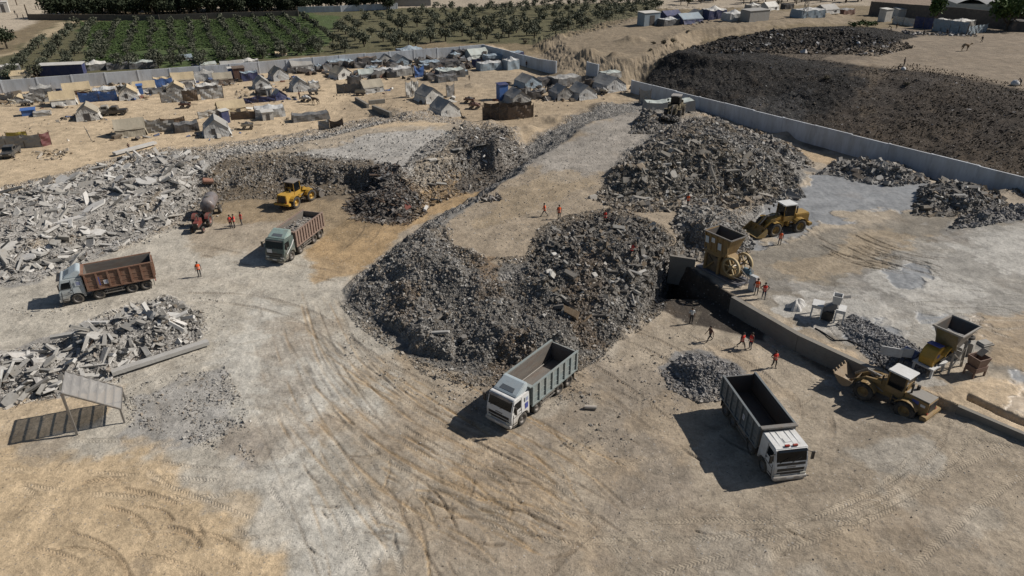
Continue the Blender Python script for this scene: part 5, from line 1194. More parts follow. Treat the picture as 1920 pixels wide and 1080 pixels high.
for yy in (-0.98, 0.98): m.bar((1.75, yy, 2.70), (3.35, yy * 0.4 + 0.2, 1.0), 0.16, 0.02); m.bar((1.75, yy, 0.80), (3.35, yy * 0.4 + 0.2, 0.55), 0.16, 0.02)
m.build("drive_belt", BLACK, T)
m = MB(); m.box((0.2, 0, 0.12), (5.4, 2.0, 0.22)); m.build("base_frame", mat("base_blue_grey", (0.10, 0.11, 0.14), 0.6, 0, 0.6), T)
BLUEM = mat("motor_blue", (0.10, 0.20, 0.28), 0.5, 0, 0.5)
c1 = P(1399, 527, PADZ)
T = thing("electric_motor", "small blue electric motor on a steel stand beside the jaw crusher", "motor", (c1[0], c1[1], PADZ), WANG)
m = MB()
for sx in (-0.35, 0.35):
    for sy in (-0.3, 0.3): m.bar((sx * 1.2, sy * 1.2, 0), (sx * 0.7, sy * 0.7, 0.75), 0.07)
m.box((0, 0, 0.76), (0.8, 0.7, 0.06)); m.build("stand", WHITE, T)
m = MB(); m.smooth = True; m.cyl((-0.45, 0, 1.08), (0.45, 0, 1.08), 0.29, n=16); m.smooth = False
for k in range(7): m.box((-0.36 + 0.12 * k, 0, 1.08), (0.03, 0.64, 0.2))
m.build("casing", BLUEM, T)
c1 = P(1410, 545, PADZ)
T = thing("control_cabinet", "tall pale grey steel control cabinet on the wall top next to two workers", "cabinet", (c1[0], c1[1], PADZ), WANG)
CABG = mat("cabinet_grey", (0.45, 0.47, 0.48), 0.5, 0, 0.4)
m = MB(); m.box((0, 0, 0.85), (0.75, 0.45, 1.5)); m.box((0, 0, 0.05), (0.7, 0.4, 0.1)); m.build("casing", CABG, T, bevel=0.015)
m = MB(); m.box((0, -0.235, 0.85), (0.66, 0.02, 1.38)); d = m.build("door", CABG, T); m = MB(); m.box((0.25, -0.255, 0.85), (0.04, 0.03, 0.2)); m.build("handle", BLACK, d)

c1 = P(1490, 580, PADZ)
def bundle(u, v):
    a = 2 * math.pi * u; r = v
    k = 1 + 0.28 * math.sin(a * 3 + 1) + 0.15 * math.sin(a * 7)
    return (0.95 * r * math.cos(a) * k, 0.65 * r * math.sin(a) * k, 0.95 * (1 - r ** 2.2) * (0.75 + 0.3 * math.sin(a * 2 + .5)) + 0.02)
m = MB(); m.grid(bundle, 22, 6); o = m.build("covered_bundle", cloth("silver_sheet", (0.50, 0.50, 0.49), 0.4, fold=1.0), None, recalc=False); place(o, (c1[0] + 0.2, c1[1] + 0.3, PADZ), 0.3); tag(o, "crumpled pale grey sheet thrown over a pile on the pad by the wall", "covered pile")

c1 = P(1543, 602, PADZ)
T = thing("screening_machine", "white-framed screening machine with two portal legs on the pad edge", "machine", (c1[0] + 0.5, c1[1] + 0.4, PADZ), R(-28))
WF = mat("frame_white", (0.56, 0.57, 0.57), 0.5, 0, 0.45)
for xx, ww in ((-0.95, 0.95), (0.95, 0.8)):
    m = MB()
    for sx in (-1, 1):
        for sy in (-0.5, 0.5): m.box((xx + sx * ww / 2 * 0.85, sy, 0.65), (0.12, 0.12, 1.3))
    m.box((xx, 0, 1.34), (ww, 1.25, 0.10)); m.box((xx, -0.5, 1.15), (ww * 0.8, 0.08, 0.2)); m.build("portal_frame", WF, T, bevel=0.01)
m = MB(); m.box((0.05, 0, 1.25), (1.3, 0.8, 0.5), rot=Matrix.Rotation(-0.55, 3, 'Y')); m.build("screen_box", mat("screen_grey", (0.16, 0.16, 0.165), 0.6), T, bevel=0.02)
m = MB(); m.prism([(-0.5, 0.1), (0.45, 0.1), (0.5, 0.9), (-0.1, 1.0), (-0.55, 0.6)], -0.55, 0.2); m.build("drum_guard", BLACK, T, bevel=0.03)
m = MB(); frustum(m, 0.15, 0.75, -0.35, 0.35, 1.75, 0.05, 0.85, -0.45, 0.45, 2.55); m.build("feed_box", WF, T)
m = MB(); m.box((0.45, 0, 2.0), (0.5, 0.6, 0.5)); m.build("feed_motor", BLACK, T)
m = MB(); m.box((1.1, 0.05, 2.5), (0.75, 0.5, 0.04), rot=Matrix.Rotation(-0.3, 3, 'Y')); m.build("chute_lid", STEEL, T)

for k, (px_, py_, w, lab) in enumerate(((1664, 684, 1.55, "white blank panel board on thin legs near the pad edge"), (1692, 686, 1.0, "grey panel board on thin legs right behind the ochre loader cab"))):
    c1 = P(px_, py_, PADZ)
    T = thing("panel_board", lab, "board", (c1[0], c1[1], PADZ), R(-20 + 8 * k))
    m = MB(); m.box((0, 0, 1.25), (w, 0.10, 0.8)); m.build("panel", WF if k == 0 else CABG, T, bevel=0.01)
    for xx in (-w / 2 + 0.08, 0.0, w / 2 - 0.08):
        m = MB(); m.box((xx, 0.03, 0.6), (0.05, 0.05, 1.25)); m.build("leg", CHASSIS, T)
# second plant: hopper, impact crusher, motor
c1 = P(1776, 690, PADZ); PA = R(34)
T = thing("feed_hopper", "tall grey open-topped feed hopper on steel legs holding gravel", "hopper", (c1[0] - 0.1, c1[1] + 0.4, PADZ), PA)
HGR = mat("hopper_grey", (0.27, 0.265, 0.25), 0.6, 0.1, 0.6, rust=0.3)
m = MB(); frustum(m, -0.7, 0.5, -0.55, 0.55, 1.9, -1.35, 1.35, -1.1, 1.1, 3.7); h_ = m.build("bin", HGR, T)
m = MB(); frustum(m, -0.6, 0.4, -0.45, 0.45, 1.95, -1.26, 1.26, -1.01, 1.01, 3.67, 0.02); m.build("liner_plate", LINERD, h_)
m = MB()
for s_ in (-1, 1): m.box((0, s_ * 1.12, 3.68), (2.85, 0.10, 0.14)); m.box((s_ * 1.38, 0, 3.68), (0.10, 2.1, 0.14))
m.build("rim", HGR, h_)
m = MB(); m.prism([(-1.42, 3.6), (-1.38, 3.6), (-0.78, 1.95), (-0.82, 1.95)], -0.8, 0.8); m.build("front_plate", mat("olive_plate", (0.13, 0.11, 0.05), 0.7, 0, 0.5, rust=0.3), h_)
m = MB(); m.grid(lambda u, v: (-0.9 + 1.8 * u, -0.7 + 1.4 * v, 2.75 + 0.25 * math.sin(u * 3.1) + 0.04 * math.sin(9 * u + 7 * v)), 12, 8); m.build("gravel_fill", mat("gravel_fill", (0.25, 0.25, 0.25), 0.95, 0, 0.8, (0.1, 0.1, 0.1), 5, bump=1.0, bscale=12), T, recalc=False)
for sx in (-0.85, 0.9):
    for sy in (-0.75, 0.75):
        m = MB(); m.bar((sx * 1.15, sy * 1.15, 0), (sx * 0.9, sy * 0.95, 2.5), 0.14); m.build("leg", HGR, T)
m = MB(); m.bar((-1.0, -0.85, 0.4), (1.0, -0.8, 1.9), 0.09); m.bar((1.0, -0.85, 0.4), (-1.0, -0.8, 1.9), 0.09); m.bar((0.95, -0.8, 1.2), (0.95, 0.8, 1.2), 0.09); m.build("brace", HGR, T)
m = MB(); m.bar((-2.3, 0, 1.0), (0.8, 0, 1.55), 0.7, 0.14); m.build("feed_belt", BLACK, T)
c1 = P(1737, 696, PADZ)
T = thing("impact_crusher", "yellow impact crusher with curved guard on a white table frame", "crusher", (c1[0] + 0.1, c1[1] + 0.1, PADZ), PA)
m = MB()
for sx in (-0.9, 0.9):
    for sy in (-0.7, 0.7): m.box((sx, sy, 0.4), (0.16, 0.16, 0.8))
for sy in (-0.7, 0.7): m.box((0, sy, 0.86), (2.2, 0.26, 0.12))
for sx in (-1.0, 1.0): m.box((sx, 0, 0.86), (0.25, 1.14, 0.118))
m.build("table_frame", WF, T)
m = MB(); m.prism([(-0.85, 0.93), (0.75, 0.93), (0.85, 1.6), (0.55, 2.25), (0.0, 2.45), (-0.6, 2.2), (-0.95, 1.6)], -0.55, 0.55); b_ = m.build("crusher_body", YELLOWP, T, bevel=0.05)
m = MB(); m.box((0, 0, 2.47), (0.8, 1.0, 0.06), rot=Matrix.Rotation(0.15, 3, 'Y')); m.build("top_plate", BLUEP, b_)
q = MB(); q.box((-0.3, -0.565, 1.75), (0.35, 0.02, 0.3)); q.build("blue_sticker", BLUEP, b_)
m = MB(); arc = [(0.9 + 0.85 * math.cos(t), 1.35 + 0.85 * math.sin(t)) for t in np.linspace(0.2, 2.7, 9)]
for i in range(8): m.bar((arc[i][0], -0.72, arc[i][1]), (arc[i + 1][0], -0.72, arc[i + 1][1]), 0.28, 0.22)
m.build("belt_guard", YELLOWP, T)
c1 = P(1706, 684, PADZ)
T = thing("electric_motor", "dark blue drive motor lying on a steel bed beside the yellow crusher", "motor", (c1[0], c1[1] + 0.3, PADZ), PA)
m = MB(); m.box((0, 0, 0.25), (1.3, 1.9, 0.5)); m.build("bed_frame", mat("bed_blue", (0.06, 0.075, 0.12), 0.6, 0, 0.5), T)
m = MB(); m.smooth = True; m.cyl((-0.1, -0.6, 0.95), (-0.1, 0.5, 0.95), 0.4, n=16); m.smooth = False
for k in range(9): m.box((-0.1, -0.5 + 0.11 * k, 0.95), (0.88, 0.04, 0.3))
m.build("casing", mat("motor_navy", (0.035, 0.06, 0.15), 0.5, 0, 0.4), T)
for k, (px_, py_, lab) in enumerate(((1797, 672, "grey concrete ballast block nearer to the feed hopper"), (1815, 664, "grey concrete ballast block with a dark tyre on top, farther from the hopper"))):
    c1 = P(px_, py_, PADZ); m = MB(); m.box((0, 0, 0.55), (1.1, 0.9, 1.1), taper=0.85); o = m.build("ballast_block", CONC, None, bevel=0.04); place(o, (c1[0], c1[1] + 0.3, PADZ), PA + 0.2 * k); tag(o, lab, "concrete block", "ballast blocks")
c1 = P(1813, 664, PADZ); m = MB(); m.smooth = True; m.lathe([(0.22, -0.1), (0.42, -0.11), (0.45, 0), (0.42, 0.11), (0.22, 0.1), (0.22, -0.1)], (0, 0, 0), n=18); o = m.build("tyre", RUBBER); o.location = (c1[0], c1[1] + 0.4, PADZ + 1.36); o.rotation_euler = (1.25, 0, 0.5); tag(o, "single dark tyre leaning on top of the concrete block", "tyre")
c1 = P(1826, 708, PADZ)
T = thing("block_machine", "small rust-brown hopper machine on four legs casting shadow on the sand", "machine", (c1[0] + 0.2, c1[1] + 0.4, PADZ), R(20))
RB = mat("rust_brown_machine", (0.16, 0.10, 0.08), 0.7, 0, 0.6, rust=0.4)
m = MB(); frustum(m, -0.5, 0.4, -0.45, 0.45, 0.95, -0.65, 0.6, -0.55, 0.55, 1.75); m.build("hopper", RB, T)
m = MB(); m.box((0, 0, 0.72), (1.3, 0.95, 0.5)); m.box((0.75, 0.1, 0.9), (0.4, 0.5, 0.5)); m.build("body", RB, T, bevel=0.03)
m = MB(); m.box((0.45, 0.25, 1.85), (0.7, 0.5, 0.06), rot=Matrix.Rotation(-0.6, 3, 'Y')); m.build("lid", STEEL, T)
for sx in (-0.6, 0.6):
    for sy in (-0.4, 0.4):
        m = MB(); m.box((sx, sy, 0.25), (0.12, 0.12, 0.5)); m.build("leg", RB, T)
c1 = at(1846, 645); m = MB(); m.box((0, 0, 0.06), (1.1, 0.9, 0.12)); m.box((0, 0, 0.16), (0.9, 0.7, 0.1)); o = m.build("manhole_cover", CONC); place(o, c1, 0.3); tag(o, "small pale concrete lid lying on the pad right of the feed hopper", "concrete lid")
# hose along the wall
hose = [at(x, y) + Vector((0, 0, 0.06)) for x, y in ((1528, 617), (1545, 626), (1565, 640), (1590, 640), (1620, 652), (1640, 668), (1655, 690), (1668, 700))]
m = MB(); m.smooth = True; m.tube(hose, 0.06, 6); tag(m.build("hose", BLACK), "black hose snaking along the top of the retaining wall", "hose")

# ------------------------------------------------------------------ tilted canopy on one post
gA, gB = P(145, 816), P(236, 794)
d = np.array([gB[0] - gA[0], gB[1] - gA[1]]); L0 = float(np.hypot(*d)); a = math.atan2(d[1], d[0])
T = thing("tilted_canopy", "tilted grey mesh canopy frame on one tall post casting a ribbed shadow", "canopy", (gA[0], gA[1], gz(*gA)), a)
za, zb_ = 3.75, 1.3; wd = 2.9
def cp(u, v): return Vector((L0 * u, wd * v, za + (zb_ - za) * u))
m = MB()
for v in (0, 1): m.bar(cp(0, v), cp(1, v), 0.10)
for k in range(8): m.bar(cp(k / 7, 0.02) - Vector((0, 0, .04)), cp(k / 7, 0.98) - Vector((0, 0, .04)), 0.09)
m.build("frame", STEEL, T)
net, nn, nl, nb = new_mat("shade_mesh")
nb.inputs["Base Color"].default_value = (0.235, 0.23, 0.225, 1); nb.inputs["Roughness"].default_value = 0.7; nb.inputs["Alpha"].default_value = 0.78
m = MB(); m.grid(lambda u, v: cp(u, v) + Vector((0, 0, 0.06 - 0.08 * abs(math.sin(u * 7 * math.pi)))), 56, 4); m.build("mesh_sheet", net, T, recalc=False)
m = MB(); m.box((0, 0, za / 2), (0.16, 0.16, za)); m.build("post", STEEL, T)
for v in (0, 1):
    m = MB(); m.box((L0 * 0.98, wd * v, zb_ / 2), (0.12, 0.12, zb_)); m.build("post", STEEL, T)

# ------------------------------------------------------------------ slabs and beams big enough to pick out
def slab_mesh(l, w, t, kind):
    m = MB()
    if kind == 'slab':
        n = random.randint(5, 8); pts = []
        for k in range(n):
            an = 2 * math.pi * k / n + random.uniform(-.25, .25); r = random.uniform(0.75, 1.1)
            pts.append((l / 2 * r * math.cos(an), w / 2 * r * math.sin(an)))
        n = len(pts)
        m.add([(x, y, -t / 2) for x, y in pts] + [(x * random.uniform(.94, 1), y * random.uniform(.94, 1), t / 2) for x, y in pts], [tuple(range(n - 1, -1, -1)), tuple(range(n, 2 * n))] + [(i, (i + 1) % n, n + (i + 1) % n, n + i) for i in range(n)])
    else:
        m.box((0, 0, 0), (l, w, t)); m.v = [(x + random.uniform(-.08, .08), y + random.uniform(-.03, .03), z + random.uniform(-.02, .02)) for x, y, z in m.v]
    return m
SLABM = [mat("slab_pale", (0.36, 0.355, 0.34), 0.9, 0, 0.5, (0.25, 0.23, 0.20), 1.0, bump=0.3, bscale=5), mat("slab_grey", (0.26, 0.255, 0.24), 0.9, 0, 0.5, (0.20, 0.175, 0.14), 1.0, bump=0.3, bscale=5), mat("slab_white", (0.47, 0.465, 0.45), 0.9, 0, 0.45, (0.28, 0.26, 0.23), 1.0, bump=0.3, bscale=5), mat("slab_dark", (0.15, 0.145, 0.135), 0.9, 0, 0.5, (0.19, 0.16, 0.13), 1.0, bump=0.3, bscale=5)]
def slabs(poly, n, lab_s, lab_b, grp, lmin, lmax, z=1.0, beams=0.45, mats=(0, 1, 2), lift=0.0, tilt=0.3):
    bp = np.array([P(a, b, z) for a, b in poly]); k = 0
    while k < n:
        x, y = random.uniform(bp[:, 0].min(), bp[:, 0].max()), random.uniform(bp[:, 1].min(), bp[:, 1].max())
        ins, dd = poly_sd(np.array([x]), np.array([y]), bp)
        if not ins[0]: continue
        k += 1
        l = lmin * (1 - random.random() * (1 - (lmin / lmax) ** 1.7)) ** (-1 / 1.7)
        kind = 'beam' if random.random() < beams else 'slab'
        m = slab_mesh(l * 1.3, random.uniform(.2, .42), random.uniform(.18, .34), kind) if kind == 'beam' else slab_mesh(l, l * random.uniform(.5, .85), random.uniform(.12, .24), kind)
        o = m.build("concrete_beam" if kind == 'beam' else "concrete_slab", SLABM[random.choice(mats)])
        o.location = (x, y, gz(x, y) + lift + random.uniform(0, .4)); o.rotation_euler = (random.gauss(0, tilt), random.gauss(0, tilt), random.uniform(0, 6.28))
        tag(o, lab_b if kind == 'beam' else lab_s, "concrete beam" if kind == 'beam' else "concrete slab", grp)
slabs([(-60, 500), (0, 500), (100, 478), (200, 445), (290, 405), (330, 370), (400, 320), (330, 280), (240, 292), (110, 335), (0, 355), (-60, 380)], 130, "broken pale concrete slab on the left bank above the brown truck", "fallen concrete beam on the left bank above the brown truck", "slabs and beams on the left bank", 1.1, 3.8, 1.4, tilt=0.4)
slabs([(0, 745), (60, 730), (200, 705), (260, 660), (340, 630), (360, 600), (300, 580), (180, 610), (90, 648), (0, 665)], 75, "broken concrete slab in the low heap behind the tilted canopy", "broken concrete beam in the low heap behind the tilted canopy", "slabs and beams in the low left heap", 1.0, 3.2, 0.8, 0.6, tilt=0.4)
slabs([(1000, 520), (1050, 440), (1140, 410), (1240, 445), (1200, 560), (1080, 620), (850, 640), (800, 560)], 24, "dirty concrete slab on the big heap behind the blue-grey truck", "dirty concrete beam on the big heap behind the blue-grey truck", "slabs and beams on the big heap", 0.5, 1.5, 3, 0.4, (1, 3, 3, 0))
slabs([(1130, 365), (1300, 372), (1480, 340), (1420, 295), (1300, 275), (1190, 305)], 20, "dirty concrete slab on the heap right of the ramp", "dirty concrete beam on the heap right of the ramp", "slabs and beams on the right heap", 0.6, 1.8, 3.5, 0.4, (1, 3, 0))
slabs([(1540, 310), (1680, 340), (1735, 330), (1640, 290)], 12, "grey concrete slab in the rubble pile at the foot of the right wall", "grey concrete beam in the rubble pile at the foot of the right wall", "slabs and beams by the right wall", 0.7, 1.8, 2, 0.4, (0, 1, 3))
slabs([(1725, 390), (1860, 388), (1880, 372), (1790, 340)], 12, "concrete slab in the dark pile near the right picture edge", "concrete beam in the dark pile near the right picture edge", "slabs and beams in the far right pile", 0.7, 1.8, 2, 0.6, (0, 1, 3))
slabs([(1350, 255), (1420, 285), (1500, 292), (1440, 250)], 5, "pale slab in the rubble between the ramp heap and the wall", "pale beam in the rubble between the ramp heap and the wall", "slabs and beams between ramp and wall", 0.7, 1.6, 2, 0.4, (0, 1))
slabs([(780, 370), (850, 340), (960, 318), (990, 290), (940, 250), (860, 270), (790, 320)], 14, "light slab in the dark heap at the head of the gully", "light beam in the dark heap at the head of the gully", "slabs and beams at the gully head", 0.6, 2.2, 2.5, 0.6, (0, 1, 2, 3))
a_, b_ = at(212, 708), at(392, 648)
m = MB(); m.bar(a_ + Vector((0, 0, .42)), b_ + Vector((0, 0, .35)), 0.62, 0.34); tag(m.build("concrete_beam", SLABM[0]), "very long straight white concrete beam lying in front of the low heap", "concrete beam")
a_, b_ = at(215, 293), at(292, 272)
m = MB(); m.bar(a_ + Vector((0, 0, .45)), b_ + Vector((0, 0, .4)), 0.9, 0.35); tag(m.build("concrete_beam", SLABM[2]), "long pale concrete beam on the crest of the left bank next to the sand", "concrete beam")
for (x_, y_, l_, an, lab) in [(118, 345, 3.4, -0.7, "large pale floor slab tipped on edge on the bank crest"), (275, 345, 3.2, 0.1, "thick pale block slab on the bank above the tank trailer"), (20, 470, 3.0, 0.9, "wide pale slab at the lower left end of the bank"), (75, 480, 2.6, 2.0, "white flat slab resting at the foot of the bank near the white truck cab")]:
    q = at(x_, y_); m = slab_mesh(l_, l_ * 0.6, 0.25, 'slab'); o = m.build("concrete_slab", SLABM[2 if l_ > 3.1 else 0]); o.location = (q.x, q.y, q.z + .4); o.rotation_euler = (0.35, 0.15, an); tag(o, lab, "concrete slab")
m = MB(); m.box((0, 0, 0), (1.5, 0.75, 0.05)); q = at(762, 392); o = m.build("metal_sheet", mat("red_sheet", (0.40, 0.14, 0.11), 0.6, 0, 0.4)); o.location = q + Vector((0, 0, .45)); o.rotation_euler = (0.5, 0.35, -0.9); tag(o, "faded red metal sheet leaning on the dark scrap heap", "metal sheet")
m = MB(); m.box((0, 0, 0.3), (1.4, 0.9, 0.5)); q = at(390, 345); o = m.build("metal_tank", mat("rust_pink", (0.24, 0.12, 0.085), 0.7, 0, 0.5, rust=0.3), None, bevel=0.1); o.location = q; o.rotation_euler = (0.3, 0.2, 0.5); tag(o, "crushed rusty red metal box on the cut bank left of the yellow loader", "scrap box")
m = MB(); m.smooth = True; m.cyl((-0.45, 0, 0.16), (0.45, 0, 0.16), 0.16, n=14); q = at(1107, 768); o = m.build("pipe_piece", WHITE); place(o, q, -0.1); tag(o, "short white pipe lying on the ground right of the blue-grey truck", "pipe")

# ------------------------------------------------------------------ compound walls
WALLP = mat("whitewashed_wall", (0.50, 0.535, 0.58), 0.85, 0, 0.65, (0.27, 0.26, 0.245), 0.6, stretch=(1, 1, 0.25))
def compound_wall(label, pts, h, th=0.25, post=6.0, m=WALLP, zs=None):
    def gz(x, y):
        if zs is None: return globals()['gz'](x, y)
        L_ = math.hypot(pts[-1][0] - pts[0][0], pts[-1][1] - pts[0][1]); return zs[0] + (zs[1] - zs[0]) * math.hypot(x - pts[0][0], y - pts[0][1]) / L_
    T = thing("compound_wall", label, "wall", (pts[0][0], pts[0][1], 0))
    ox, oy = pts[0]
    p = []
    for i in range(len(pts) - 1):
        a, b = np.array(pts[i]), np.array(pts[i + 1]); n = max(1, int(np.hypot(*(b - a)) / post))
        p += [a + (b - a) * k / n for k in range(n)]
    p.append(np.array(pts[-1]))
    mm = MB()
    for i in range(len(p) - 1):
        a, b = p[i] - (ox, oy), p[i + 1] - (ox, oy); d = (b - a) / np.hypot(*(b - a)); nn = np.array([-d[1], d[0]]) * th / 2
        hh = h + 0.05 * math.sin(i * 2.1); g0, g1 = gz(*p[i]), gz(*p[i + 1])
        gg = min(g0, g1) - 1.2
        q = [a - nn, b - nn, b + nn, a + nn]; top = [g0, g1, g1, g0]
        mm.add([(v[0], v[1], gg) for v in q] + [(v[0], v[1], t + hh) for v, t in zip(q, top)], [(3, 2, 1, 0), (4, 5, 6, 7), (0, 1, 5, 4), (2, 3, 7, 6)] + ([(3, 0, 4, 7)] if i == 0 else []) + ([(1, 2, 6, 5)] if i == len(p) - 2 else []))
    mm.build("wall_panels", m, T)
    for i in range(len(p)):
        v = p[i] - (ox, oy); q = MB(); q.box((v[0], v[1], gz(*p[i]) + h / 2 - 0.2), (0.34, 0.34, h + 0.5), rz=R(30)); q.build("pillar", m, T)
wl_pts = [P(-330, 200), P(-60, 180), P(380, 146), P(905, 103)]
compound_wall("long white wall along the back of the camp before the orchard", wl_pts, 2.7)
compound_wall("short white wall from the far camp corner to the open gate", [P(907, 103), P(1042, 140)], 2.7)
compound_wall("small white wall stub at the far side of the open gate", [P(1100, 147), P(1120, 152)], 2.9, post=2)
compound_wall("long white wall along the foot of the black tip on the right", [P(1184, 172, 0.3), P(1920, 366, 1.2), P(1920, 366, 1.2) + 0.6 * (P(1920, 366, 1.2) - P(1184, 172, 0.3))], 2.5, zs=(0.2, 1.5))

# ------------------------------------------------------------------ tents
def mpp(px, py, z=0.0):
    q = P(px, py, z); v = np.array([q[0], q[1], z]) - np.array([0, 0, CAM_H]); return float(v @ CF) / CAM_F
PALC = dict(bei=((0.42, 0.34, 0.215), .4), whi=((0.48, 0.475, 0.45), .45), gry=((0.27, 0.27, 0.26), .45), sil=((0.40, 0.41, 0.41), .4), dgr=((0.11, 0.115, 0.12), .4), drk=((0.045, 0.045, 0.048), .4),
            blu=((0.045, 0.12, 0.33), .25), nav=((0.022, 0.032, 0.10), .25), bgr=((0.22, 0.28, 0.33), .35), grn=((0.06, 0.16, 0.10), .3), bro=((0.115, 0.085, 0.065), .4), mar=((0.10, 0.028, 0.032), .3), khk=((0.29, 0.26, 0.20), .4), yel=((0.30, 0.25, 0.05), .3), pgr=((0.36, 0.40, 0.38), .4), rst=((0.12, 0.06, 0.045), .4), bur=((0.035, 0.028, 0.025), .4))
def CL(k): return cloth("canvas_" + k, PALC[k][0], PALC[k][1])
POLE = mat("wood_pole", (0.12, 0.09, 0.065), 0.9)
def wavy(p, amp, seed): 
    x, y, z = p
    n_ = math.sin(x * 1.9 + seed + z * 2.1) * math.sin(z * 2.6 + seed * 2 + y * 2.2 + x) + 0.35 * math.sin(4.3 * x + 3.9 * y + seed + 3 * z)
    return amp * n_
TENTS = []
def cx_(q, a, kind, L, D): return (q.x - math.sin(a) * D / 2, q.y + math.cos(a) * D / 2) if kind == 's' else (q.x + math.cos(a) * L / 2, q.y + math.sin(a) * L / 2)
def ridge(label, px, py, wpx, kind, roof, wall, hp=None, ang=None, deep=1.15, door=True, grp="tents of the camp", cat="tent", name="ridge_tent"):
    s = mpp(px, py); w = wpx * s * (0.95 if kind == 's' else 0.84); q = at(px, py); deep = deep * (1.0 if kind == 's' else 0.88)
    a = R((28 if kind == 's' else 118) + (ang if ang is not None else random.uniform(-7, 7)))
    if kind == 's': L, D = w, w * 0.72 * deep / 1.15
    else: D, L = w * 0.93, w * deep
    D = min(max(D, 1.6), 6.5); L = min(max(L, 1.8), 9)
    H = hp * s / 0.86 * (0.78 if kind == 's' else 0.72) if hp else min(2.2, max(1.4, 0.46 * D)); h = H * 0.5; TENTS.append((cx_(q, a, kind, L, D), max(L, D)))
    if kind == 's': cx, cy = q.x - math.sin(a) * D / 2, q.y + math.cos(a) * D / 2
    else: cx, cy = q.x + math.cos(a) * L / 2, q.y + math.sin(a) * L / 2
    T = thing(name, label, cat, (cx, cy, gz(cx, cy) - 0.03), a, grp)
    sd = random.uniform(0, 9)
    rf = MB()
    def rp(u, v):
        x = (u - 0.5) * (L + 0.3); t = abs(2 * v - 1)
        sag = 0.16 * math.sin(u * math.pi) + 0.05 * math.sin(u * 9 + sd)
        z = H - (H - h) * 1.10 * t - sag * (0.4 + 0.6 * math.sin(math.pi * t))
        return (x, (2 * v - 1) * (D / 2 + 0.14), z + wavy((x, v, 0), 0.025, sd))
    rf.grid(rp, 10, 8); rf.smooth = False
    rf.build("roof_canvas", CL(roof), T, recalc=False)
    wm = MB()
    for sgn in (-1, 1):
        wm.grid(lambda u, v, sgn=sgn: ((u - 0.5) * L, sgn * (D / 2 + 0.45 * (1 - v) ** 1.5 + wavy((u * L, 0, v), 0.07, sd + sgn)), v * h * 0.99), 12, 3)
        def gp(u, v, sgn=sgn):
            y = (u - 0.5) * D * (1 + 0.08 * (1 - v)); top = H - (H - h) * abs(2 * u - 1) - 0.05
            return (sgn * (L / 2 + 0.30 * (1 - v) ** 1.5 + wavy((y, 0, v * 2), 0.06, sd)), y, v * top)
        wm.grid(gp, 12, 4)
    wm.build("wall_canvas", CL(wall), T, recalc=False)
    if door:
        dm = MB(); sgn = -1
        if kind == 's': dm.box((L * 0.2, -D / 2 - 0.27, h * 0.42), (0.75, 0.06, h * 0.84))
        else: dm.box((-(L / 2 + 0.17), 0.12 * D, h * 0.5), (0.06, D * 0.17, h))
        dm.build("door_flap", CL(wall if random.random() < .6 else 'drk'), T)
    pm = MB(); pm.bar((-L / 2 + .1, 0, 0), (-L / 2 + .1, 0, H - .22), 0.07); pm.bar((L / 2 - .1, 0, 0), (L / 2 - .1, 0, H - .22), 0.07); pm.build("tent_pole", POLE, T)
    return T
def curtain(label, p0, p1, hp, col, sag=0.12, cat="screen", name="fabric_screen", posts=3, grp="fabric screens of the camp"):
    a, b = at(*p0), at(*p1); s = mpp((p0[0] + p1[0]) / 2, (p0[1] + p1[1]) / 2); H = hp * s / 0.86
    d = b - a; L = math.hypot(d.x, d.y)
    T = thing(name, label, cat, (a.x, a.y, a.z - .03), math.atan2(d.y, d.x), grp); sd = random.uniform(0, 9); dz = b.z - a.z
    m = MB(); n = max(8, int(L * 2.5))
    m.grid(lambda u, v: (u * L, wavy((u * L, 0, v * 2), 0.13, sd) + 0.15 * (1 - v), dz * u + v * (H - sag * H * abs(math.sin(u * math.pi * (posts - 1))))), n, 5)
    m.build("fabric", CL(col), T, recalc=False)
    for k in range(posts):
        u = k / max(1, posts - 1); q = MB(); q.bar((u * L, 0.1, dz * u - .1), (u * L + random.uniform(-.1, .1), 0.1, dz * u + H * 1.08), 0.08); q.build("post", POLE, T)
    return T
def canopy(label, px, py, wpx, hp, col, side=None, deep=0.9, peak=0.25, ang=None, cat="shelter", name="tarp_shelter", grp="tarp shelters of the camp"):
    s = mpp(px, py); W_ = wpx * s; q = at(px, py); a = R(28 + (random.uniform(-9, 9) if ang is None else ang)); D = min(5, W_ * deep * 0.8); H = hp * s / 0.86 * 0.8
    cx, cy = q.x - math.sin(a) * D / 2, q.y + math.cos(a) * D / 2
    T = thing(name, label, cat, (cx, cy, gz(cx, cy) - .03), a, grp); sd = random.uniform(0, 9)
    def tp(u, v):
        x, y = (u - .5) * W_, (v - .5) * D
        r = max(abs(2 * u - 1), abs(2 * v - 1))
        return (x, y, H * (0.78 + peak * (1 - r) - 0.10 * math.sin(u * math.pi * 2) ** 2) + wavy((x, y, 0), 0.08, sd))
    m = MB(); m.grid(tp, 10, 8); m.build("roof_sheet", CL(col), T, recalc=False)
    m = MB()
    for (u0, v0, u1, v1) in ((0, 0, 1, 0), (0, 0, 0, 1), (1, 0, 1, 1), (0, 1, 1, 1)):
        def sp(u, v, e=(u0, v0, u1, v1)):
            x, y, z = tp(e[0] + (e[2] - e[0]) * u, e[1] + (e[3] - e[1]) * u); o = 0.2 * (1 - v)
            k = 1.0 + 0.05 * (1 - v)
            return (x * k + wavy((x, y, v), 0.08, sd), y * k + wavy((y, x, v), 0.08, sd + 3), v * (z - 0.02))
        m.grid(sp, 10, 3)
    m.build("side_sheet", CL(side or col), T, recalc=False)
    q_ = MB()
    for sx in (-.48, .48):
        for sy in (-.48, .48): q_.bar((sx * W_, sy * D, 0), (sx * W_, sy * D, H * 0.9), 0.07)
    q_.build("pole", POLE, T)
    return T
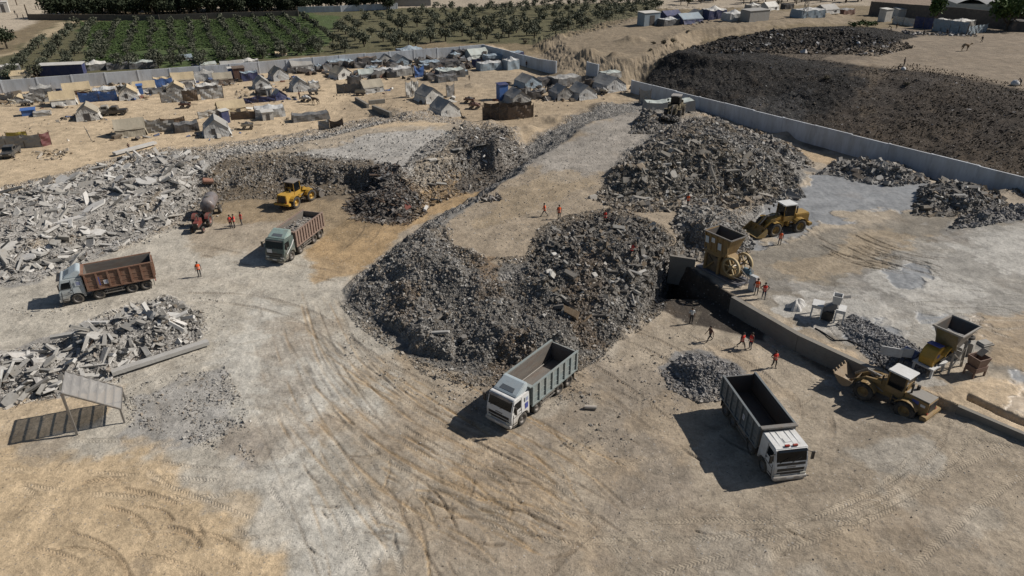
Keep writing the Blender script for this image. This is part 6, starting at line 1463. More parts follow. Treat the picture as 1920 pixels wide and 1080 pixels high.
def cabin(label, px, py, wpx, hp, roof, wall, deep=0.7, ang=0, door=True, cat="hut", name="cabin"):
    s = mpp(px, py); W_ = wpx * s; q = at(px, py); a = R(28 + ang); D = min(7, W_ * deep); H = hp * s / 0.86
    cx, cy = q.x - math.sin(a) * D / 2, q.y + math.cos(a) * D / 2
    T = thing(name, label, cat, (cx, cy, gz(cx, cy) - .05), a, "huts and cabins")
    m = MB(); m.box((0, 0, H / 2), (W_, D, H)); m.build("wall", CL(wall), T)
    m = MB(); m.add([(-W_ / 2 - .15, -D / 2 - .15, H + .02), (W_ / 2 + .15, -D / 2 - .15, H + .02), (W_ / 2 + .15, D / 2 + .15, H + .22), (-W_ / 2 - .15, D / 2 + .15, H + .22), (-W_ / 2 - .15, -D / 2 - .15, H + .10), (W_ / 2 + .15, -D / 2 - .15, H + .10), (W_ / 2 + .15, D / 2 + .15, H + .30), (-W_ / 2 - .15, D / 2 + .15, H + .30)], [(3, 2, 1, 0), (4, 5, 6, 7), (0, 1, 5, 4), (1, 2, 6, 5), (2, 3, 7, 6), (3, 0, 4, 7)]); m.build("roof", CL(roof), T)
    if door: m = MB(); m.box((0, -D / 2 - .02, H * .42), (W_ * .3, .06, H * .8)); m.build("door", CL('drk'), T)
    return T

# left rows by the white wall
ridge("small beige-roofed tent behind the grey screens at the left picture edge", 34, 194, 30, 'g', 'bei', 'gry')
curtain("grey fabric screen at the left picture edge beside the white donkey", (-20, 193), (26, 191), 14, 'gry')
curtain("grey fabric screen between the two small beige tents at far left", (48, 195), (88, 191), 15, 'gry')
canopy("grey peaked tarp shelter against the white wall at far left", 80, 180, 36, 20, 'gry', 'dgr', peak=.3)
ridge("beige-roofed tent sideways behind the big beige one on the left", 100, 190, 32, 'g', 'bei', 'gry')
ridge("big beige tent with pale skirt, long side forward, at left", 121, 199, 42, 's', 'bei', 'whi', 29)
ridge("wide beige double tent close to the wall left of the silver canopy", 147, 179, 46, 's', 'bei', 'bei', 24)
canopy("pale silver canopy above the bright blue tarp screen", 197, 182, 38, 19, 'sil', 'gry', peak=.25)
curtain("bright blue tarp screen sagging between posts in the left rows", (150, 193), (222, 189), 17, 'blu', .15, posts=3)
curtain("rust red cloth screen above the left end of the blue tarp", (143, 181), (172, 180), 8, 'rst')
ridge("white-fronted tent with beige roof right of the blue tarp screen", 243, 188, 40, 'g', 'bei', 'whi', 29)
T = ridge("white tent with open dark doorway standing alone on the sand road", 166, 226, 46, 'g', 'khk', 'whi', 34, door=False)
m = MB(); D_ = 46 * mpp(166, 226) * .93; L_ = 46 * mpp(166, 226) * 1.15; m.box((-(L_ / 2 + 0.16), 0, 0.75), (0.08, 1.1, 1.5)); m.build("doorway", CL('drk'), T)
m = MB(); m.box((-(L_ / 2 + 0.12), -1.25, 1.15), (0.08, 0.4, 0.35)); m.build("window", CL('drk'), T)
cabin("low blue box hut beside the grey low tarp on the sand", 55, 218, 22, 9, 'blu', 'blu', .6, door=False)
canopy("low grey tarp shelter beside the blue box hut", 80, 219, 28, 11, 'gry', 'gry', .7)
curtain("long grey curtain fence with yellow cloth behind a parked pickup", (-20, 282), (80, 276), 22, 'gry', .06, posts=4)
curtain("dark red patterned curtain at the end of the long grey fence", (80, 276), (98, 271), 22, 'mar', .08, posts=2)
curtain("yellow cloth hung along the back of the long grey fence", (14, 262), (52, 259), 12, 'yel', .08, posts=2)
ridge("beige tent with white awning close to the wall beside a blue water tank", 273, 174, 38, 's', 'bei', 'whi', 22)
cabin("narrow blue upright water tank cabin in front of the beige awning tent", 265, 178, 9, 14, 'blu', 'blu', 1, door=False)
canopy("blue tarp shelter with sagging tan roof close to the wall", 308, 164, 32, 24, 'bei', 'blu', .8, -.12)
ridge("beige long-sided tent with white skirt by the wall left of the grey peak", 345, 160, 40, 's', 'bei', 'whi', 24)
ridge("beige gable tent looking over a white sheet screen", 330, 176, 38, 'g', 'bei', 'gry', 24)
curtain("white sheet screen in front of the beige gable tent", (303, 194), (344, 191), 17, 'sil', .03, posts=3)
curtain("dark brown screen joining the white sheet and the silver canopy", (345, 191), (372, 189), 18, 'bro', .05, posts=3)
canopy("grey pointed tarp shelter close to the wall behind the silver canopy", 385, 153, 36, 20, 'gry', 'sil', .8, .4)
canopy("silver-white draped canopy over a patterned screen in the middle rows", 390, 175, 36, 20, 'whi', 'drk', .8, .25)
curtain("pale patterned screen below the silver-white draped canopy", (378, 188), (420, 184), 17, 'sil', .02, posts=3)
ridge("dark-sided ridge tent with tan roof before the blue tank cabin", 420, 158, 34, 's', 'khk', 'bro', 22)
ridge("big grey tent leaning on the white wall, left of the white peak tent", 440, 138, 42, 's', 'gry', 'bgr', 24)
canopy("white high-peaked tent standing at the white wall", 468, 132, 36, 24, 'whi', 'whi', .6, .2)
cabin("bright blue tank cabin near the wall in the middle of the camp", 436, 147, 10, 15, 'whi', 'blu', 1, door=False)
cabin("rust-brown sheet cabin beside the blue tank cabin near the wall", 451, 149, 20, 17, 'bro', 'rst', .8, door=False)
canopy("blue-grey netted canopy right of the rust-brown cabin", 470, 152, 30, 22, 'bgr', 'nav', .8, -.1)
ridge("grey tent with drawn white front, left one of the middle pair", 494, 167, 34, 'g', 'gry', 'sil', 26)
ridge("grey tent with drawn white front, right and farther one of the middle pair", 528, 151, 36, 'g', 'khk', 'sil', 28)
ridge("silver-draped tent behind the horse cart", 566, 172, 38, 'g', 'gry', 'sil', 28)
canopy("small white sheet shelter right of the silver-draped tent", 590, 167, 18, 18, 'sil', 'whi', .7)
ridge("navy blue tent with white roof near the horse cart", 527, 188, 27, 'g', 'whi', 'nav', 23, deep=.9)
cabin("narrow white toilet cabin left of the navy blue tent", 507, 184, 10, 15, 'whi', 'whi', .9)
canopy("black netting shelter behind the narrow white toilet cabin", 492, 180, 22, 14, 'drk', 'drk', .8)
ridge("plain beige long-sided tent behind the grey net fence", 438, 214, 50, 's', 'bei', 'bei', 25)
curtain("navy blue tarp screen above the silver sheet tent", (450, 196), (518, 190), 12, 'nav', .25, posts=3)
canopy("silver and white sheet tent with crumpled roof behind the net fence", 508, 221, 52, 24, 'sil', 'sil', .8, .2)
curtain("grey-brown net fence in front of the plain beige tent", (434, 226), (490, 222), 14, 'bro', .10, posts=3)
cabin("small pale concrete hut with a dark opening at the net fence", 504, 226, 20, 13, 'whi', 'whi', .7)
ridge("khaki tent with long side forward at the front left of the camp", 247, 256, 52, 's', 'khk', 'khk', 34, door=False)
curtain("silver-grey creased screen right of the khaki tent", (275, 251), (330, 246), 19, 'gry', .05, posts=3)
curtain("white cloth hung behind the silver-grey creased screen", (272, 238), (302, 236), 12, 'whi', .2, posts=2)
canopy("black tarp lean-to between the creased screen and the silver front tent", 352, 248, 42, 22, 'dgr', 'drk', .8, -.1)
curtain("olive dark cloth stretched behind the black tarp lean-to", (302, 236), (348, 232), 12, 'bro', .2, posts=2)
ridge("silver-fronted tent with grey roof at the edge of the rubble", 408, 257, 54, 'g', 'gry', 'sil', 40)
curtain("grey net screen behind the silver-fronted tent", (373, 224), (414, 216), 12, 'gry', .1, posts=3)
cabin("navy panel cabin right behind the silver-fronted tent", 426, 232, 15, 20, 'whi', 'nav', .6, 25, door=False)
canopy("open dark green tarp enclosure on the sand near the rubble crest", 585, 227, 66, 18, 'dgr', 'dgr', .45, -.15)
curtain("pale low screen in front of the dark green enclosure", (598, 245), (618, 242), 15, 'gry', .03, posts=2)
curtain("olive low screen with pointed posts before the dark green enclosure", (619, 242), (644, 238), 14, 'bro', .3, posts=2)
# far rows towards the camp corner
ridge("big grey tent leaning on the white wall above the brown screen", 568, 133, 40, 's', 'gry', 'gry', 24)
curtain("brown cloth screen right of the big grey wall tent", (575, 130), (594, 128), 12, 'bro', .05, posts=2)
canopy("pale blue-grey wide canopy near the wall beyond the white box tent", 640, 127, 44, 17, 'bgr', 'dgr', .9, .3)
ridge("white-ended tent with grey-green roof and a clear shadow on the sand", 648, 148, 38, 'g', 'khk', 'whi', 25, ang=15)
canopy("open-fronted black shelter between the white-ended and the beige tent", 668, 162, 22, 26, 'dgr', 'drk', .9, 0)
ridge("grey-green tent behind the black open shelter", 688, 146, 28, 's', 'pgr', 'dgr', 17)
ridge("beige tent with grey skirt at the right of the black open shelter", 702, 174, 40, 's', 'khk', 'gry', 25)
curtain("long dark grey screen with patches left of the beige grey-skirted tent", (632, 176), (684, 174), 16, 'dgr', .1, posts=4)
canopy("brown netting shelter near the wall left of the grey ridge tent", 690, 122, 36, 20, 'bro', 'drk', .9, .2)
canopy("silver patched low shelter with dark edges beside the sand path", 722, 143, 34, 16, 'sil', 'gry', .7)
ridge("grey tent with pale roof against the wall in the crowded far corner", 725, 120, 32, 'g', 'gry', 'gry', 22)
ridge("grey-blue tent with pale edge in the crowded far corner", 757, 124, 38, 'g', 'gry', 'bgr', 22)
canopy("silver creased shelter in front of the grey-blue tent with pale edge", 755, 143, 38, 20, 'sil', 'gry', .7)
canopy("two-peaked dark blue tarp shelter touching the white wall", 775, 108, 44, 20, 'bgr', 'nav', .8, .35)
curtain("blue tarp hanging at the left end of the dark shelters", (778, 146), (796, 144), 20, 'blu', .3, posts=2)
canopy("blue-grey flat canopy in the middle of the dark shelters", 810, 128, 36, 16, 'bgr', 'dgr', .9, .1)
canopy("black wide tarp roof at the right of the dark shelters", 843, 126, 42, 15, 'drk', 'dgr', .9, .1)
canopy("grey-green patched shelter at the front of the dark shelters", 848, 146, 50, 20, 'pgr', 'dgr', .7, .1)
canopy("dark green lowest shelter at the sandy front of the dark shelters", 840, 154, 38, 16, 'dgr', 'dgr', .6, .15)
canopy("black netting lean-to left of the dark green lowest shelter", 815, 150, 28, 14, 'drk', 'drk', .8, -.1)
canopy("brown junk-covered shelter touching the white wall", 820, 108, 34, 18, 'bro', 'rst', .8, .3)
canopy("tall black shelter near the wall left of the pale green tent", 866, 110, 22, 20, 'drk', 'drk', .9, .1)
ridge("pale green tent near the far corner of the white walls", 900, 111, 40, 's', 'pgr', 'pgr', 20)
canopy("pale blue sheet shelter between the pale green tent and the silver one", 928, 115, 36, 15, 'bgr', 'bgr', .7, .1)
canopy("long silver-blue tent at the edge of the sandy path", 922, 132, 44, 19, 'sil', 'bgr', .6, .2)
canopy("silver-blue dome-like tent right of the long silver-blue one", 963, 131, 26, 24, 'sil', 'bgr', .9, .3)
curtain("slate blue panel left of the long silver-blue tent", (885, 128), (903, 127), 14, 'nav', .02, posts=2)
canopy("pale blue roofed shelter leaning on the short far wall", 965, 108, 40, 12, 'bgr', 'nav', .6, .1)
# middle group on the sand
curtain("white and rust cloth screen left of the pair of grey-white tents", (762, 184), (786, 180), 26, 'whi', .1, posts=3)
ridge("grey-white tent, farther one of the pair on the sand mounds", 815, 193, 46, 'g', 'gry', 'whi', 33, deep=1.3)
ridge("grey-white tent, nearer one of the pair beside the rubble", 845, 220, 50, 'g', 'gry', 'whi', 38, deep=1.3)
curtain("dark ragged cloth hanging behind the farther grey-white tent", (838, 184), (853, 180), 22, 'dgr', .2, posts=2)
cabin("bright blue cabin end joined to a grey tent on the sand", 945, 188, 18, 24, 'nav', 'blu', .8, door=False)
ridge("grey tent right of the bright blue cabin end", 978, 195, 46, 'g', 'gry', 'gry', 30)
canopy("black net shelter with a small blue sheet on top", 1005, 187, 24, 20, 'drk', 'drk', .8, .1)
ridge("blue-grey tent behind the black net shelter", 1000, 166, 46, 'g', 'gry', 'bgr', 27)
ridge("grey-white tent, left one of the pair by the sand bank", 1060, 187, 42, 'g', 'gry', 'gry', 30)
ridge("grey-white tent, right one of the pair by the sand bank", 1102, 187, 48, 'g', 'gry', 'sil', 32)
canopy("black netting shelters behind the pair by the sand bank", 1025, 162, 42, 18, 'drk', 'drk', .8, 0)
canopy("wide grey sheet shelter behind the pair by the sand bank", 1068, 160, 56, 20, 'gry', 'dgr', .7, .15)
canopy("dark shelter left of the long grey tent near the gate", 1116, 166, 24, 22, 'drk', 'bro', .9, 0)
ridge("long grey tent with bright creased front near the gate", 1155, 172, 56, 'g', 'gry', 'sil', 32, deep=1.2)
canopy("pale sheet tent behind the long grey tent near the gate", 1150, 152, 36, 16, 'pgr', 'gry', .8, .2)
curtain("grey screen with ragged white top before the right wall", (1197, 193), (1218, 196), 22, 'gry', .1, posts=2)
canopy("wide grey shelter with white sheet roof along the right wall", 1258, 208, 86, 26, 'pgr', 'gry', .35, .15, ang=-72 + 55)
curtain("burnt dark brown curtain enclosure in front of the sand bank", (905, 226), (952, 226), 22, 'bur', .1, posts=4)
curtain("black and maroon curtain at the right half of the burnt enclosure", (952, 226), (1000, 221), 22, 'bro', .1, posts=4)
curtain("back curtain of the burnt dark enclosure", (908, 214), (996, 210), 18, 'bur', .15, posts=4)
# bluff beyond the tip
cabin("white-walled cabin at the left end of the bluff tents", 1222, 48, 32, 17, 'whi', 'bgr', .6)
canopy("silver sheets and clutter shelter right of the white-walled bluff cabin", 1262, 48, 36, 14, 'sil', 'dgr', .7)
ridge("dark blue tent at the back of the bluff row", 1264, 36, 34, 's', 'nav', 'nav', 14)
ridge("dark blue tent, front one of the bluff row", 1299, 45, 42, 's', 'bgr', 'nav', 17)
ridge("grey-white tent between the dark blue and the striped bluff tents", 1316, 35, 28, 'g', 'gry', 'whi', 16)
canopy("white and blue peaked bluff tent with one striped corner", 1345, 36, 34, 21, 'whi', 'nav', .8, .3)
canopy("silver dome-shaped bluff tent", 1383, 39, 32, 16, 'sil', 'sil', .8, .35)
cabin("long low grey cabin on the bluff", 1423, 40, 42, 14, 'gry', 'gry', .5, door=False)
canopy("white tent with dark front behind the long low bluff cabin", 1416, 22, 22, 16, 'whi', 'gry', .8, .2)
ridge("white bright-roofed tent at the back of the bluff", 1450, 19, 28, 's', 'whi', 'whi', 15)
canopy("black shelter right of the bright-roofed bluff tent", 1480, 17, 18, 12, 'drk', 'drk', .8, .1)
canopy("wide silver canopy shelter above the black tip", 1524, 34, 46, 17, 'sil', 'bgr', .7, .2)
ridge("grey tent right of the wide silver canopy above the tip", 1560, 27, 36, 's', 'gry', 'gry', 15)
canopy("grey shelter with rust panel at the right of the tip tents", 1592, 26, 28, 12, 'gry', 'rst', .8, .1)
# huts by the greenhouses
cabin("dark-ended white corner hut of the white enclosure on the right", 1664, 41, 16, 16, 'whi', 'whi', .8, 0, door=False)
cabin("long white shed with flat roof inside the enclosure", 1716, 34, 58, 12, 'whi', 'whi', .35, -30)
curtain("low white wall sheet of the enclosure below the long shed", (1672, 44), (1712, 50), 10, 'whi', .02, posts=3)
curtain("navy blue sheet panel of the enclosure", (1712, 52), (1746, 56), 15, 'nav', .02, posts=3)
curtain("pale blue-grey sheet fence right of the navy panel", (1746, 57), (1812, 66), 16, 'bgr', .03, posts=5)
curtain("last pale blue-grey sheet fence towards the big tree", (1812, 66), (1850, 60), 11, 'bgr', .03, posts=3)
canopy("small white sheet roof behind the pale fence", 1772, 48, 22, 12, 'whi', 'gry', .8, .2)
canopy("larger white canopy with dark opening behind the pale fence", 1812, 52, 38, 14, 'whi', 'gry', .7, .2)
cabin("dark low hut under the right of the big tree", 1912, 60, 30, 13, 'drk', 'drk', .6, -30, door=False)
# beyond the back wall, left
canopy("white awning shelter beyond the wall at the left picture edge", 16, 134, 36, 14, 'whi', 'dgr', .8, .2)
canopy("green sheet shelter beyond the wall at the left picture edge", 8, 148, 30, 10, 'grn', 'dgr', .8, .1)
ridge("tan roofed shelter beyond the wall left of the long blue shed", 42, 148, 38, 's', 'bei', 'khk', 16)
canopy("black net shelter beyond the wall against the long blue shed", 70, 142, 24, 18, 'drk', 'drk', .9, .1)
cabin("long navy blue shed with white roof beyond the wall", 117, 142, 74, 16, 'whi', 'nav', .28, -14, door=False)
canopy("white pleated peaked canopy beyond the wall", 182, 132, 38, 16, 'whi', 'dgr', .8, .4)
canopy("dark grey shelter beyond the wall right of the pleated canopy", 222, 131, 36, 15, 'dgr', 'dgr', .8, .1)
canopy("pale grey low canopy beyond the wall near the orchard", 270, 129, 46, 16, 'pgr', 'dgr', .7, .2)
ridge("small pale blue roof shelter among the orchard trees", 349, 113, 24, 's', 'bgr', 'bgr', 11)
ridge("small tan roof among the orchard trees beyond the wall", 528, 105, 20, 's', 'bei', 'khk', 9)
ridge("pale grey roof just showing over the middle of the wall", 392, 124, 28, 's', 'pgr', 'gry', 8)

# ------------------------------------------------------------------ greenhouses, long wall, mast
GH = cloth("greenhouse_film", (0.50, 0.50, 0.48), 0.3, fold=0.2)
def greenhouse(label, px, py, z, w, d, n):
    q = P(px, py, z); T = thing("greenhouse", label, "greenhouse", (q[0], q[1], z), R(-14), "greenhouses beyond the tip")
    m = MB(); bw = w / n
    for k in range(n):
        m.grid(lambda u, v, k=k: (k * bw + u * bw * 0.985, v * d, 2.6 + 1.5 * math.sin(math.pi * u)), 10, 6)
    m.build("roof_film", GH, T, recalc=False)
    m = MB(); m.box((w / 2, d / 2, 1.3), (w - .1, d - .1, 2.6)); m.build("side_film", CL('pgr'), T)
greenhouse("long pale greenhouse roofs behind the dark wall on the right", 1790, 22, 4, 46, 30, 5)
greenhouse("farther pale greenhouse roofs at the upper right corner", 1850, 2, 4, 60, 30, 6)
compound_wall("long dark brown wall before the greenhouses", [P(1630, 25, 4), P(1800, 52, 4), P(1960, 72, 4), P(2200, 100, 4)], 4.2, 0.3, 12, mat("dark_brown_wall", (0.095, 0.085, 0.08), 0.9, 0, 0.4))
compound_wall("low dark wall between the orchard and the wood", [P(55, 37), P(300, 39), P(560, 30)], 2.0, 0.3, 15, mat("dark_field_wall", (0.09, 0.08, 0.07), 0.9))
compound_wall("pale wall strip beyond the orchard at the top", [P(560, 24), P(640, 22), P(745, 17)], 2.2, 0.3, 12)
cabin("long grey building roof beyond the orchard at the top", 765, 12, 86, 10, 'dgr', 'gry', .2, -20, door=False)
cabin("small white hut at the top left road", 8, 24, 18, 16, 'whi', 'whi', .8, 0)
q = at(1508, 34)
T = thing("lattice_mast", "thin grey lattice mast behind the silver canopy above the tip", "mast", q)
m = MB()
for sx in (-.6, .6):
    for sy in (-.6, .6): m.bar((sx, sy, 0), (sx * .35, sy * .35, 11), 0.12)
m.build("mast_leg", STEEL, T)
m = MB()
for k in range(8):
    z0, z1 = k * 1.35, (k + 1) * 1.35; r0, r1 = .6 * (1 - .65 * z0 / 11), .6 * (1 - .65 * z1 / 11)
    m.bar((-r0, -r0, z0), (r1, -r1, z1), .07); m.bar((r0, r0, z0), (-r1, r1, z1), .07); m.bar((-r0, r0, z0), (-r1, -r1, z1), .07)
m.build("brace", STEEL, T)
for k, (x_, y_, h_) in enumerate(((32, 10, 8), (54, 36, 5), (70, 6, 8))):
    q = at(x_, y_); m = MB(); m.bar((0, 0, 0), (0, 0, h_), 0.3); o = m.build("street_pole", POLE); o.location = q; tag(o, ("dark pole standing at the left of the top left road", "short dark pole beside the wall end of the top left road", "dark pole right of the top left road near the wood")[k], "pole")
for k, (x_, y_, x2, y2) in enumerate(((168, 258, 173, 256), (172, 264, 175, 262))):
    q = at(x_, y_); m = MB(); m.bar((0, 0, 0), (-.4, 0, 2.0), 0.06); o = m.build("thin_pole", STEEL); o.location = q; tag(o, ("thin bare pole standing on open sand, left one of two", "thin bare pole standing on open sand, right one of two")[k], "pole")

# low ruined footings in the camp
for (p0, p1, lab) in (((668, 190), (690, 203), "dark low block footing wall by the sand mounds, left one"), ((692, 196), (722, 194), "pale low block footing wall by the sand mounds"), ((700, 206), (733, 219), "dark low block footing wall nearest the rubble")):
    a, b = at(*p0), at(*p1); m = MB(); m.bar(a + Vector((0, 0, .3)), b + Vector((0, 0, .3)), 0.5, 1.0); tag(m.build("footing_wall", CONCD), lab, "low wall")

# ------------------------------------------------------------------ cars and carts of the camp
def pickup(label, px, py, rz, body):
    q = at(px, py); T = thing("pickup_car", label, "car", q, rz)
    m = MB(); m.prism([(-2.1, .45), (2.1, .45), (2.15, .9), (1.0, 1.0), (-2.1, 1.0)], -.85, .85); b_ = m.build("body", body, T, bevel=.05)
    m = MB(); m.prism([(-.7, 1.0), (1.1, 1.0), (.6, 1.65), (-.5, 1.68)], -.74, .74); c_ = m.build("cab", body, T, bevel=.04)
    m = MB(); m.bar((1.02, 0, 1.12), (.66, 0, 1.58), 1.3, .02); m.build("windscreen", GLASS, c_)
    for s in (-1, 1):
        m = MB(); m.box((.1, s * .75, 1.34), (.9, .02, .36)); m.build("side_window", GLASS, c_)
        m = MB(); m.box((2.13, s * .6, .75), (.06, .3, .16)); m.build("headlight", LAMP, b_)
    m = MB(); m.box((-1.4, 0, 1.02), (1.3, 1.45, .06)); m.build("load_bed", BLACK, b_)
    for x_ in (-1.3, 1.35):
        for s in (-1, 1): wheel(T, x_, s * .78, .33, .22)
    return T
pickup("dark grey pickup parked by the long grey curtain fence", 22, 292, R(-75), mat("car_charcoal", (0.04, 0.045, 0.05), 0.4, 0, 0.5))
pickup("old dark pickup with clutter standing right of the open-door tent", 218, 216, R(-165), mat("car_black", (0.03, 0.03, 0.032), 0.4, 0, 0.6))
pickup("old pale pickup standing between the open-door tent and the dark pickup", 200, 215, R(-160), mat("car_pale", (0.30, 0.29, 0.26), 0.5, 0, 0.6))
pickup("dark car at the end of the road beside the wood at top left", 87, 11, R(20), mat("car_grey", (0.09, 0.09, 0.095), 0.4, 0, 0.4))
def cart(label, px, py, rz, deck, heap=None):
    q = at(px, py); T = thing("hand_cart", label, "cart", q, rz, "carts and wagons of the camp")
    m = MB(); m.box((0, 0, .72), (2.1, 1.2, .1))
    for s in (-1, 1): m.box((0, s * .58, .9), (2.1, .05, .28))
    m.build("deck", deck, T)
    m = MB(); m.bar((1.0, .4, .68), (2.4, .35, .6), .06); m.bar((1.0, -.4, .68), (2.4, -.35, .6), .06); m.build("shaft", POLE, T)
    for x_ in (-.6, .6):
        for s in (-1, 1): wheel(T, x_, s * .62, .3, .14)
    if heap:
        m = MB(); m.grid(lambda u, v: ((u - .5) * 1.9, (v - .5) * 1.05, .78 + .6 * math.sin(math.pi * u) * math.sin(math.pi * v) + .06 * math.sin(u * 20 + v * 9)), 10, 6); m.build("load", heap, T, recalc=False)
cart("small rust-dark cart on the sand below the white sheet screen", 348, 203, R(10), CL('rst'), CL('drk'))
cart("cart loaded with pale sacks and a seated driver near the silver-draped tent", 574, 191, R(-5), CL('gry'), CL('sil'))
cart("dark cart with clutter close to the silver-draped tent", 588, 178, R(20), CL('dgr'), CL('dgr'))
cart("pale empty cart standing before the beige grey-skirted tent", 676, 179, R(5), CL('khk'))
cart("low cart with gear on the pale sand right of the silver-fronted tent", 465, 243, R(15), CL('khk'), CL('drk'))
cart("grey covered cart next to the white donkey at far left", 52, 199, R(8), CL('gry'), CL('gry'))
cart("rusty brown wagon in front of the middle sand, farther one", 880, 194, R(-10), CL('rst'), CL('drk'))
cart("rusty brown wagon in front of the middle sand, nearer one", 890, 204, R(-15), CL('rst'), CL('rst'))
cart("pale cart beside the right grey-white tent of the sand bank pair", 1130, 176, R(-30), CL('khk'), CL('gry'))

# ------------------------------------------------------------------ household clutter round the tents
PAL_CAMP = [((0.05, 0.05, 0.055), 5), ((0.10, 0.085, 0.07), 4), ((0.22, 0.22, 0.21), 3), ((0.45, 0.45, 0.43), 1.5), ((0.04, 0.09, 0.22), 1.2), ((0.14, 0.05, 0.04), 1), ((0.20, 0.15, 0.10), 3)]
specs = []
for (c, r_) in TENTS:
    if c[1] > 225: continue
    r2 = r_ * 0.5 + 2.2
    specs.append(dict(poly=[(c[0] + r2 * 1.3 * math.cos(t), c[1] + r2 * math.sin(t)) for t in np.linspace(0, 6.28, 9)[:-1]], dens=0.45, smin=.2, smax=1.1, pal=PAL_CAMP, world_xy=True, longer=2.0, flat=(.3, .9), tilt=.3, alpha=1.6, mixg=0.1))
scatter_many("camp_clutter", "household clutter, cloths and firewood lying between the tents", "clutter", specs)
scatter_many("camp_clutter", "dark clutter and rags in the crowded far corner of the camp", "clutter", [dict(poly=[(500, 128), (700, 105), (900, 96), (980, 118), (880, 120), (840, 152), (700, 150), (560, 140)], dens=0.35, smin=.4, smax=1.7, pal=[((0.03, 0.03, 0.034), 6), ((0.08, 0.085, 0.09), 3), ((0.10, 0.07, 0.055), 2), ((0.25, 0.27, 0.29), 1.5)], longer=1.8, flat=(.5, 1.2), tilt=.4, alpha=1.3, mixg=0.05),
    dict(poly=[(0, 178), (260, 150), (500, 125), (520, 150), (260, 178), (0, 198)], dens=0.22, smin=.3, smax=1.3, pal=PAL_CAMP, longer=1.8, flat=(.4, 1.1), tilt=.4, alpha=1.3, mixg=0.05), dict(poly=[(985, 165), (1130, 150), (1150, 172), (1010, 190)], dens=0.4, smin=.3, smax=1.3, pal=[((0.03, 0.03, 0.034), 5), ((0.09, 0.09, 0.09), 2)], longer=1.8, flat=(.4, 1.1), tilt=.4, alpha=1.3, mixg=0.05)])

# small lean-tos squeezed between the tents: alike within each kind and zone
random.seed(21)
for zone, y0s, lab_ in (("left", [(20, 186), (60, 188), (92, 178), (130, 178), (165, 176), (176, 184), (214, 178), (228, 172), (252, 176), (288, 166), (296, 176), (318, 172), (356, 166), (364, 178), (404, 160), (412, 170), (366, 152), (330, 156), (430, 156)], ("low dark netting lean-to squeezed among the left rows of tents", "low grey cloth lean-to squeezed among the left rows of tents")),
                        ("corner", [(548, 138), (600, 134), (615, 132), (660, 126), (676, 128), (706, 124), (740, 130), (742, 112), (790, 118), (796, 132), (800, 104), (858, 112), (880, 104), (940, 106), (735, 146), (700, 138), (780, 138), (828, 136), (868, 132), (870, 142)], ("low dark sheet lean-to in the crowded far corner of the camp", "low blue-grey sheet lean-to in the crowded far corner of the camp")),
                        ("gate", [(1035, 172), (1048, 168), (1084, 168), (1094, 172), (1120, 178), (1018, 176), (990, 176)], ("low dark lean-to among the tents by the sand bank", "low grey lean-to among the tents by the sand bank"))):
    for i, (x_, y_) in enumerate(y0s):
        k = i % 2
        canopy(lab_[k], x_, y_, random.uniform(12, 22), random.uniform(10, 16), ("drk", "bgr" if zone == "corner" else "gry")[k], ("dgr", "dgr")[k], .8, .25, random.uniform(-25, 25), grp="small %s lean-tos, %s" % (("dark", "grey")[k], zone))

# ------------------------------------------------------------------ trees
def leaf_mat(name, c1, c2):
    m, n, l, b = new_mat(name)
    a = n.new("ShaderNodeAttribute"); a.attribute_name = "Col"
    oi = n.new("ShaderNodeObjectInfo")
    c = _mix(n, l, c1, c2, a.outputs["Fac"])
    g = n.new("ShaderNodeCombineColor")
    for i in range(3): l.new(_ramp(n, l, oi.outputs["Random"], 0, 1, 0.75, 1.25), g.inputs[i])
    l.new(_mix(n, l, c, g.outputs[0], 1.0, 'MULTIPLY'), b.inputs["Base Color"])
    b.inputs["Roughness"].default_value = 0.75; b.inputs["Specular IOR Level"].default_value = 0.2
    return m
OLIVE = leaf_mat("olive_leaves", (0.045, 0.055, 0.036), (0.12, 0.125, 0.09))
DARKL = leaf_mat("wood_leaves", (0.018, 0.027, 0.014), (0.050, 0.062, 0.036))
FRESH = leaf_mat("fresh_leaves", (0.030, 0.055, 0.016), (0.075, 0.11, 0.035))
CROPM = leaf_mat("crop_leaves", (0.028, 0.050, 0.014), (0.060, 0.092, 0.028))
DRYB = leaf_mat("dry_scrub", (0.075, 0.065, 0.045), (0.16, 0.14, 0.095))
BARK = mat("bark", (0.075, 0.06, 0.045), 0.9)
def crown_np(rx, rz, zc, n, leaf, lumps=7, seed=0):
    r_ = np.random.default_rng(seed)
    cen = r_.normal(0, 1, (lumps, 3)); cen /= np.linalg.norm(cen, axis=1)[:, None]; cen *= r_.uniform(.35, .72, (lumps, 1)); cen[:, 2] *= 0.8
    ci = r_.integers(0, lumps, n)
    d = r_.normal(0, 1, (n, 3)); d /= np.linalg.norm(d, axis=1)[:, None]
    p = cen[ci] + d * (r_.uniform(.25, .55, n)[:, None] * np.cbrt(r_.random(n))[:, None] * 1.25)
    p *= (rx, rx, rz); p[:, 2] += zc
    a = r_.normal(0, 1, (n, 3)); a /= np.linalg.norm(a, axis=1)[:, None]
    b = np.cross(a, r_.normal(0, 1, (n, 3))); b /= np.linalg.norm(b, axis=1)[:, None]
    s = leaf * r_.uniform(.6, 1.3, n)[:, None]
    V = np.stack([p - a * s - b * s * .6, p + a * s - b * s * .5, p + a * s * .8 + b * s * .6, p - a * s * .9 + b * s * .6], 1)
    return V.reshape(-1, 3), np.repeat(r_.random(n), 4)
def crown_mesh(name, m, *a, **k):
    V, c = crown_np(*a, **k); n = len(V) // 4
    return mesh_np(name, V, np.arange(4 * n).reshape(n, 4), m, {"Col": np.stack([c] * 3, 1)})
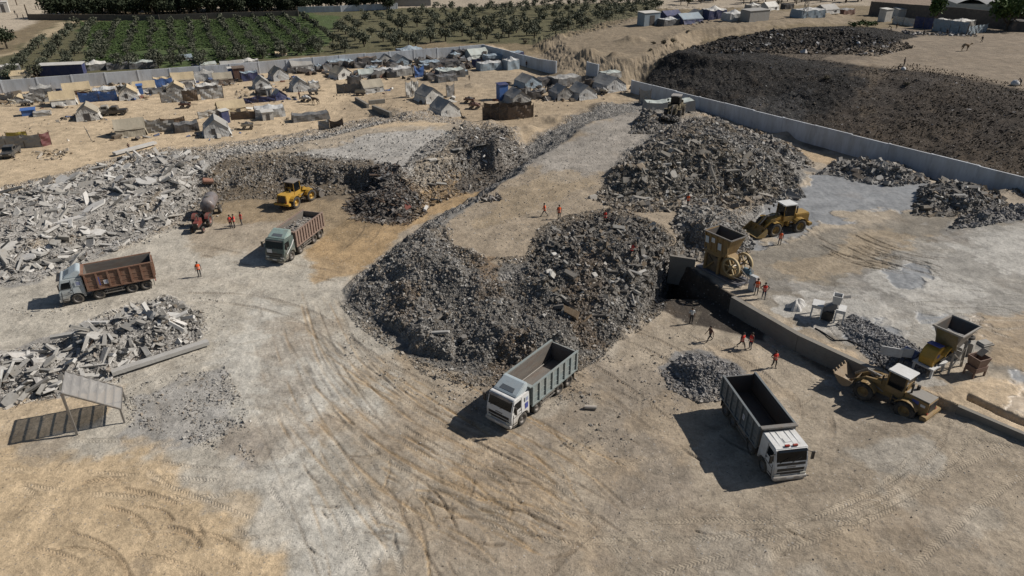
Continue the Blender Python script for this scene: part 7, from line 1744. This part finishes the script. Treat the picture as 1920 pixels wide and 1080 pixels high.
def trunk_mesh(name, h, r, spread, limbs=4, seed=0):
    random.seed(seed); m = MB()
    m.tube([(0, 0, -.2), (random.uniform(-.1, .1), 0, h * .5), (0, random.uniform(-.1, .1), h)], [r * 1.2, r, r * .8], 6)
    for k in range(limbs):
        a = 6.28 * k / limbs + random.uniform(-.4, .4)
        m.tube([(0, 0, h * .9), (math.cos(a) * spread * .5, math.sin(a) * spread * .5, h + spread * .5), (math.cos(a) * spread, math.sin(a) * spread, h + spread * 1.2)], [r * .6, r * .4, r * .15], 5)
    return m.mesh(name, BARK)
OL_C = [crown_mesh("crown", OLIVE, 1.6, 1.2, 1.65, 340, .16, 9, s) for s in range(6)]
OL_T = [trunk_mesh("trunk", .9, .16, .7, 4, s) for s in range(3)]
WD_C = [crown_mesh("crown", DARKL, 2.9, 3.2, 4.3, 750, .28, 14, 20 + s) for s in range(5)]
WD_T = [trunk_mesh("trunk", 2.0, .28, 1.4, 5, 30 + s) for s in range(2)]
def tree(name, label, x, y, sc, crowns, trunks, group, parts=True, sz=None):
    k = random.randrange(len(crowns)); rz = random.uniform(0, 6.28)
    T = thing(name, label, "tree", (x, y, gz(x, y)), rz, group); T.scale = (sc, sc, sz or sc * random.uniform(.85, 1.15))
    link("crown", crowns[k], T); link("trunk", random.choice(trunks), T)
    return T
random.seed(5)
cand = []
def rows(poly, du, dv, jit, sc0, sc1, drop, kind):
    bp = np.array([P(a, b) for a, b in poly]); c = bp.mean(0); ra = R(114)
    u = np.array([math.cos(ra), math.sin(ra)]); v = np.array([u[1], -u[0]])
    for i in range(-60, 60):
        for j in range(-60, 60):
            p = c + u * (i * du) + v * (j * dv) + np.array([random.gauss(0, jit), random.gauss(0, jit)])
            ins, _ = poly_sd(np.array([p[0]]), np.array([p[1]]), bp)
            if ins[0] and random.random() > drop: cand.append((math.hypot(*p), p[0], p[1], random.uniform(sc0, sc1), kind))
rows([(-40, 140), (20, 112), (90, 75), (150, 42), (200, 42), (190, 100), (180, 132), (0, 155)], 4.6, 5.4, .5, .8, 1.15, .06, 0)
rows([(190, 130), (200, 42), (400, 37), (570, 28), (640, 60), (600, 96), (480, 112), (350, 124)], 3.7, 5.6, .4, .5, .8, .12, 0)
rows([(180, 136), (190, 118), (350, 108), (480, 98), (600, 84), (640, 98), (480, 118), (350, 128)], 4.6, 5.0, .8, .8, 1.15, .1, 0)
rows([(600, 96), (640, 40), (760, 24), (960, 12), (1240, 2), (1236, 34), (1120, 56), (1000, 82), (880, 80), (640, 102)], 6.6, 6.4, .9, .95, 1.5, .10, 1)
cand.sort()
keep = cand[:296]
lab = ("grey-green olive tree in the rows of the green field on the left", "round grey-green olive tree in the grove behind the far camp corner")
for (dd, x, y, sc, kd) in keep:
    tree("olive_tree", lab[kd], x, y, sc, OL_C, OL_T, ("olive trees in the field rows", "olive trees of the grove")[kd])
rest = cand[296:]
if rest:
    Vs, Cs = [], []
    for (dd, x, y, sc, kd) in rest:
        V, c = crown_np(1.55 * sc, 1.25 * sc, 1.65 * sc, 180, .22, 8, random.randrange(9999)); V[:, 0] += x; V[:, 1] += y; V[:, 2] += gz(x, y); Vs.append(V); Cs.append(c)
    V = np.concatenate(Vs); c = np.concatenate(Cs); n = len(V) // 4
    tag(link("olive_grove", mesh_np("olive_grove", V, np.arange(4 * n).reshape(n, 4), OLIVE, {"Col": np.stack([c] * 3, 1)})), "farthest olive trees merging into a dark grove at the top", "grove", kind="stuff")
# dark wood along the top edge
random.seed(9)
wd = []
for i in range(58):
    t = i / 57; px = 95 + 475 * t + random.uniform(-6, 6); py = 34 - 10 * t + random.uniform(-2, 1)
    wd.append(P(px, py))
for (a, b) in ((1, 5), (2, 10), (3, 15)):
    for i in range(44):
        t = i / 43; q = P(95 + 640 * t, 33 - 12 * t); wd.append((q[0] + random.uniform(-2, 2), q[1] + b * 1.2 + random.uniform(-2, 2)))
for q in wd: tree("wood_tree", "dense dark tree in the wood along the top picture edge", q[0], q[1], random.uniform(.85, 1.25), WD_C, WD_T, "trees of the dark wood")
for k in range(70):
    q = P(random.uniform(1250, 1625), random.uniform(-14, 12)); tree("wood_tree", "dark tree in the grove behind the bluff tents", q[0], q[1], random.uniform(.6, .95), WD_C, WD_T, "trees behind the bluff")
for (px, py, sc, lab_) in ((14, 92, 1.0, "single dark tree at the left picture edge above the awning shelters"), ):
    q = at(px, py); tree("dark_tree", lab_, q.x, q.y, sc, WD_C, WD_T, None)
q = at(1752, 44); c_ = crown_mesh("crown", FRESH, 2.2, 4.0, 5.2, 700, .36, 14, 77)
T = thing("upright_tree", "upright green tree standing before the dark brown wall", "tree", q); T.scale = (1.05,) * 3; link("crown", c_, T); link("trunk", WD_T[0], T)
q = at(1886, 58)
T = thing("spreading_tree", "big spreading dark green tree at the upper right beside the huts", "tree", q); link("crown", crown_mesh("crown", FRESH, 6.2, 3.6, 5.4, 1700, .42, 22, 78), T); link("trunk", trunk_mesh("trunk", 1.6, .4, 2.6, 6, 79), T)
for k, (px, py, sc) in enumerate(((1598, 50, .62), (1618, 50, .8), (1636, 48, .6), (1245, 82, .42), (1225, 83, .3), (1262, 78, .4), (1290, 60, .25), (1220, 95, .25), (985, 82, .5), (1000, 118, .35), (1480, 75, .3), (1550, 150, .3), (740, 118, .35), (1700, 160, .25))):
    q = at(px, py); T = thing("scrub_bush", ("grey-green bush left of the white enclosure, smallest of three", "grey-green bush left of the white enclosure, largest of three", "grey-green bush nearest the white enclosure")[k] if k < 3 else "low dry bush on the sandy bank or tip", "bush", q, random.uniform(0, 6), None if k < 3 else "low dry bushes"); T.scale = (sc * 1.4, sc * 1.4, sc)
    me = crown_mesh("foliage", FRESH if k < 3 else DRYB, 1.7, 1.4, 1.0, 240, .24, 8, 100 + k); link("foliage", me, T)
# crop leaves in the green field
cp_ = np.array([P(a, b) for a, b in [(180, 126), (150, 42), (400, 38), (570, 26), (600, 40), (590, 96), (350, 122)]])
N = 60000
x = rng.uniform(cp_[:, 0].min(), cp_[:, 0].max(), N); y = rng.uniform(cp_[:, 1].min(), cp_[:, 1].max(), N)
ins, _ = poly_sd(x, y, cp_); rowp = (y * math.cos(R(24)) + x * math.sin(R(24))) % 1.9
k_ = ins & (rowp < 1.15) & (fbm(x, y, 14, 3, 6) > -0.5); x, y = x[k_], y[k_]; N = len(x)
a = rng.uniform(0, 6.28, N); s_ = rng.uniform(.22, .5, N); h_ = rng.uniform(.15, .5, N); g_ = ground(x, y)
V = np.stack([np.stack([x + s_ * np.cos(a + t), y + s_ * np.sin(a + t), g_ + h_ + .12 * np.sin(t * 2 + a)], -1) for t in (0, 1.57, 3.14, 4.71)], 1).reshape(-1, 3)
tag(link("crop_leaves", mesh_np("crop_leaves", V, np.arange(4 * N).reshape(N, 4), CROPM, {"Col": np.stack([np.repeat(rng.random(N), 4)] * 3, 1)})), "rows of low green crops between the olive trees", "crops", kind="stuff")
# weeds and dry scrub on the tip slope
tp_ = np.array([P(a, b, 3) for a, b in [(1480, 180), (1700, 150), (1920, 200), (2100, 280), (2050, 400), (1920, 350), (1650, 280)]])
N = 9000
x = rng.uniform(tp_[:, 0].min(), tp_[:, 0].max(), N); y = rng.uniform(tp_[:, 1].min(), tp_[:, 1].max(), N); ins, _ = poly_sd(x, y, tp_); k_ = ins & (fbm(x, y, 5, 3, 8) > -.1); x, y = x[k_], y[k_]; N = len(x)
a = rng.uniform(0, 6.28, N); s_ = rng.uniform(.06, .15, N); g_ = ground(x, y)
V = np.stack([np.stack([x - s_ * np.cos(a), y - s_ * np.sin(a), g_], -1), np.stack([x + s_ * np.cos(a), y + s_ * np.sin(a), g_], -1), np.stack([x + .1 * np.cos(a * 3), y + .1 * np.sin(a * 3), g_ + s_ * 2.0], -1)], 1).reshape(-1, 3)
tag(link("dry_weeds", mesh_np("dry_weeds", V, None, leaf_mat("weeds", (0.05, 0.038, 0.026), (0.13, 0.095, 0.06)), {"Col": np.stack([np.repeat(rng.random(N), 3)] * 3, 1)}, tris=np.arange(3 * N).reshape(N, 3))), "dry brown weeds scattered over the slope of the tip", "weeds", kind="stuff")

# ------------------------------------------------------------------ people
SKIN = mat("skin", (0.20, 0.115, 0.075), 0.6, 0, 0.1)
HAIR = mat("hair", (0.015, 0.012, 0.01), 0.8, 0, 0.1)
def clothm(k, c): return mat("clothes_" + k, c, 0.85, 0, 0.15)
VESTO = clothm("orange", (0.75, 0.105, 0.02)); VESTR = clothm("red", (0.62, 0.045, 0.03))
CLO = dict(dark=clothm("dark", (0.025, 0.025, 0.03)), navy=clothm("navy", (0.03, 0.04, 0.075)), grey=clothm("grey", (0.10, 0.10, 0.11)), brown=clothm("brown", (0.09, 0.045, 0.035)), white=clothm("white", (0.48, 0.50, 0.50)), tan=clothm("tan", (0.25, 0.2, 0.14)))
def person_body(pose):
    """skeleton of joints (x forward, y left, z up) grown into one skinned surface"""
    st = pose.get('stride', 0.0); ln = pose.get('lean', 0.0); arms = pose.get('arms', 'down'); crouch = pose.get('crouch', 0.0)
    J = {}; rad = {}; E = []; zone = {}
    def j(n_, p, r, z): J[n_] = Vector(p); rad[n_] = r; zone[n_] = z
    hz = 0.93 - 0.10 * abs(st) - 0.38 * crouch
    j('pelvis', (0, 0, hz), .125, 't')
    def up(d): return Vector((math.sin(ln) * d, 0, hz + math.cos(ln) * d))
    for n_, d, r, z in (('waist', .16, .115, 's'), ('chest', .36, .145, 's'), ('neck0', .52, .075, 's'), ('neck', .58, .052, 'k'), ('head', .68, .092, 'k'), ('crown', .78, .075, 'k')):
        p = up(d); 
        if n_ in ('head', 'crown'): p = p + Vector((.02, 0, 0))
        j(n_, p, r, z)
    E += [('pelvis', 'waist'), ('waist', 'chest'), ('chest', 'neck0'), ('neck0', 'neck'), ('neck', 'head'), ('head', 'crown')]
    for sgn, side in ((1, 'l'), (-1, 'r')):
        f = st * sgn
        j('hip' + side, (0.02, sgn * .09, hz - .06), .095, 't'); j('knee' + side, (0.20 * f + .06 + .32 * crouch, sgn * (.11 + .06 * crouch), .50 - .03 * abs(st) - .02 * crouch), .065, 't')
        j('ankle' + side, (.42 * f - .02, sgn * .115, .09 + (.05 if f < 0 else 0)), .045, 't'); j('toe' + side, (.42 * f + .16, sgn * .13, .035), .042, 'b')
        E += [('pelvis', 'hip' + side), ('hip' + side, 'knee' + side), ('knee' + side, 'ankle' + side), ('ankle' + side, 'toe' + side)]
        sh = up(.48) + Vector((0, sgn * .19, 0)); j('sh' + side, sh, .062, 's')
        if arms == 'akimbo': el = sh + Vector((-.06, sgn * .20, -.24)); wr = sh + Vector((.06, sgn * .02, -.42))
        elif arms == 'front': el = sh + Vector((.10, sgn * .04, -.27)); wr = sh + Vector((.32, -sgn * .06, -.24))
        elif arms == 'reach': el = sh + Vector((.18, sgn * .03, -.22)); wr = sh + Vector((.40, sgn * .0, -.36))
        elif arms == 'crossed': el = sh + Vector((.05, sgn * .06, -.27)); wr = sh + Vector((.22, -sgn * .22, -.22))
        else: el = sh + Vector((-.10 * f - .02, sgn * .07, -.28)); wr = sh + Vector((-.22 * f + .06, sgn * .08, -.53))
        j('el' + side, el, .045, 's'); j('wr' + side, wr, .033, 'k'); j('hand' + side, wr + (wr - el).normalized() * .09, .034, 'k')
        E += [('chest', 'sh' + side), ('sh' + side, 'el' + side), ('el' + side, 'wr' + side), ('wr' + side, 'hand' + side)]
    names = list(J); ix = {n_: i for i, n_ in enumerate(names)}
    me = bpy.data.meshes.new("skeleton"); me.from_pydata([J[n_] for n_ in names], [(ix[a], ix[b]) for a, b in E], [])
    o = bpy.data.objects.new("skeleton", me); COL.objects.link(o)
    sk = o.modifiers.new("skin", 'SKIN'); sk.use_smooth_shade = True
    for i, n_ in enumerate(names):
        d = me.skin_vertices[0].data[i]; d.radius = (rad[n_], rad[n_] * (1.25 if n_ in ('chest', 'waist', 'pelvis') else 1)); d.use_root = (n_ == 'pelvis')
    o.modifiers.new("sub", 'SUBSURF').levels = 1
    dg = bpy.context.evaluated_depsgraph_get(); out = bpy.data.meshes.new_from_object(o.evaluated_get(dg))
    bpy.data.objects.remove(o)
    seg = [(J[a], J[b], zone[b] if zone[b] != 's' or zone[a] == 's' else zone[b]) for a, b in E]
    zn = []
    zi = {'k': 0, 's': 1, 't': 2, 'b': 3}
    for p in out.polygons:
        c = p.center; best = min(seg, key=lambda s: (c - (s[0] + (s[1] - s[0]) * max(0, min(1, (c - s[0]).dot(s[1] - s[0]) / max(1e-6, (s[1] - s[0]).length_squared))))).length)
        zn.append(zi[best[2]])
    # fingers, nose and ears joined into the same mesh
    bm = MB()
    for sgn, side in ((1, 'l'), (-1, 'r')):
        h, w = J['hand' + side], J['wr' + side]; d = (h - w).normalized(); sd_ = d.cross(Vector((1, 0, 0.1))).normalized()
        for k in range(4):
            b0 = h + sd_ * (k - 1.5) * .02; L = (.07, .08, .075, .055)[k]
            bm.tube([b0, b0 + d * L * .6, b0 + d * L * .9 + Vector((.02, 0, -.01))], [.010, .009, .007], 5)
        b0 = w + d * .03 + sd_ * -.035; bm.tube([b0, b0 + d * .04 - sd_ * .02, b0 + d * .075 - sd_ * .02], [.011, .010, .008], 5)
    hd = J['head']
    bm.tube([hd + Vector((.075, 0, .02)), hd + Vector((.115, 0, -.02)), hd + Vector((.08, 0, -.03))], [.012, .018, .012], 5)
    for sgn in (-1, 1): bm.box(hd + Vector((0, sgn * .093, 0)), (.04, .02, .06))
    V = [tuple(v.co) for v in out.vertices]; F = [tuple(p.vertices) for p in out.polygons]; n0 = len(V)
    V += bm.v; F += [tuple(i + n0 for i in f) for f in bm.f]; zn += [0] * len(bm.f)
    bpy.data.meshes.remove(out)
    vest = MB(); rings = []
    n_ = 14
    for d, rx, ry in ((-.06, .155, .185), (.10, .15, .175), (.30, .17, .205), (.46, .135, .20), (.525, .09, .12)):
        c = up(d); rings.append([c + Vector((rx * math.cos(6.2832 * k / n_), ry * math.sin(6.2832 * k / n_), 0)) for k in range(n_)])
    vest.add([p for r in rings for p in r], [(i * n_ + k, i * n_ + (k + 1) % n_, (i + 1) * n_ + (k + 1) % n_, (i + 1) * n_ + k) for i in range(4) for k in range(n_)])
    stripe = MB()
    for d in (.08, .22):
        c = up(d); rr = [[c + Vector((.172 * math.cos(6.2832 * k / n_), .204 * math.sin(6.2832 * k / n_), dz)) for k in range(n_)] for dz in (-.022, .022)]
        stripe.add(rr[0] + rr[1], [(k, (k + 1) % n_, n_ + (k + 1) % n_, n_ + k) for k in range(n_)])
    hair = MB(); hair.smooth = True
    hair.grid(lambda u, v: tuple(hd + Vector((-.012 + .108 * math.sin(v * 1.75) * math.cos(u * 6.2832) - (.02 if v > .6 else 0), .105 * math.sin(v * 1.75) * math.sin(u * 6.2832), .035 + .12 * math.cos(v * 1.75)))), 12, 6)
    return dict(V=V, F=F, Z=zn, vest=vest, stripe=stripe, hair=hair)
POSES = dict(stand=person_body({}), walk=person_body(dict(stride=.9, lean=.08)), akimbo=person_body(dict(arms='akimbo', stride=.25)), front=person_body(dict(arms='front')), bend=person_body(dict(lean=1.0, arms='reach', stride=.3)), crossed=person_body(dict(arms='crossed')), crouch=person_body(dict(crouch=1.0, lean=.5, arms='front')))
_pm = {}
def person(label, px, py, pose='stand', face=0, vest=None, shirt='dark', trousers='dark', scale=1.0, group="people in the scene", at_xyz=None):
    B = POSES[pose]; q = at_xyz or at(px, py)
    T = thing("person", label, "person", (q.x, q.y, q.z - 0.01), R(face), group); T.scale = (scale,) * 3
    k = (pose, shirt, trousers)
    if k not in _pm:
        me = bpy.data.meshes.new("body"); me.from_pydata(B['V'], [], B['F'])
        for m in (SKIN, CLO[shirt], CLO[trousers], BLACK): me.materials.append(m)
        me.polygons.foreach_set("material_index", B['Z']); me.polygons.foreach_set("use_smooth", [True] * len(B['F'])); me.update(); _pm[k] = me
    link("body", _pm[k], T)
    kh = ('hair', pose)
    if kh not in _pm: _pm[kh] = B['hair'].mesh("hair", HAIR)
    link("hair", _pm[kh], T)
    if vest:
        kv = ('vest', pose, vest.name)
        if kv not in _pm: _pm[kv] = (B['vest'].mesh("vest", vest), B['stripe'].mesh("reflective_band", clothm("band", (0.55, 0.55, 0.45))))
        v = link("vest", _pm[kv][0], T); link("reflective_band", _pm[kv][1], v)
    return T
person("person in orange vest standing alone on the pale road right of the brown truck", 375, 519, 'stand', -60, VESTO, 'dark', 'dark')
person("person in red vest at the left of the group of three by the trailer", 434, 428, 'stand', -40, VESTR)
person("person in red vest in the middle of the group of three, farther back", 441, 427, 'front', 200, VESTR, scale=1.02)
person("person in red vest at the right of the group of three by the trailer", 454, 422, 'stand', -140, VESTR, 'dark', 'grey')
person("person in orange vest walking on the flat top of the ramp", 1021, 406, 'walk', 175, VESTO, 'dark', 'grey')
person("person in orange vest standing on the ramp right of the walking one", 1048, 411, 'stand', -80, VESTO)
person("person in orange vest walking at the foot of the right heap", 1289, 387, 'walk', -120, VESTO)
person("person in red vest standing on the crest of the big heap", 1134, 421, 'front', -100, VESTR)
person("person in red vest crouching on the slope of the big heap near the crusher", 1184, 478, 'crouch', 30, VESTR)
person("person in orange vest watching the loader on the wet mud", 1461, 460, 'stand', 80, VESTO, 'grey', 'grey')
person("person in orange vest on the wall top beside the control cabinet", 1417, 553, 'stand', -110, VESTO)
person("person in red vest on the wall top right of the cabinet", 1431, 560, 'akimbo', -100, VESTR, 'dark', 'navy')
person("person in pale shirt and dark trousers standing alone by the trench", 1295, 607, 'stand', -90, None, 'white', 'dark')
person("person in dark brown clothes striding to the left below the trench", 1330, 641, 'walk', 200, None, 'brown', 'dark')
person("person in red vest and dark trousers, left of the pair below the trench", 1389, 653, 'walk', -60, VESTR)
person("person in red vest and blue trousers, right of the pair below the trench", 1406, 655, 'stand', 200, VESTR, 'dark', 'navy')
person("person in red vest with hands on hips near the gravel cone", 1450, 690, 'akimbo', -75, VESTR)
person("person in dark clothes standing on the edge of the tip, upright one", 1694, 124, 'stand', -60)
person("person in dark clothes crouching beside a white sack on the tip edge", 1682, 133, 'crouch', -20)
person("person in dark clothes pulling a white sack at the right end of the tip edge", 1912, 161, 'bend', 200, None, 'grey')
person("person in dark clothes walking on the sand behind the dromedary", 1840, 80, 'walk', 190)
person("person standing with a white sack on the burnt ground of the tip", 1612, 82, 'front', 180, None, 'dark')
for k, (x_, y_, po) in enumerate(((1670, 58, 'bend'), (1680, 55, 'stand'), (1730, 66, 'crouch'), (1774, 67, 'stand'), (1815, 69, 'bend'))):
    person(("person bending over rubbish, leftmost before the white enclosure", "person standing upright before the white low wall sheet", "person crouching in the heap of white litter", "person standing by the pale blue-grey sheet fence", "person bending at the right end of the sheet fence")[k], x_, y_, po, random.uniform(0, 360), None, 'dark')
person("tall person in a long black robe on the path of the far camp corner", 876, 133, 'stand', -70, None, 'dark', 'dark', 1.15)
person("child in dark clothes on the path below the black-robed person", 880, 151, 'stand', -70, None, 'dark', 'dark', .72)
person("child in brown clothes standing on the sand above the rubble crest", 243, 283, 'stand', -60, None, 'brown', 'dark', .75)
person("two-tone dark person beside the short far wall", 987, 127, 'stand', -60, None, 'brown', 'dark', 1.0)
person("person in a rust shirt driving the cart near the silver-draped tent", 562, 186, 'stand', -20, None, 'brown', 'dark')
for k, (x_, y_) in enumerate(((68, 18), (73, 18), (29, 28), (34, 35), (45, 36))):
    person(("person in dark clothes, left of two on the top left road", "person in dark clothes, right of two on the top left road", "person by the carts at the top left road", "person in black nearest the dark tree at top left", "person by the wall end at the top left road")[k], x_, y_, 'stand', 60 * k)
person("person sitting by the foot of the right wall in its shade", 1498, 245, 'crouch', -60)
# white sacks
SACK = cloth("white_sack", (0.55, 0.56, 0.57), 0.3)
for k, (x_, y_, s_) in enumerate(((1693, 132, .9), (1902, 161, 1.3), (1609, 83, .8))):
    q = at(x_, y_); m = MB(); m.smooth = True; m.lathe([(.05, 0), (.5, .05), (.55, .35), (.35, .65), (.08, .75)], (0, 0, 0), axis='Z', n=12); o = m.build("sack", SACK); o.location = q; o.scale = (s_,) * 3; tag(o, ("white sack beside the crouching person on the tip edge", "large white sack being pulled at the right picture edge", "white sack on the burnt ground of the tip")[k], "sack")
# litter before the huts
scatter_many("litter", "pale litter and sorted rubbish heaps before the white enclosure", "litter", [dict(poly=[(1688, 62), (1735, 66), (1745, 72), (1700, 72)], dens=2.5, smin=.3, smax=1.0, pal=[((.5, .5, .5), 2), ((.08, .08, .08), 3), ((.2, .2, .22), 2)], z=5), dict(poly=[(1745, 66), (1830, 70), (1830, 74), (1745, 72)], dens=1.6, smin=.3, smax=.8, pal=[((.5, .5, .5), 2), ((.1, .1, .1), 2)], z=5), dict(poly=[(640, 168), (680, 168), (680, 180), (625, 182)], dens=.8, smin=.2, smax=.8, pal=[((.2, .18, .15), 2), ((.4, .4, .4), 1)], z=0),
    dict(poly=[(440, 170), (520, 165), (520, 190), (440, 190)], dens=.6, smin=.2, smax=.7, pal=PAL_DARK, z=0), dict(poly=[(60, 285), (130, 280), (120, 300), (70, 302)], dens=2.2, smin=.15, smax=.5, pal=PAL_DARK, z=0, longer=3), dict(poly=[(0, 230), (600, 180), (1100, 190), (900, 260), (500, 265), (0, 330)], dens=.12, smin=.12, smax=.6, pal=PAL_DARK, z=0)])

# ------------------------------------------------------------------ animals
def quadruped(label, px, py, rz, name, m, h=1.35, neck=(.55, .45), hump=0.0, long=1.0):
    q = at(px, py); T = thing(name, label, "animal", (q.x, q.y, q.z - .01), R(rz))
    k = h / 1.35
    J = [((-.55 * long, 0, 1.05), .20), ((-.2 * long, 0, 1.08 + hump), .23 + hump * .3), ((.2 * long, 0, 1.06 + hump * .4), .24), ((.5 * long, 0, 1.08), .19), ((.5 * long + neck[0] * .55, 0, 1.10 + neck[1] * .5), .12), ((.5 * long + neck[0], 0, 1.12 + neck[1]), .10), ((.5 * long + neck[0] + .30, 0, 1.02 + neck[1]), .065)]
    E = [(i, i + 1) for i in range(6)]
    for sx, b in ((-.5 * long, 0), (.46 * long, 3)):
        for sy in (-1, 1):
            i0 = len(J); hind = b == 0; off = .08 * sy
            J += [((sx + .02, sy * .15, .82), .12), ((sx + (.10 if hind else .02) + off, sy * .15, .60), .075), ((sx + (-.08 if hind else .0) + off, sy * .15, .36), .05), ((sx + off, sy * .15, .04), .045)]
            E += [(b, i0), (i0, i0 + 1), (i0 + 1, i0 + 2), (i0 + 2, i0 + 3)]
    i0 = len(J); J += [((-.75 * long, 0, .95), .04), ((-.80 * long, 0, .55), .03)]; E += [(0, i0), (i0, i0 + 1)]
    for sy in (-1, 1):
        i0 = len(J); J.append(((.5 * long + neck[0] - .03, sy * .08, 1.26 + neck[1]), .02)); E.append((5, i0))
    me = bpy.data.meshes.new("sk"); me.from_pydata([p for p, r in J], E, []); o = bpy.data.objects.new("sk", me); COL.objects.link(o)
    sk = o.modifiers.new("skin", 'SKIN'); sk.use_smooth_shade = True
    for i, (p, r) in enumerate(J): d = me.skin_vertices[0].data[i]; d.radius = (r, r); d.use_root = i == 0
    o.modifiers.new("sub", 'SUBSURF').levels = 1
    out = bpy.data.meshes.new_from_object(o.evaluated_get(bpy.context.evaluated_depsgraph_get())); bpy.data.objects.remove(o)
    out.materials.clear(); out.materials.append(m); b = link("body", out, T); b.scale = (k,) * 3
    return T
quadruped("dark brown horse standing on the sand right of the loaded cart", 592, 196, 165, "horse", mat("horse_dark", (0.05, 0.035, 0.025), .7), 1.5)
quadruped("pale white donkey standing by the grey screen at far left", 26, 199, 170, "donkey", mat("donkey_pale", (0.46, 0.42, 0.34), .8), 1.3, neck=(.4, .2))
quadruped("tan dromedary walking on the sandy plain above the tip", 1808, 96, 5, "dromedary", mat("camel_tan", (0.20, 0.145, 0.09), .8), 1.65, neck=(.62, .22), hump=.22)
